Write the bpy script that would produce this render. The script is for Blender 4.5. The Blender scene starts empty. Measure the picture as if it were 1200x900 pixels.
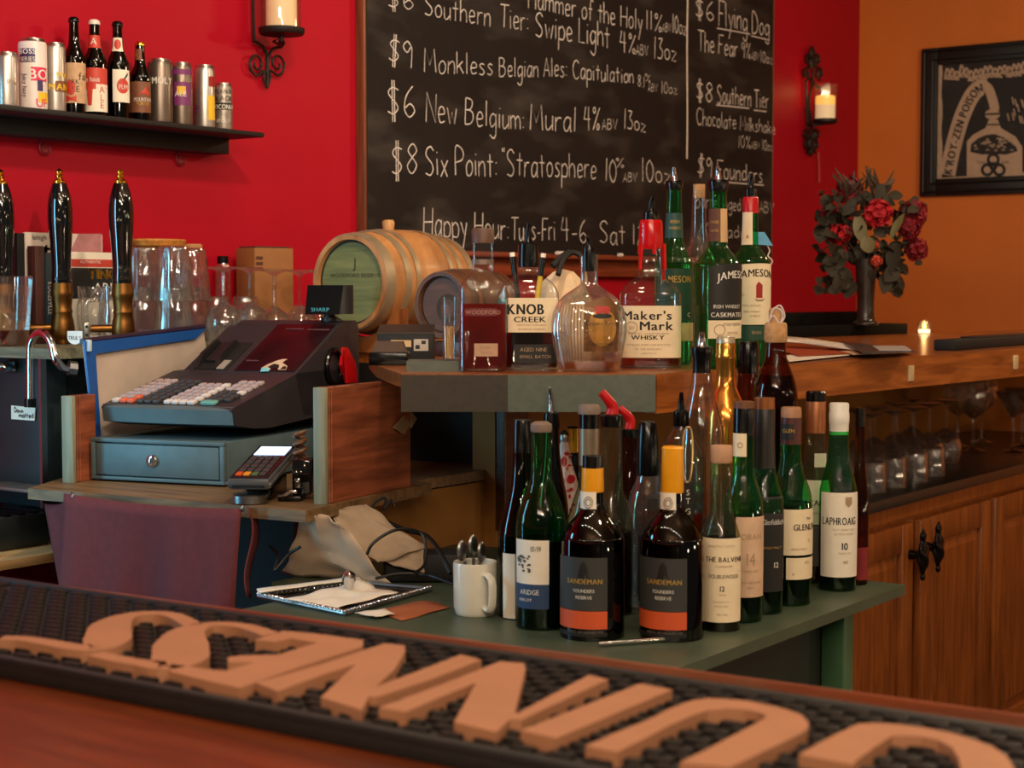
import bpy, bmesh, math, random
from math import sin, cos, tan, pi, radians, atan2, sqrt, asin
from mathutils import Vector, Matrix
random.seed(7)
S = bpy.context.scene
COL = S.collection
# ---------------------------------------------------------------- camera, world, lamps, exposure
FPX = 1950.0; HD = radians(35.7); TH = math.atan(112/1950); EYE = Vector((0, 0, 1.40))
Hd = Vector((cos(HD), sin(HD), 0)); Zv = Vector((0, 0, 1)); Rv = Vector((sin(HD), -cos(HD), 0))
Fv = Hd*cos(TH) - Zv*sin(TH); Uv = Hd*sin(TH) + Zv*cos(TH)
cd = bpy.data.cameras.new('camera'); cam = bpy.data.objects.new('camera', cd); COL.objects.link(cam)
m3 = Matrix((Rv, Uv, -Fv)).transposed(); cam.matrix_world = Matrix.Translation(EYE) @ m3.to_4x4()
cd.sensor_width = 36.0; cd.lens = 36.0*FPX/1200; cd.clip_start = 0.05
cd.dof.use_dof = True; cd.dof.focus_distance = 3.2; cd.dof.aperture_fstop = 7.5
S.camera = cam
S.view_settings.view_transform = 'Standard'; S.view_settings.look = 'None'
S.view_settings.gamma = 1.0; S.view_settings.use_curve_mapping = False
S.view_settings.exposure = 0.0
S.cycles.transparent_max_bounces = 64; S.cycles.max_bounces = 10
w = bpy.data.worlds.new('room_air'); S.world = w; w.use_nodes = True
w.node_tree.nodes['Background'].inputs[0].default_value = (1.0, .80, .64, 1)
w.node_tree.nodes['Background'].inputs[1].default_value = 0.07

def lamp(name, kind, loc, energy, color, size=.03, aim=None, size_y=None, spot=None):
    l = bpy.data.lights.new(name, kind); o = bpy.data.objects.new(name, l); COL.objects.link(o)
    o.location = loc; l.energy = energy; l.color = color
    if kind == 'AREA':
        l.size = size
        if size_y: l.shape = 'RECTANGLE'; l.size_y = size_y
    else: l.shadow_soft_size = size
    if aim is not None: o.rotation_euler = (Vector(aim)-Vector(loc)).to_track_quat('-Z', 'Y').to_euler()
    if spot: l.spot_size = radians(spot); l.spot_blend = .8
    return o
WARM = (1.0, .81, .59)
for i in range(8):   # bulbs hung along the room behind the stools
    lamp('room_bulb', 'POINT', (-.30+.14*(i % 2), -1.9+.38*i, 2.40+.06*(i % 3)), 23.0, WARM, .035)
for i in range(9):   # small bulbs strung above the bar edge
    lamp('string_bulb', 'POINT', (1.42, -.75+.34*i, 2.42+.03*(i % 2)), 4.2, WARM, .022)
for x, y in ((2.35, .55), (3.7, .45)):
    lamp('ceiling_lamp', 'POINT', (x, y, 2.7), 24.0, WARM, .05)
lamp('ceiling_lamp', 'POINT', (2.7, 2.2, 2.75), 7.0, WARM, .05)
lamp('picture_spot', 'SPOT', (3.4, 1.3, 2.8), 52, (1, .80, .58), .06, (4.5, 3.1, 2.0), None, 95)
lamp('wall_spot', 'SPOT', (2.0, 1.4, 2.8), 80, (1, .80, .58), .06, (2.7, 3.12, 1.8), None, 100)
for x, y, z in ((1.6, -1.7, 1.7), (2.8, -1.9, 1.45), (4.0, -1.6, 1.6), (5.3, -1.8, 1.5), (2.2, -1.2, .78), (3.6, -1.3, .78), (4.9, -1.1, .78)):
    lamp('glint_lamp', 'POINT', (x, y, z), 9, (1, .74, .47), .04)  # unseen lamps added for glints and to brighten the under-counter glasses
lamp('far_lamp', 'POINT', (5.3, .9, 2.5), 40, (1, .74, .44), .08)
lamp('doorway_light', 'AREA', (1.15, 3.0, 1.25), 17, (.20, .74, 1.0), .20, (2.2, 2.1, 1.1), 1.4)
for x, y, z in ((-1.8, -.5, 1.05), (-2.2, .8, 1.2), (-1.5, -1.7, 1.0), (-2.3, 1.9, 1.15), (-1.0, .4, 1.75)):   # unseen lamps added behind the stools to put glints on upright glass
    lamp('rear_glint_lamp', 'POINT', (x, y, z), 5.5, (1, .72, .44), .035)

# ---------------------------------------------------------------- projection helpers (photo pixels to points on real surfaces)
def ray(x, y): return Fv + Rv*((x-600)/FPX) + Uv*((450-y)/FPX)
def on_z(x, y, z): d = ray(x, y); return EYE + d*((z-1.40)/d.z)
def on_y(x, y, Y): d = ray(x, y); return EYE + d*(Y/d.y)
def on_x(x, y, X): d = ray(x, y); return EYE + d*(X/d.x)
def on_pl(x, y, p, n): d = ray(x, y); return EYE + d*((Vector(p)-EYE).dot(n)/d.dot(n))
def at_d(x, y, dep): return EYE + ray(x, y)*dep
def depth(p): return (Vector(p)-EYE).dot(Fv)
def px_at(x, dep, z):   # point on the pixel column x at depth dep and height z
    k = (z-1.40)
    y = 450 - FPX*(k + dep*sin(TH))/(dep*cos(TH))
    p = at_d(x, y, dep); p.z = z; return p

# ---------------------------------------------------------------- materials
MATS = {}
def _new(name):
    m = bpy.data.materials.new(name); m.use_nodes = True; m.node_tree.nodes.clear()
    n = m.node_tree.nodes; L = m.node_tree.links
    out = n.new('ShaderNodeOutputMaterial'); MATS[name] = m
    return m, n, L, out
def lin(c):
    def f(v): v /= 255.0; return v/12.92 if v <= .04045 else ((v+.055)/1.055)**2.4
    return tuple(f(v) for v in c)
def mat(name, rgb, rough=.5, metal=0, var=.12, scale=30, bump=0, spec=.5, emit=0, coat=0):
    if name in MATS: return MATS[name]
    c = lin(rgb) if max(rgb) > 1 else rgb
    m, n, L, out = _new(name)
    b = n.new('ShaderNodeBsdfPrincipled'); L.new(b.outputs[0], out.inputs[0])
    b.inputs['Roughness'].default_value = rough; b.inputs['Metallic'].default_value = metal
    b.inputs['Specular IOR Level'].default_value = spec; b.inputs['Coat Weight'].default_value = coat
    tc = n.new('ShaderNodeTexCoord'); nz = n.new('ShaderNodeTexNoise'); nz.inputs['Scale'].default_value = scale
    nz.inputs['Detail'].default_value = 4
    L.new(tc.outputs['Object'], nz.inputs['Vector'])
    r = n.new('ShaderNodeValToRGB'); L.new(nz.outputs['Fac'], r.inputs[0])
    r.color_ramp.elements[0].position = .3; r.color_ramp.elements[1].position = .7
    r.color_ramp.elements[0].color = tuple(v*(1-var) for v in c)+(1,)
    r.color_ramp.elements[1].color = tuple(min(1, v*(1+var)) for v in c)+(1,)
    L.new(r.outputs[0], b.inputs['Base Color'])
    if bump:
        bp = n.new('ShaderNodeBump'); bp.inputs['Strength'].default_value = bump; bp.inputs['Distance'].default_value = .004
        L.new(nz.outputs['Fac'], bp.inputs['Height']); L.new(bp.outputs[0], b.inputs['Normal'])
    if emit:
        b.inputs['Emission Color'].default_value = c+(1,); b.inputs['Emission Strength'].default_value = emit
    return m
def wood(name, dark, light, axis='X', rough=.35, scale=5, coat=.2, stretch=12):
    if name in MATS: return MATS[name]
    m, n, L, out = _new(name)
    b = n.new('ShaderNodeBsdfPrincipled'); L.new(b.outputs[0], out.inputs[0])
    b.inputs['Roughness'].default_value = rough; b.inputs['Coat Weight'].default_value = coat; b.inputs['Coat Roughness'].default_value = .2
    tc = n.new('ShaderNodeTexCoord'); mp = n.new('ShaderNodeMapping'); L.new(tc.outputs['Object'], mp.inputs[0])
    s = [stretch]*3; s['XYZ'.index(axis)] = 1; mp.inputs['Scale'].default_value = s
    n1 = n.new('ShaderNodeTexNoise'); n1.inputs['Scale'].default_value = scale; n1.inputs['Detail'].default_value = 6; n1.inputs['Distortion'].default_value = .6
    L.new(mp.outputs[0], n1.inputs['Vector'])
    r = n.new('ShaderNodeValToRGB'); L.new(n1.outputs['Fac'], r.inputs[0])
    r.color_ramp.elements[0].position = .32; r.color_ramp.elements[1].position = .68
    r.color_ramp.elements[0].color = lin(dark)+(1,); r.color_ramp.elements[1].color = lin(light)+(1,)
    L.new(r.outputs[0], b.inputs['Base Color'])
    bp = n.new('ShaderNodeBump'); bp.inputs['Strength'].default_value = .15; bp.inputs['Distance'].default_value = .002
    L.new(n1.outputs['Fac'], bp.inputs['Height']); L.new(bp.outputs[0], b.inputs['Normal'])
    return m
def glass(name, face, edge, rough=.03, spec=.04, wob=0, glow=0, refr=0):
    """thin glass wall: tinted see-through body with a sharp surface reflection; the tint is stronger where the wall is seen edge-on"""
    if name in MATS: return MATS[name]
    m, n, L, out = _new(name)
    lw = n.new('ShaderNodeLayerWeight'); lw.inputs[0].default_value = .5
    p2 = n.new('ShaderNodeMath'); p2.operation = 'POWER'; L.new(lw.outputs['Facing'], p2.inputs[0]); p2.inputs[1].default_value = 2.2
    mx = n.new('ShaderNodeMix'); mx.data_type = 'RGBA'; L.new(p2.outputs[0], mx.inputs[0])
    mx.inputs[6].default_value = tuple(face)+(1,); mx.inputs[7].default_value = tuple(edge)+(1,)
    tr = n.new('ShaderNodeBsdfTransparent'); L.new(mx.outputs[2], tr.inputs[0])
    gl = n.new('ShaderNodeBsdfGlossy'); gl.inputs['Roughness'].default_value = rough
    p5 = n.new('ShaderNodeMath'); p5.operation = 'POWER'; L.new(lw.outputs['Facing'], p5.inputs[0]); p5.inputs[1].default_value = 5
    ma = n.new('ShaderNodeMath'); ma.operation = 'MULTIPLY_ADD'; L.new(p5.outputs[0], ma.inputs[0]); ma.inputs[1].default_value = .9; ma.inputs[2].default_value = spec
    if wob:
        tc = n.new('ShaderNodeTexCoord'); nz = n.new('ShaderNodeTexNoise'); nz.inputs['Scale'].default_value = wob
        L.new(tc.outputs['Object'], nz.inputs['Vector'])
        bp = n.new('ShaderNodeBump'); bp.inputs['Strength'].default_value = .5; bp.inputs['Distance'].default_value = .003
        L.new(nz.outputs['Fac'], bp.inputs['Height']); L.new(bp.outputs[0], gl.inputs['Normal'])
    mix = n.new('ShaderNodeMixShader'); L.new(ma.outputs[0], mix.inputs[0]); L.new(tr.outputs[0], mix.inputs[1]); L.new(gl.outputs[0], mix.inputs[2])
    last = mix
    if glow:   # light scattered inside coloured glass or liquor
        tl = n.new('ShaderNodeBsdfTranslucent'); tl.inputs[0].default_value = tuple(min(1, v*1.1) for v in face)+(1,)
        m2 = n.new('ShaderNodeMixShader'); m2.inputs[0].default_value = glow; L.new(last.outputs[0], m2.inputs[1]); L.new(tl.outputs[0], m2.inputs[2]); last = m2
    if refr:   # thick wall: part of the light bends
        rg = n.new('ShaderNodeBsdfGlass'); rg.inputs['Roughness'].default_value = .02; rg.inputs['IOR'].default_value = 1.5
        m2 = n.new('ShaderNodeMixShader'); m2.inputs[0].default_value = refr; L.new(last.outputs[0], m2.inputs[1]); L.new(rg.outputs[0], m2.inputs[2]); last = m2
    L.new(last.outputs[0], out.inputs[0])
    return m
G_CLEAR = glass('clear_glass', (.94, .96, .95), (.56, .60, .58), .03, .10, 12, .015)
G_WARE = glass('glassware', (.96, .97, .96), (.80, .81, .80), .025, .22, 0, .07, .30)
G_GREEN = glass('green_glass', (.24, .78, .34), (.03, .26, .07), glow=.06)
G_JADE = glass('deep_green_glass', (.14, .56, .22), (.015, .14, .04), glow=.05)
G_WINE = glass('dark_wine_glass', (.06, .20, .06), (.006, .035, .010), glow=.03)
G_BLACK = glass('near_black_glass', (.014, .013, .008), (.002, .002, .002), .025, .075)
G_BROWN = glass('brown_glass', (.40, .17, .07), (.05, .016, .006), glow=.06)
G_OLIVE = glass('pale_olive_glass', (.74, .76, .58), (.30, .33, .18), glow=.05)
L_AMBER = glass('amber_whiskey', (.80, .24, .05), (.36, .05, .01), glow=.15)
L_DARK = glass('dark_whiskey', (.30, .09, .02), (.07, .014, .003), glow=.06)
L_GOLD = glass('golden_whiskey', (.75, .38, .10), (.35, .12, .02), glow=.15)
L_RED = glass('red_brown_whiskey', (.66, .11, .04), (.34, .04, .014), glow=.4)
L_BLACK = glass('dark_port', (.02, .006, .004), (.004, .001, .001))
CREAM = mat('cream_paper', (240, 220, 184), .6, var=.05)
WHITE = mat('white_paper', (238, 228, 210), .6, var=.04)
INK = mat('black_ink', (22, 18, 18), .6, var=0)
INKG = mat('grey_ink', (110, 100, 92), .6, var=0)
INKR = mat('red_ink', (150, 24, 22), .6, var=0)
INKW = mat('white_ink', (225, 220, 210), .6, var=0)
INKO = mat('gold_ink', (190, 150, 70), .45, .3, var=0)
INKT = mat('tan_ink', (168, 140, 112), .6, var=0)
BLKP = mat('black_plastic', (9, 9, 10), .2, var=.1, spec=.35)
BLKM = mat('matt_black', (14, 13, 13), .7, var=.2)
CHROME = mat('chrome', (205, 205, 205), .15, 1, var=.03)
STEEL = mat('brushed_steel', (150, 150, 148), .32, 1, var=.08)
BRASS = mat('polished_brass', (225, 165, 60), .16, 1, var=.06)
OLDBR = mat('aged_bronze', (128, 86, 44), .38, 1, var=.15)
IRON = mat('wrought_iron', (34, 26, 24), .5, .4, var=.2)
REDP = mat('red_plastic', (185, 16, 22), .3, var=.05)
REDWAX = mat('red_wax', (196, 14, 18), .18, var=.05)
ORANGE = mat('orange_band', (206, 84, 40), .5, var=.06)
YELLOW = mat('yellow_capsule', (236, 160, 20), .35, var=.06)
GREYF = mat('grey_capsule', (150, 132, 112), .35, .5, var=.08)
CORK = mat('cork', (186, 140, 92), .8, var=.2, scale=120)
DKLAB = mat('charcoal_label', (52, 52, 50), .6, var=.05)
BLKLAB = mat('black_label', (24, 22, 20), .55, var=.05)
GRNLAB = mat('green_label', (24, 66, 46), .5, var=.06)
GREYLAB = mat('grey_label', (104, 98, 92), .55, var=.05)
BLULAB = mat('blue_label', (42, 66, 104), .55, var=.05)
CHALK = mat('chalk', (236, 226, 220), .95, var=.15, scale=300)

# ---------------------------------------------------------------- mesh helpers
class MB:
    def __init__(s): s.v = []; s.f = []
    def add(s, vs, fs):
        o = len(s.v); s.v += [tuple(v) for v in vs]; s.f += [tuple(i+o for i in f) for f in fs]; return s
    def box(s, x0, x1, y0, y1, z0, z1, bev=0.0, M=None):
        if x0 > x1: x0, x1 = x1, x0
        if y0 > y1: y0, y1 = y1, y0
        if z0 > z1: z0, z1 = z1, z0
        b = min(bev, (x1-x0)*.45, (y1-y0)*.45, (z1-z0)*.45)
        if b <= 0:
            vs = [(x, y, z) for z in (z0, z1) for y in (y0, y1) for x in (x0, x1)]
            fs = [(0, 2, 3, 1), (4, 5, 7, 6), (0, 1, 5, 4), (2, 6, 7, 3), (0, 4, 6, 2), (1, 3, 7, 5)]
        else:
            bm = bmesh.new(); bmesh.ops.create_cube(bm, size=1)
            for v in bm.verts: v.co = Vector(((x0+x1)/2+v.co.x*(x1-x0), (y0+y1)/2+v.co.y*(y1-y0), (z0+z1)/2+v.co.z*(z1-z0)))
            bmesh.ops.bevel(bm, geom=bm.edges[:], offset=b, segments=2, profile=.5, affect='EDGES')
            bm.verts.index_update(); vs = [v.co.copy() for v in bm.verts]; fs = [[v.index for v in f.verts] for f in bm.faces]; bm.free()
        if M is not None: vs = [M @ Vector(v) for v in vs]
        return s.add(vs, fs)
    def prism(s, pts, z0, z1, M=None):
        """polygon (any winding) in xy extruded z0..z1"""
        a = sum(pts[i][0]*pts[(i+1) % len(pts)][1]-pts[(i+1) % len(pts)][0]*pts[i][1] for i in range(len(pts)))
        if a < 0: pts = pts[::-1]
        n = len(pts)
        vs = [(p[0], p[1], z0) for p in pts]+[(p[0], p[1], z1) for p in pts]
        fs = [tuple(range(n))[::-1], tuple(range(n, 2*n))]+[(i, (i+1) % n, n+(i+1) % n, n+i) for i in range(n)]
        if M is not None: vs = [M @ Vector(v) for v in vs]
        return s.add(vs, fs)
    def slab(s, pts, nrm):
        """planar polygon of 3-D points thickened along nrm (vector)"""
        n = len(pts); pts = [Vector(p) for p in pts]; nv = Vector((0, 0, 0))
        for i in range(n): nv += pts[i].cross(pts[(i+1) % n])
        if nv.dot(nrm) < 0: pts = pts[::-1]
        vs = pts+[p+nrm for p in pts]
        return s.add(vs, [tuple(range(n))[::-1], tuple(range(n, 2*n))]+[(i, (i+1) % n, n+(i+1) % n, n+i) for i in range(n)])
    def lathe(s, prof, seg=28, ry=1.0, ex=2.0, cap0=True, cap1=True, M=None, rfun=None):
        """prof: (z, r) bottom to top; superellipse section of exponent ex and depth ratio ry"""
        vs = []; fs = []
        for (z, r) in prof:
            for k in range(seg):
                t = 2*pi*k/seg; c, q = cos(t), sin(t)
                e = 2.0/ex
                x = r*math.copysign(abs(c)**e, c); y = r*ry*math.copysign(abs(q)**e, q)
                if rfun: g = rfun(z, t); x *= g; y *= g
                vs.append((x, y, z))
        n = len(prof)
        for i in range(n-1):
            for k in range(seg):
                k2 = (k+1) % seg; fs.append((i*seg+k, i*seg+k2, (i+1)*seg+k2, (i+1)*seg+k))
        if cap0: fs.append(tuple(range(seg))[::-1])
        if cap1: fs.append(tuple((n-1)*seg+k for k in range(seg)))
        if M is not None: vs = [M @ Vector(v) for v in vs]
        return s.add(vs, fs)
    def tube(s, path, r, seg=8, caps=True, flat=1.0):
        """sweep along path; r a number or one per point"""
        P = [Vector(p) for p in path]; n = len(P); rr = r if isinstance(r, (list, tuple)) else [r]*n
        t0 = (P[1]-P[0]).normalized(); up = Vector((0, 0, 1)) if abs(t0.z) < .9 else Vector((1, 0, 0))
        nx = t0.cross(up).normalized(); vs = []; fs = []
        for i in range(n):
            t = (P[min(i+1, n-1)]-P[max(i-1, 0)]).normalized()
            nx = (nx-t*nx.dot(t)).normalized(); ny = t.cross(nx)
            for k in range(seg):
                a = 2*pi*k/seg; vs.append(P[i]+nx*(cos(a)*rr[i])+ny*(sin(a)*rr[i]*flat))
        for i in range(n-1):
            for k in range(seg):
                k2 = (k+1) % seg; fs.append((i*seg+k, i*seg+k2, (i+1)*seg+k2, (i+1)*seg+k))
        if caps: fs.append(tuple(range(seg))[::-1]); fs.append(tuple((n-1)*seg+k for k in range(seg)))
        return s.add(vs, fs)
    def grid(s, fn, nu, nv, thick=None):
        vs = [fn(i/nu, j/nv) for j in range(nv+1) for i in range(nu+1)]
        fs = [(j*(nu+1)+i, j*(nu+1)+i+1, (j+1)*(nu+1)+i+1, (j+1)*(nu+1)+i) for j in range(nv) for i in range(nu)]
        return s.add(vs, fs)
    def ball(s, c, r, seg=12, rings=8, sc=(1, 1, 1)):
        prof = [(-cos(pi*i/rings)*r, max(1e-5, sin(pi*i/rings)*r)) for i in range(rings+1)]
        return s.lathe(prof, seg, M=Matrix.Translation(c) @ Matrix.Diagonal(tuple(sc)+(1,)))
    def ribbon(s, pts, hw, up, off=0.0):
        """flat stripe of half width hw (number or list) lying in the plane of normal up"""
        P = [Vector(p) for p in pts]; n = len(P); hh = hw if isinstance(hw, (list, tuple)) else [hw]*n
        if n < 2: return s
        vs = []
        for i in range(n):
            t = (P[min(i+1, n-1)]-P[max(i-1, 0)])
            if t.length < 1e-9: t = Vector((1, 0, 0)) if abs(up.x) < .9 else Vector((0, 1, 0))
            sd = up.cross(t.normalized())*hh[i]
            vs += [P[i]-sd+up*off, P[i]+sd+up*off]
        return s.add(vs, [(2*i, 2*i+2, 2*i+3, 2*i+1) for i in range(n-1)])

INV = {}
def obj(name, mb, m, parent=None, world=True, smooth=True, kind=None, solid=0, angle=38):
    me = bpy.data.meshes.new(name)
    vs = mb.v
    if parent is not None and world:
        q = INV[parent.name]; vs = [q @ Vector(v) for v in vs]
    me.from_pydata([tuple(v) for v in vs], [], mb.f); me.update()
    bm = bmesh.new(); bm.from_mesh(me)
    bmesh.ops.recalc_face_normals(bm, faces=bm.faces); bm.to_mesh(me); bm.free()
    if smooth:
        me.polygons.foreach_set('use_smooth', [True]*len(me.polygons)); me.set_sharp_from_angle(angle=radians(angle))
    me.materials.append(m)
    o = bpy.data.objects.new(name, me); COL.objects.link(o)
    if parent is not None: o.parent = parent
    if kind: o['kind'] = kind
    if solid:
        md = o.modifiers.new('thickness', 'SOLIDIFY'); md.thickness = solid; md.offset = 0
    INV[o.name] = INV[parent.name] if parent is not None else Matrix.Identity(4)
    return o
def tag(o, label, cat, group=None):
    o['label'] = label; o['category'] = cat
    if group: o['group'] = group
    return o
def thing(name, label, cat, loc, rz=0, group=None):
    o = bpy.data.objects.new(name, None); COL.objects.link(o); o.location = loc; o.rotation_euler = (0, 0, rz)
    o.empty_display_size = .02
    INV[o.name] = (Matrix.Translation(loc) @ Matrix.Rotation(rz, 4, 'Z')).inverted()
    return tag(o, label, cat, group)
def dup(root, loc, rz=None, label=None, group=None):
    r = root.copy(); COL.objects.link(r); r.location = loc
    if rz is not None: r.rotation_euler = (0, 0, rz)
    if label: r['label'] = label
    if group: r['group'] = group
    for ch in list(root.children):
        c = ch.copy(); COL.objects.link(c); c.parent = r
        for g in ch.children:
            d = g.copy(); COL.objects.link(d); d.parent = c
    return r
def bez(pts, n=6):
    """Catmull-Rom through the points"""
    P = [Vector(p) for p in pts]; out = []
    if len(P) < 3: return P
    for i in range(len(P)-1):
        a = P[max(i-1, 0)]; b = P[i]; c = P[i+1]; d = P[min(i+2, len(P)-1)]
        for k in range(n):
            t = k/n
            out.append(.5*((2*b)+(c-a)*t+(2*a-5*b+4*c-d)*t*t+(3*b-a-3*c+d)*t**3))
    out.append(P[-1]); return out
def bez_prof(p, n=4): return [(q.y, max(q.x, 1e-4)) for q in bez([(r, z, 0) for z, r in p], n)]
def noisy(fn, amp, seed=1):
    from mathutils import noise
    return lambda u, v: Vector(fn(u, v))+Vector(noise.noise_vector(Vector((u*4+seed, v*4, seed))))*amp

# ---------------------------------------------------------------- lettering
GLY = {}
def glyph(ch, bold=0):   # bold: the glyph printed thrice with a small shift
    if (ch, bold) in GLY: return GLY[(ch, bold)]
    cu = bpy.data.curves.new('glyph', 'FONT'); cu.body = ch; cu.size = 1; cu.resolution_u = 3
    o = bpy.data.objects.new('glyph', cu); COL.objects.link(o)
    dg = bpy.context.evaluated_depsgraph_get(); me = bpy.data.meshes.new_from_object(o.evaluated_get(dg))
    v = [(p.co.x, p.co.y) for p in me.vertices]; f = [tuple(p.vertices) for p in me.polygons]
    bpy.data.objects.remove(o); bpy.data.curves.remove(cu); bpy.data.meshes.remove(me)
    if bold:
        n0 = len(v); v0, f0 = v, f; v = []; f = []
        for q, dx in enumerate((-bold, 0, bold)): v += [(p[0]+dx, p[1]) for p in v0]; f += [tuple(i+q*n0 for i in t) for t in f0]
    x0 = min((p[0] for p in v), default=0); x1 = max((p[0] for p in v), default=.25)
    GLY[(ch, bold)] = ([(p[0]-x0, p[1]) for p in v], f, x1-x0); return GLY[(ch, bold)]
def text2d(txt, cap=1.0, wide=1.0, sp=.09):
    """centred printed text, capital height cap; returns verts, faces"""
    k = cap/.73; x = 0; V = []; Fc = []; bold = 0
    while txt[:1] == '*': txt = txt[1:]; bold += .022
    for ch in txt:
        if ch == ' ': x += .34*k*wide; continue
        v, f, wd = glyph(ch, bold); o = len(V)
        V += [(x+p[0]*k*wide, p[1]*k) for p in v]; Fc += [tuple(i+o for i in q) for q in f]; x += (wd+sp)*k*wide
    x -= sp*k*wide
    return [(p[0]-x/2, p[1]) for p in V], Fc
SF = {  # handwritten chalk strokes: width | strokes on a grid (x-height 4, capitals 7)
'A': (4, '0,0 2,7 4,0|.8,2.4 3.2,2.4'), 'B': (4, '0,0 0,7|0,7 2.6,6.6 3,5.3 2,4 0,3.8|1.8,3.9 3.4,3 3.4,1.2 2,.1 0,0'), 'C': (4, '4,6 2.8,7 1,6 .2,3.5 1,.8 2.6,0 4,1'),
'D': (4, '0,0 0,7 2.4,6.4 3.8,4 3.4,1.2 2,.1 0,0'), 'E': (3.4, '3.4,7 0,7 0,0 3.4,0|0,3.7 2.6,3.7'), 'F': (3.4, '3.6,7 0,7 0,0|0,3.6 2.5,3.6'), 'G': (4, '4,6 2.6,7 .8,6 .2,3 1.2,.4 3,.2 4,1.4 4,3 2.4,3'),
'H': (4.2, '0,0 0,7|4,0 4,7|0,3.4 4,3.6'), 'L': (3, '0,7 0,0 3,0'), 'M': (5, '0,0 .5,7 2.4,2 4.4,7 5,0'), 'N': (4, '0,0 0,7 4,0 4,7'), 'O': (4, '2,7 .4,5.6 .2,2 1.6,0 3.4,1 3.9,4 3.2,6.2 2,7'),
'P': (3.6, '0,0 0,7 2.4,6.9 3.6,5.4 2.8,3.8 0,3.2'), 'S': (3.8, '3.6,6 2.4,7 .8,6.4 .4,5 1.6,3.9 3,2.8 3.4,1.4 2.2,.1 .2,.6'), 'T': (4, '-.2,7 4.4,7|2,7 2,0'), 'V': (4, '0,7 2,0 4,7'),
'a': (3.2, '3,3.4 1.6,4 .3,2.6 .4,.6 1.6,0 3,2|3,4 3,.4 3.4,0'), 'b': (3, '0,7 0,0|0,2.6 1.6,4 3,2.4 2.2,.2 0,.4'), 'c': (2.8, '2.8,3.4 1.4,4 .3,2.4 .8,.3 2.8,.5'), 'd': (3.1, '3,7 3,0|3,3 1.6,4 .2,2.2 1,.1 3,1'),
'e': (3, '.2,2 2.8,2.4 2.2,3.9 .9,3.8 .2,2 1,.1 2.9,.5'), 'f': (2.4, '2.6,6.4 1.6,7 1,5.6 1,0|-.1,3.8 2.2,3.8'), 'g': (3.1, '3,3.3 1.6,4 .2,2.4 1,.2 2.8,1.4|3,4 3,-1.6 1.8,-3 .2,-2'), 'h': (3, '0,7 0,0|0,2.6 1.5,4 2.8,3 2.9,0'),
'i': (.8, '.3,3.9 .4,0|.3,5.4 .5,5.6'), 'k': (2.9, '0,7 0,0|2.6,4 0,1.8|1,2.5 2.9,0'), 'l': (.8, '.3,7 .4,0'), 'm': (4.6, '0,4 0,0|0,2.8 1.2,4 2.2,3 2.2,0|2.2,2.8 3.5,4 4.5,3 4.6,0'), 'n': (2.9, '0,4 0,0|0,2.6 1.6,4 2.7,3 2.8,0'),
'o': (3, '1.5,4 .2,2.8 .4,.6 1.7,0 2.9,1.2 2.7,3.2 1.5,4'), 'p': (3, '0,4 0,-3|0,3 1.6,4 3,2.6 2.4,.3 0,.4'), 'r': (2.3, '0,4 .1,0|0,2.4 1,3.8 2.3,3.8'), 's': (2.6, '2.4,3.6 1.2,4 .4,3 1.6,2 2.4,1 1.4,0 .1,.4'),
't': (2.6, '1.2,6 1.3,0|-.1,4 2.6,4'), 'u': (2.9, '0,4 .2,.8 1.2,0 2.8,1.6|2.8,4 2.9,0'), 'w': (4, '0,4 1,0 2,3 3,0 4,4'), 'x': (2.8, '0,4 2.8,0|2.8,4 0,0'), 'y': (2.9, '0,4 1.4,1|2.9,4 .8,-3'), 'z': (2.8, '0,4 2.8,4 0,0 2.8,0'),
'0': (3.2, '1.6,7 .2,5 .2,2 1.6,0 3,2 3,5 1.6,7'), '1': (.9, '.5,7 .4,0'), '2': (3.2, '.2,5.6 1.6,7 3,5.4 .1,0 3.3,0'), '3': (3.2, '.2,6.6 2.4,7 1.2,4.2 3,2.6 2.2,.2 .1,.3'), '4': (3.4, '1.2,7 .2,3.2 3.4,3.4|2.6,7 2.5,0'),
'6': (3.1, '2.4,7 .6,4.6 .2,1.6 1.6,0 3,1.5 1.8,3 .4,2'), '8': (3.1, '1.6,3.8 .3,5.4 1.6,7 2.9,5.4 1.6,3.8 .2,1.8 1.6,0 3,1.8 1.6,3.8'), '9': (3, '2.8,5.6 1.5,7 .2,5.4 1.4,4 2.8,5.6 2.6,0'),
'$': (3.2, '3,6 1.4,6.4 .3,5 2.8,2.4 1.6,.7 .1,1.2|1.3,8 1.3,-1|1.9,8 1.9,-1'), '%': (3.8, '3.6,7 .4,0|.8,7 .1,6 .8,5 1.5,6 .8,7|3,2 2.4,1 3,0 3.7,1 3,2'), ':': (.8, '.2,3.6 .5,3.8|.2,.6 .5,.8'), '-': (2.4, '.2,2.4 2.2,2.5'),
'.': (.7, '.2,0 .5,.2'), ',': (.8, '.5,.4 .1,-1'), "'": (.6, '.3,7 .2,5.8'), '"': (1.6, '.3,7 .2,6|1.1,7 1,6'), '!': (.6, '.3,7 .3,2|.3,.2 .4,.1')}
CURVY = set('BCDGOPSabcdefghmnoprstuy023689$%g')
def strokes(txt, gap=1.15):
    out = []; x = 0; rnd = random.Random(txt); wi = 0; words_ = []
    for ch in txt:
        if ch == ' ': x += 2.6; wi += 1; continue
        wd, st = SF.get(ch, SF['o']); jy = rnd.uniform(-.25, .25); sl = rnd.uniform(-.04, .06)
        for q in st.split('|'):
            p = [tuple(float(v) for v in a.split(',')) for a in q.split()]
            p = [Vector((x+a+sl*b, b+jy, 0)) for a, b in p]
            out.append(bez(p, 4) if ch in CURVY and len(p) > 2 else p); words_.append(wi)
        x += wd+gap
    strokes.words = words_; return out, max(x-gap, .1)

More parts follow.
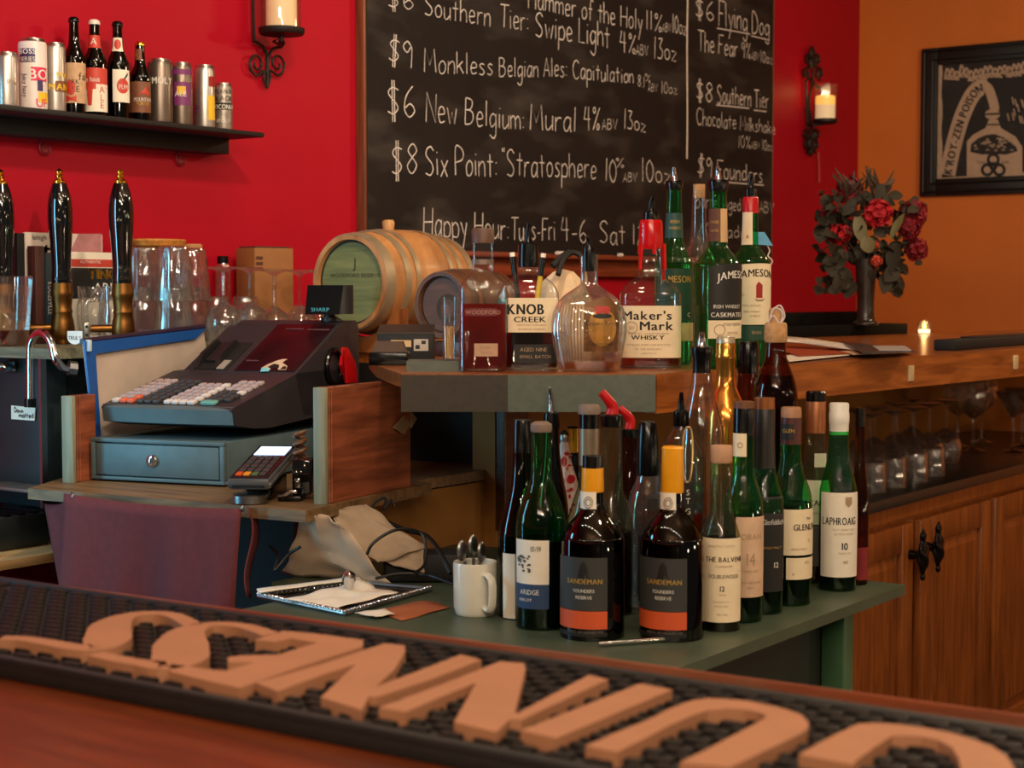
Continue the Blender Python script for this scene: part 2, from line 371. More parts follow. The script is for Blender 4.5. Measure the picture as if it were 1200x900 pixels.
# ---------------------------------------------------------------- bottles
def sect_theta(x, rx, ex): q = max(-1, min(1, x/rx)); return asin(math.copysign(abs(q)**(ex/2), q))
def sect_pt(th, rx, ry, ex):   # th measured from the front (-y)
    e = 2.0/ex; s, c = sin(th), cos(th)
    return rx*math.copysign(abs(s)**e, s), -ry*math.copysign(abs(c)**e, c)
class Bot:
    """a bottle stood on a surface: silhouette given as (photo row, half width in photo pixels)"""
    def __init__(s, name, label, cat, cx, by, prof, gm, z, dep=None, ry=1.0, ex=2.0, group=None, turn=0, seg=32, rf=None):
        hwb = prof[0][1]
        if dep is None:
            P = on_z(cx, by, z); d0 = depth(P); r = hwb*d0/FPX
            hv = Vector((P.x, P.y, 0)).normalized(); c = P+hv*(r*ry); c.z = z; s.dep = depth(c)
        else: c = px_at(cx, dep, z); s.dep = depth(c)
        s.c = c; s.s = s.dep/FPX; s.cx = cx; s.z0 = z; s.ry = ry; s.ex = ex; s.prof = prof
        s.rz = atan2(-c.y, -c.x)+pi/2+turn; s.turn = turn
        s.t = thing(name, label, cat, c, s.rz, group)
        s.gp = [(max(0, s.zz(y)) if i else 0.0, hw*s.s) for i, (y, hw) in enumerate(prof)]
        gp = s.smooth(s.gp); s.gps = gp; mb = MB()
        r0 = gp[0][1]; gp = [(0, r0*.86), (.003, r0)]+gp[1:]
        mb.lathe(gp, seg, ry, ex, True, False, rfun=rf); s.body = obj('glass_body', mb, gm, s.t, False)
    def zz(s, y): return on_pl(s.cx, y, s.c, Hd).z-s.z0
    def smooth(s, gp, n=4):
        P = bez([(r, z, 0) for z, r in gp], n); return [(p.y, max(p.x, 1e-4)) for p in P]
    def r_at(s, y):
        z = s.zz(y); p = s.gps
        if z <= p[0][0]: return p[0][1]/s.s
        for (za, ra), (zb, rb) in zip(p, p[1:]):
            if za <= z <= zb: return (ra+(rb-ra)*(z-za)/max(1e-7, zb-za))/s.s
        return p[-1][1]/s.s
    def liquid(s, ytop, m, name='liquid'):
        pts = [(y, hw) for y, hw in s.prof if y > ytop]+[(ytop, s.r_at(ytop))]
        gp = [(max(.005, s.zz(y)), hw*s.s*.95) for y, hw in pts]
        if len(gp) > 2: gp = s.smooth(gp)
        obj(name, MB().lathe(gp, 28, s.ry, s.ex), m, s.t, False); return s
    def part(s, name, prof, m, dx=0, ry=1, ex=2, lab=None):
        M = Matrix.Translation((dx*s.s, 0, 0))
        o = obj(name, MB().lathe([(s.zz(y), max(hw*s.s, 1e-4)) for y, hw in prof], 24, ry, ex, M=M), m, s.t, False)
        if lab: o['label'] = lab
        return o
    def spout(s, yb, yt, m, lean=3, hw=3.2, collar=None, cm=None, dx=0):
        """speed pourer: stopper collar and a tapering bent spout"""
        if collar: s.part('pourer_collar', collar, cm or BLKP, dx)
        z0, z1 = s.zz(yb), s.zz(yt); k = s.s; x0 = dx*k
        path = bez([(x0, 0, z0), (x0, 0, z0+(z1-z0)*.35), (x0-lean*k*.3, -.002, z0+(z1-z0)*.7), (x0-lean*k, -.006, z1)], 4)
        n = len(path); obj('pourer_spout', MB().tube(path, [hw*k*(1.15-.65*i/(n-1)) for i in range(n)], 10), m, s.t, False); return s
    def patch(s, x0, x1, y0, y1, off, nu=14, top=0, hw0=None):
        a = s.turn; r = (hw0 or s.r_at((y0+y1)/2)); ro = r*s.s
        t0 = sect_theta(x0-s.cx, r, s.ex) if abs(x0-s.cx) <= r else math.copysign(pi/2+.3, x0-s.cx)
        t1 = sect_theta(x1-s.cx, r, s.ex) if abs(x1-s.cx) <= r else math.copysign(pi/2+.3, x1-s.cx)
        z0, z1 = s.zz(y1), s.zz(y0); vs = []; fs = []; nv = 5
        for j in range(nv):
            yy = y1+(y0-y1)*j/(nv-1); rr = (hw0 or s.r_at(yy))*s.s+off
            for i in range(nu+1):
                u = i/nu; th = t0+(t1-t0)*u; x, y = sect_pt(th, rr, rr*s.ry if s.ry == 1 else s.r_at(yy)*s.s*s.ry+off, s.ex)
                zq = z0+(z1-z0)*j/(nv-1)+(top*s.s*(1-(2*u-1)**2) if j == nv-1 else 0)
                vs.append(Vector((x, y, zq)))
        for j in range(nv-1):
            for i in range(nu): q = j*(nu+1)+i; fs.append((q, q+1, q+nu+2, q+nu+1))
        return vs, fs
    def label(s, x0, x1, y0, y1, m, texts=(), name='label', top=0, border=None, lab=None, hw0=None):
        R0 = Matrix.Rotation(-s.turn, 4, 'Z')
        v, f = s.patch(x0, x1, y0, y1, .0009, top=top, hw0=hw0); mb = MB().add([R0 @ p for p in v], f)
        L = obj(name, mb, m, s.t, False, angle=180)
        if lab: L['label'] = lab
        by = {}
        for t in texts:
            txt, xc, yb, cap, ink = t[:5]; wide = t[5] if len(t) > 5 else 1.0
            arc = t[6] if len(t) > 6 else 0
            by.setdefault(ink.name, (ink, MB()))
            V, Fc = text2d(txt, cap*s.s, wide); zb = s.zz(yb); r = (hw0 or s.r_at(yb)); ro = r*s.s+.0015
            tc = sect_theta(max(-r, min(r, xc-s.cx)), r, s.ex); W = max((abs(p[0]) for p in V), default=1)
            vv = []
            for (px, pz) in V:
                if s.ex > 2.2 or s.ry != 1: th = sect_theta((xc-s.cx)*s.s+px, ro, s.ex)
                else: th = tc+px/ro
                rr = ((hw0 or s.r_at(yb-pz/s.s))*s.s+.0015)
                x, y = sect_pt(th, rr, rr*s.ry if s.ry == 1 else s.r_at(yb-pz/s.s)*s.s*s.ry+.0015, s.ex)
                vv.append(R0 @ Vector((x, y, zb+pz+arc*s.s*(1-(px/W)**2))))
            by[ink.name][1].add(vv, Fc)
        for ink, mb in by.values(): obj('lettering', mb, ink, L, False, smooth=False)
        return L
    def mark(s, polys, m, L, y, k_=0):
        """flat printed shapes: list of photo-pixel polygons wrapped on the front"""
        R0 = Matrix.Rotation(-s.turn, 4, 'Z'); mb = MB()
        for P in polys:
            gx = sum(p[0] for p in P)/len(P); gy = sum(p[1] for p in P)/len(P); n = len(P); vv = []
            for q in (.02, .25, .5, .75, 1):
                for (x0, y0) in P:
                    x, yy = gx+(x0-gx)*q, gy+(y0-gy)*q
                    r = s.r_at(yy); rr = r*s.s+.0015+.0002*k_; th = sect_theta(x-s.cx, r, s.ex)
                    a, b = sect_pt(th, rr, rr*s.ry if s.ry == 1 else r*s.s*s.ry+.0015+.0002*k_, s.ex); vv.append(R0 @ Vector((a, b, s.zz(yy))))
            mb.add(vv, [(j*n+i, j*n+(i+1) % n, (j+1)*n+(i+1) % n, (j+1)*n+i) for j in range(4) for i in range(n)]+[tuple(range(n))])
        obj('printed_mark', mb, m, L, False, smooth=False)
def disc(cx, cy, rx, ry=None, n=16): ry = ry or rx; return [(cx+rx*cos(2*pi*i/n), cy+ry*sin(2*pi*i/n)) for i in range(n)]

# ================================================================ THE SETTING
RED = mat('red_wall_paint', (.40, .0035, .016), .5, var=.07, scale=2.5, bump=.05, spec=.15)
OCHRE = mat('orange_wall_paint', (206, 112, 36), .55, var=.07, scale=2.0, bump=.05)
CEIL = mat('ceiling_paint', (120, 95, 75), .8, var=.05, scale=2)
FLOOR = wood('floor_boards', (42, 26, 18), (74, 46, 30), 'X', .45, 4)
def struct(name, mb, m): return obj(name, mb, m, kind='structure', smooth=False)
YR, XO = 3.12, 7.0
struct('floor', MB().box(-2.6, XO+.1, -2.6, YR+.1, -.1, 0), FLOOR)
struct('wall_back', MB().box(-2.6, XO, YR, YR+.1, 0, 2.95), RED)
struct('wall_right', MB().box(XO, XO+.1, -2.6, YR+.1, 0, 2.95), OCHRE)
struct('ceiling', MB().box(-2.6, XO+.1, -2.6, YR+.1, 2.95, 3.05), CEIL)
struct('baseboard_right', MB().box(XO-.02, XO, -2.6, YR-.02, 0, .12, .004), mat('dark_trim', (44, 26, 18), .4))

OAK = wood('honey_oak', (112, 58, 20), (166, 94, 38), 'X', .3, 5, .35)
OAKF = wood('oak_edge', (120, 62, 22), (178, 102, 44), 'X', .35, 5, .2)
TEALLIT = wood('greenish_lit_board', (78, 86, 76), (88, 95, 83), 'X', .5, 6, .1)  # teal light from the left is mixed into this board colour
DKWOOD = wood('dark_stained_wood', (46, 26, 16), (82, 46, 26), 'X', .4, 6)
REDWOOD = wood('reddish_board', (92, 44, 26), (164, 88, 56), 'X', .45, 5, .1, 9)
PLY = wood('raw_plywood', (150, 116, 74), (196, 158, 108), 'X', .6, 6, 0)

# low wall behind the bottle shelf
KN = mat('ochre_panel_paint', (150, 98, 34), .7, var=.1, scale=3)
kw = MB().box(2.86, 6.45, 2.10, 2.16, 0, 1.18); kw.box(2.30, 2.86, 2.13, 2.16, 0, .985)
struct('wall_low', kw, KN)
struct('trim_1', MB().box(2.862, 2.95, 2.075, 2.10, .88, 1.18, .003), DKWOOD)

# ---- raised wooden bar top with its chamfered end
zL = 1.25
LP = [(2.523, 1.502), (6.6, 1.24), (6.6, 1.93), (5.30, 2.11), (5.30, 2.42), (3.75, 2.42), (3.75, 3.115), (2.97, 3.115), (2.97, 2.425), (2.78, 2.385), (2.50, 2.125), (2.40, 2.02), (2.262, 1.866)]
lt = thing('bar_counter', 'long raised wooden bar top with a cut-off corner carrying the liquor bottles', 'counter', (3.6, 1.6, zL-.07))
obj('counter_top', MB().prism(LP, zL-.024, zL), OAK, lt, smooth=False)
def inset(p, d): return (p[0]+d[0], p[1]+d[1])
a0, a1 = Vector((2.523, 1.502, 0)), Vector((6.6, 1.24, 0)); dv = (a1-a0).normalized(); nv = Vector((-dv.y, dv.x, 0))
def edge_board(A, B, z0, z1, th, back=.003):
    d = (B-A).normalized(); n = Vector((-d.y, d.x, 0))
    q = [A+n*back, B+n*back, B+n*(back+th), A+n*(back+th)]
    return MB().prism([(p.x, p.y) for p in q], z0, z1)
obj('front_apron', edge_board(a0, a1, zL-.07, zL-.002, .028, -.004), OAKF, lt, smooth=False)
c0, c1 = Vector((2.262, 1.866, 0)), Vector((2.523, 1.502, 0)); mid = c0.lerp(c1, .42)
obj('corner_apron', edge_board(mid, c1, zL-.067, zL-.002, .026, -.004), TEALLIT, lt, smooth=False)  # lit stretch of the corner, its teal light held in the colour
obj('corner_apron', edge_board(c0, mid, zL-.067, zL-.002, .024, -.003), wood('shadowed_apron_wood', (46, 37, 28), (56, 45, 33), 'X', .5, 6, .05), lt, smooth=False)  # same corner board in cast shadow, painted as a darker wood
obj('cubby_dark_board', MB().box(2.95, 2.968, 2.17, 2.85, .95, zL-.024), BLKM, lt, smooth=False)  # black board added to keep the cubby behind it dark
obj('support_post', MB().box(5.9, 5.98, 1.75, 1.83, .90, zL-.024), DKWOOD, lt, smooth=False)
for px, py in ((1065, 437), (1188, 424)):
    pl_n = Vector((dv.y, -dv.x, 0)); P = on_pl(px, py, a0, pl_n)
    k = MB().box(-.013, .013, -.008, .003, -.019, .017, .003, Matrix.Translation(P) @ Matrix.Rotation(atan2(dv.y, dv.x), 4, 'Z'))
    obj('edge_clip', k, mat('clip_metal', (214, 190, 146), .45, .2), lt)

# ---- oak base cabinets with dark worktop
OAKC = wood('cabinet_oak', (108, 56, 18), (154, 84, 32), 'Z', .38, 5, .3)
wt = tag(obj('worktop', MB().box(3.40, 5.75, 1.575, 2.098, .872, .90, .004), mat('dark_laminate', (46, 44, 40), .3, var=.3, scale=160)),
         'dark laminate worktop under the raised bar holding the upturned glasses', 'worktop')
cb = thing('base_cabinet', 'oak base cabinet with framed doors and black handles below the glassware', 'cabinet', (4.55, 1.59, 0))
mb = MB().box(3.45, 5.70, 1.60, 2.095, .10, .870); mb.box(3.45, 5.70, 1.592, 1.60, .835, .870)
obj('carcass', mb, OAKC, cb, smooth=False)
obj('toe_board', MB().box(3.45, 5.70, 1.65, 1.67, 0, .10), BLKM, cb, smooth=False)
DOORX = [(3.47, 3.905), (3.952, 4.455), (4.492, 4.99), (5.05, 5.55)]
for i, (x0, x1) in enumerate(DOORX):
    z0, z1, y = .13, .823, 1.58; fw = .07
    mb = MB()
    mb.box(x0, x0+fw, y, y+.02, z0, z1, .005); mb.box(x1-fw, x1, y, y+.02, z0, z1, .005)
    mb.box(x0+fw, x1-fw, y, y+.02, z0, z0+fw, .005); mb.box(x0+fw, x1-fw, y, y+.02, z1-fw, z1, .005)
    d = obj('door', mb, OAKC, cb)
    mb = MB()
    xa, xb, za, zb = x0+fw, x1-fw, z0+fw, z1-fw; e = .03
    vs = [(xa, y+.014, za), (xb, y+.014, za), (xb, y+.014, zb), (xa, y+.014, zb), (xa+e, y+.006, za+e), (xb-e, y+.006, za+e), (xb-e, y+.006, zb-e), (xa+e, y+.006, zb-e)]
    mb.add(vs, [(4, 5, 6, 7), (0, 1, 5, 4), (1, 2, 6, 5), (2, 3, 7, 6), (3, 0, 4, 7)])
    obj('raised_panel', mb, OAKC, d, smooth=False)
    hx = (x1-.025) if i % 2 == 0 else (x0+.028)
    hz = on_y(1077 if i == 0 else 1103, 652 if i == 0 else 640, 1.55).z if i < 2 else .735
    mb = MB().tube([(hx, y, hz), (hx, y-.03, hz)], [.013, .008], 10)
    prof = [(-.062, .003), (-.055, .010), (-.042, .008), (-.026, .017), (0, .023), (.02, .018), (.036, .010), (.05, .013), (.058, .007), (.066, .003)]
    mb.lathe(bez_prof(prof, 3), 24, .6, M=Matrix.Translation((hx, y-.034, hz)), rfun=lambda z, a: 1+.16*cos(3*a+z*150)*(abs(z) < .045))
    obj('handle', mb, mat('black_iron', (20, 16, 15), .32, .6), d)

# ---- green bottle shelf
GRN = mat('green_shelf_paint', (70, 82, 64), .42, var=.2, scale=8, bump=.1)
zS = .87
sh = thing('bottle_shelf', 'dark green painted shelf under the bar crowded with wine and whisky bottles', 'shelf', (2.3, 1.6, 0))
obj('shelf_board', MB().prism([(1.80, 1.153), (2.813, 1.153), (2.813, 1.40), (2.72, 2.095), (2.17, 2.095), (2.17, 1.955), (1.80, 1.955)], zS-.018, zS), GRN, sh, smooth=False)
obj('front_panel', MB().box(1.90, 2.66, 1.23, 1.25, 0, zS-.018), mat('dark_green_panel', (34, 42, 32), .6, var=.2, scale=6), sh, smooth=False)
obj('end_panel', MB().box(2.66, 2.70, 1.25, 2.05, 0, zS-.018), mat('dark_green_panel', (34, 42, 32)), sh, smooth=False)
obj('leg', MB().box(2.625, 2.665, 1.185, 1.228, 0, zS-.018, .003), mat('green_leg_paint', (60, 96, 62), .5, var=.1), sh)

# ================================================================ RED WALL: chalkboard, sconces, can shelf
YB = 3.095
BD = mat('blackboard_slate', (31, 26, 25), .65, var=.2, scale=3, spec=.2)
cbX0, cbX1, cbZ0, cbZ1 = 3.597, 6.108, 1.515, 2.80
cbd = thing('chalkboard', 'large blackboard on the red wall chalked with the beer list and happy hour', 'chalkboard', (4.85, YB, cbZ0))
obj('board', MB().box(cbX0, cbX1, YB, YR-.001, cbZ0, cbZ1), BD, cbd, smooth=False)
obj('side_strip', MB().box(cbX1, cbX1+.008, YB-.002, YR-.001, cbZ0, cbZ1, .002), wood('strip_wood', (96, 50, 30), (130, 74, 44), 'Z', .5), cbd)
obj('side_strip', MB().box(cbX0-.012, cbX0, YB-.006, YR-.001, cbZ0, cbZ1, .002), wood('strip_wood', (96, 50, 30), (130, 74, 44), 'Z', .5), cbd)
tray = MB().box(cbX0, cbX1-.6, YB-.006, YR-.001, cbZ0-.075, cbZ0, .004); tray.box(cbX0, cbX1-.6, YB-.045, YB-.004, cbZ0-.018, cbZ0-.006, .003)
obj('chalk_rail', tray, wood('rail_wood', (104, 40, 22), (150, 66, 36), 'X', .45), cbd)
def chalk(txt, p0, p1, cap0, cap1=None, wpx=.95):
    """one handwritten line from photo pixel p0 to p1 (baseline), capital heights in pixels at both ends"""
    cap1 = cap1 or cap0; A = on_y(p0[0], p0[1], YB); B = on_y(p1[0], p1[1], YB)
    st, W = strokes(txt); h0 = cap0*depth(A)/FPX/7; h1 = cap1*depth(B)/FPX/7
    n = Vector((0, -1, 0)); W_ = {}; ws_ = list(strokes.words)
    for q, wi in zip(st, ws_):
        mb = W_.setdefault(wi, MB())
        pts = []
        for p in q:
            u = p.x/W; b = A.lerp(B, u); pts.append(Vector((b.x, YB-.0012, b.z+p.y*(h0+(h1-h0)*u))))
        hw = wpx*depth(A)/FPX*.60*min(1.15, ((cap0+cap1)/52)**.6)
        mb.ribbon(pts, [hw*(.75+.5*random.random()) for _ in pts], n)
    for mb in W_.values(): obj('lettering', mb, CHALK, cbd, smooth=False)
chalk('Hammer of the Holy', (619, 9), (752, 36), 24, 24, 1.1); chalk('11%', (757, 34), (775, 37), 22, 20, 1.1); chalk('ABV', (776, 37), (786, 38), 10); chalk('10oz', (788, 38), (804, 41), 22, 16, 1.1)
chalk('$6', (455, 10), (484, 12), 24); chalk('Southern', (497, 18), (574, 31), 24, 26); chalk('Tier:', (586, 32), (619, 36), 26)
chalk('Swipe Light', (627, 42), (714, 56), 28, 28, 1.1); chalk('4%', (726, 60), (744, 64), 25, 22, 1.1); chalk('ABV', (745, 64), (759, 66), 12); chalk('13oz', (766, 68), (792, 72), 26, 18, 1.1)
chalk('$9', (455, 74), (483, 80), 30); chalk('Monkless', (497, 85), (577, 88), 28, 22); chalk('Belgian Ales:', (585, 90), (664, 90), 22, 22)
chalk('Capitulation', (671, 92), (742, 98), 22, 18, 1.1); chalk('8.1', (747, 101), (755, 103), 13); chalk('%', (756, 95), (762, 97), 9); chalk('ABV', (759, 107), (770, 108), 9); chalk('10oz', (775, 109), (793, 110), 14, 11)
chalk('$6', (454, 137), (486, 139), 38, 36); chalk('New Belgium:', (499, 142), (614, 152), 34, 26); chalk('Mural', (621, 152), (674, 155), 30, 28, 1.05)
chalk('4%', (684, 152), (702, 153), 28, 26, 1.05); chalk('ABV', (705, 152), (723, 152), 12); chalk('13oz', (731, 150), (756, 155), 24, 14, 1.1)
chalk('$8', (459, 207), (488, 204), 38, 34); chalk('Six Point:', (498, 206), (582, 206), 34, 30); chalk('"Stratosphere', (587, 206), (698, 209), 32, 26)
chalk('10', (709, 212), (722, 213), 26); chalk('%', (722, 196), (731, 196), 11); chalk('ABV', (730, 213), (746, 213), 10); chalk('10oz', (752, 212), (785, 215), 28, 18, 1.05)
chalk('Happy Hour:', (496, 277), (596, 281), 34, 28); chalk('Tues-Fri', (599, 281), (650, 282), 26); chalk('4-6, Sat 12-9', (657, 283), (772, 288), 28, 22)
chalk('$6', (815, 20), (836, 26), 22, 22, 1.2); chalk('Flying Dog', (842, 30), (901, 42), 30, 22, 1.1)
chalk('The Fear', (818, 60), (864, 66), 24, 20, 1.1); chalk('9%', (868, 67), (879, 69), 18); chalk('ABV', (880, 70), (889, 71), 9); chalk('10oz', (891, 73), (905, 75), 14, 11)
chalk('$8', (816, 116), (834, 121), 22, 22, 1.2); chalk('Southern Tier', (840, 121), (900, 127), 22, 20, 1.1)
chalk('Chocolate Milkshake', (816, 146), (908, 157), 20, 14, 1.0); chalk('10%', (865, 173), (879, 174), 14); chalk('ABV', (880, 174), (890, 175), 8); chalk('10oz', (893, 176), (906, 177), 13, 10)
chalk('$9', (817, 205), (834, 208), 22, 22, 1.1); chalk('Founders', (840, 209), (893, 214), 22, 18, 1.1)
chalk('Barrel Aged 11.9%ABV', (815, 243), (906, 250), 18, 12, .9); chalk('Canadian', (826, 276), (884, 280), 16, 14, .9)
for p0, p1 in (((840, 33), (879, 40)), ((880, 42), (901, 47)), ((839, 123), (878, 127)), ((883, 129), (898, 131)), ((843, 213), (895, 217))):
    obj('chalk_underline', MB().ribbon([on_y(*p0, YB)+Vector((0, -.0012, 0)), on_y(*p1, YB)+Vector((0, -.0012, 0))], .0018, Vector((0, -1, 0))), CHALK, cbd, smooth=False)
mb = MB(); dx = on_y(805, 100, YB).x
mb.ribbon([Vector((dx+.003*sin(i), YB-.0012, cbZ1-.02-i*.1)) for i in range(10)], .0045, Vector((0, -1, 0)))
obj('chalk_divider', mb, mat('fresh_chalk', (240, 226, 216), .9, var=.1, scale=200), cbd, smooth=False)
SM = glass('chalk_smear', (.86, .86, .86), (.86, .86, .86), .9, .0)
def smear_mat():
    m, n, L, out = _new('wiped_chalk_dust')
    tc = n.new('ShaderNodeTexCoord'); mp = n.new('ShaderNodeMapping'); mp.inputs['Scale'].default_value = (1.3, 1, 4.0); L.new(tc.outputs['Object'], mp.inputs[0])
    nz = n.new('ShaderNodeTexNoise'); nz.inputs['Scale'].default_value = 2.2; nz.inputs['Detail'].default_value = 5; L.new(mp.outputs[0], nz.inputs['Vector'])
    r = n.new('ShaderNodeValToRGB'); r.color_ramp.elements[0].position = .50; r.color_ramp.elements[1].position = .85
    r.color_ramp.elements[1].color = (.13, .13, .13, 1); L.new(nz.outputs['Fac'], r.inputs[0])
    d = n.new('ShaderNodeBsdfDiffuse'); d.inputs[0].default_value = lin((200, 184, 172))+(1,); t = n.new('ShaderNodeBsdfTransparent')
    mx = n.new('ShaderNodeMixShader'); L.new(r.outputs[0], mx.inputs[0]); L.new(t.outputs[0], mx.inputs[1]); L.new(d.outputs[0], mx.inputs[2]); L.new(mx.outputs[0], out.inputs[0]); return m
SMR = smear_mat()
mb = MB()
q = [Vector((x, YB-.0007, z)) for x, z in ((cbX0+.01, cbZ0+.01), (cbX1-.01, cbZ0+.01), (cbX1-.01, cbZ1-.01), (cbX0+.01, cbZ1-.01))]
mb.add(q, [(0, 1, 2, 3)])
obj('chalk_smear', mb, SMR, cbd, smooth=False)
for (xa, xb, y, lab) in ((652, 660, 293.5, 'short white chalk stub left of the longer stick on the board rail'), (667, 679, 294.5, 'longer white chalk stick lying on the board rail'), (725, 729, 298, 'tiny chalk crumb farthest right on the board rail')):
    A = on_y(xa, y, YB-.025); B = on_y(xb, y, YB-.025); A.z = B.z = cbZ0+.001
    tag(obj('chalk_stick', MB().tube([A, B], .006, 10), CHALK), lab, 'chalk', 'chalk on the board rail')

def scroll(c, r0, r1, turns, a0, plane_y, sgn=1, n=26):
    return [Vector((c[0]+sgn*(r0+(r1-r0)*i/n)*cos(a0+turns*2*pi*i/n), plane_y, c[1]+(r0+(r1-r0)*i/n)*sin(a0+turns*2*pi*i/n))) for i in range(n+1)]
WAX = mat('candle_wax', (236, 200, 158), .5, var=.06, scale=14)
FLAME = mat('candle_glow', (255, 170, 70), .5, var=.05, emit=2.2)
# left sconce
B0 = on_y(330, 38, 3.03); k = depth(B0)/FPX
sc = thing('wall_sconce', 'wrought iron sconce with pale pillar candle left of the blackboard', 'sconce', (B0.x, YR-.012, B0.z))
P = lambda x, y, Y=3.105: on_y(x, y, Y)
mb = MB().tube([P(296, -40), P(297, 20), P(298, 48)], .004, 8)
mb.tube(bez([P(298, 48), P(308, 54), P(313, 66), P(313, 80), P(314, 102)], 5), .004, 8)
mb.tube(bez([P(330, 55), P(320, 57), P(315, 66), P(314, 80), P(313, 102)], 5), .004, 8)
for sg, cx in ((1, 301), (-1, 325)):
    c = P(cx, 75); mb.tube(bez([P(313, 82), P(313-sg*6, 84)]+scroll((c.x, c.z), .030, .008, -sg*1.25 if 0 else 1.3, -pi/2, 3.105, -sg, 14), 2), .0035, 7)
for sg in (1, -1): mb.tube(bez([P(313, 80), P(313+sg*4, 90), P(313, 103)], 5), .003, 7)
obj('scroll_bracket', mb, IRON, sc)
mb = MB().tube([P(330, 55), Vector((B0.x, 3.03, B0.z-.02)), B0], .004, 8)
for a in range(3): mb.tube([B0+Vector((0, 0, -.01)), B0+Vector((.02*(a-1), .01, -.025)), P(330, 55)], .003, 7)
obj('arm', mb, IRON, sc)
obj('candle_plate', MB().lathe([(-.006, 25*k), (0, 27*k), (.01, 27*k), (.01, 24*k), (.003, 23*k)], 32, M=Matrix.Translation(B0)), IRON, sc)
obj('candle', MB().lathe([(.004, 18*k), (.16, 18*k), (.162, 15*k)], 28, M=Matrix.Translation(B0)), mat('dim_glowing_wax', (244, 206, 158), .5, var=.06, emit=.14), sc)
obj('glass_cylinder', MB().lathe([(.011, 22.5*k), (.24, 22.5*k)], 32, cap0=False, cap1=False, M=Matrix.Translation(B0)), G_CLEAR, sc)
# right sconce
B1 = on_y(967, 143, 3.03); k = depth(B1)/FPX
sc = thing('wall_sconce', 'wrought iron sconce with lit cream candle right of the blackboard', 'sconce', (B1.x, YR-.012, B1.z))
mb = MB()
for pts in ([(944, 95), (945, 120), (947, 150)], [(950, 92), (956, 100), (962, 104)], [(952, 54), (951, 70), (953, 90), (948, 120), (952, 160), (951, 183)]): mb.tube(bez([P(*q) for q in pts], 6), .006, 8)
for (cx, cy, sg) in ((944, 86, 1), (961, 86, -1), (945, 158, 1), (957, 158, -1), (947, 70, 1), (958, 70, -1), (946, 170, 1), (956, 170, -1)):
    c = P(cx, cy); mb.tube(scroll((c.x, c.z), .030, .006, 1.3, -pi/2, 3.105, sg, 18), .006, 7)
for (cx, cy, rr) in ((952, 62, .020), (952, 74, .024), (950, 168, .022), (951, 178, .015)): mb.ball(P(cx, cy, 3.1), rr, 10, 6, (1, .5, 1.3))
obj('scroll_bracket', mb, IRON, sc)
obj('arm', MB().tube([P(947, 146), P(953, 147, 3.06), Vector((B1.x, 3.03, B1.z-.004))], .007, 8), IRON, sc)
obj('candle_plate', MB().lathe([(-.008, 12*k), (0, 14.5*k), (.012, 14.5*k), (.012, 13*k), (.0, 12*k)], 28, M=Matrix.Translation(B1)), IRON, sc)
can = obj('candle', MB().lathe([(.004, 11.5*k), (.070, 11.5*k)], 28, M=Matrix.Translation(B1)), mat('glowing_wax', (250, 214, 165), .5, var=.05, emit=.42), sc)
obj('glowing_top', MB().lathe([(.070, 11.5*k), (.105, 11.5*k), (.108, 10*k)], 28, M=Matrix.Translation(B1)), mat('glowing_wax_top', (255, 190, 96), .5, var=.08, scale=40, emit=.85), can)
obj('glass_cup', MB().lathe([(.008, 13*k), (.155, 13.4*k)], 28, cap0=False, cap1=False, M=Matrix.Translation(B1)), G_CLEAR, sc)
lamp('candle_flame_light', 'POINT', B1+Vector((0, 0, .135)), .25, (1, .5, .18), .008)
# thin red candle/cord hanging under it
tag(obj('cord', MB().tube([P(959, 178), P(960, 196), P(960, 214)], .004, 8), mat('pale_red_cord', (186, 60, 54), .6)), 'short pale red cord hanging on the red wall below the lit candle sconce', 'cord')

# can shelf
SHX1 = 3.03; zC = 1.790
cs = tag(obj('wall_shelf', MB().box(1.95, SHX1+.02, 2.955, 3.119, zC-.012, zC, .003).box(1.95, SHX1, 3.06, 3.119, zC-.05, zC-.012, .002), mat('black_shelf_paint', (15, 12, 13), .6, var=.15)),
         'narrow black wall shelf lined with beer cans and brown bottles', 'shelf')
for i, (x, y) in enumerate(((53, 174), (212, 187), (93, 152), (55, 24))):
    c = on_y(x, y, YR-.002)
    if i < 2:
        mb = MB().lathe([(0, .012), (.0015, .011), (.002, .006)], 16, M=Matrix.Translation(c) @ Matrix.Rotation(pi/2, 4, 'X')); mb.tube(scroll((c.x, c.z), .020, .012, .8, pi*.6, YR-.004, 1, 10), .0025, 6)
        tag(obj('wall_anchor', mb, mat('red_painted_metal', (.25, .004, .012), .5)), ('red painted screw anchor on the wall below the left end of the can shelf', 'red painted screw anchor on the wall below the right end of the can shelf')[i], 'wall anchor')
ALU = mat('aluminium', (196, 190, 184), .28, 1, var=.05)
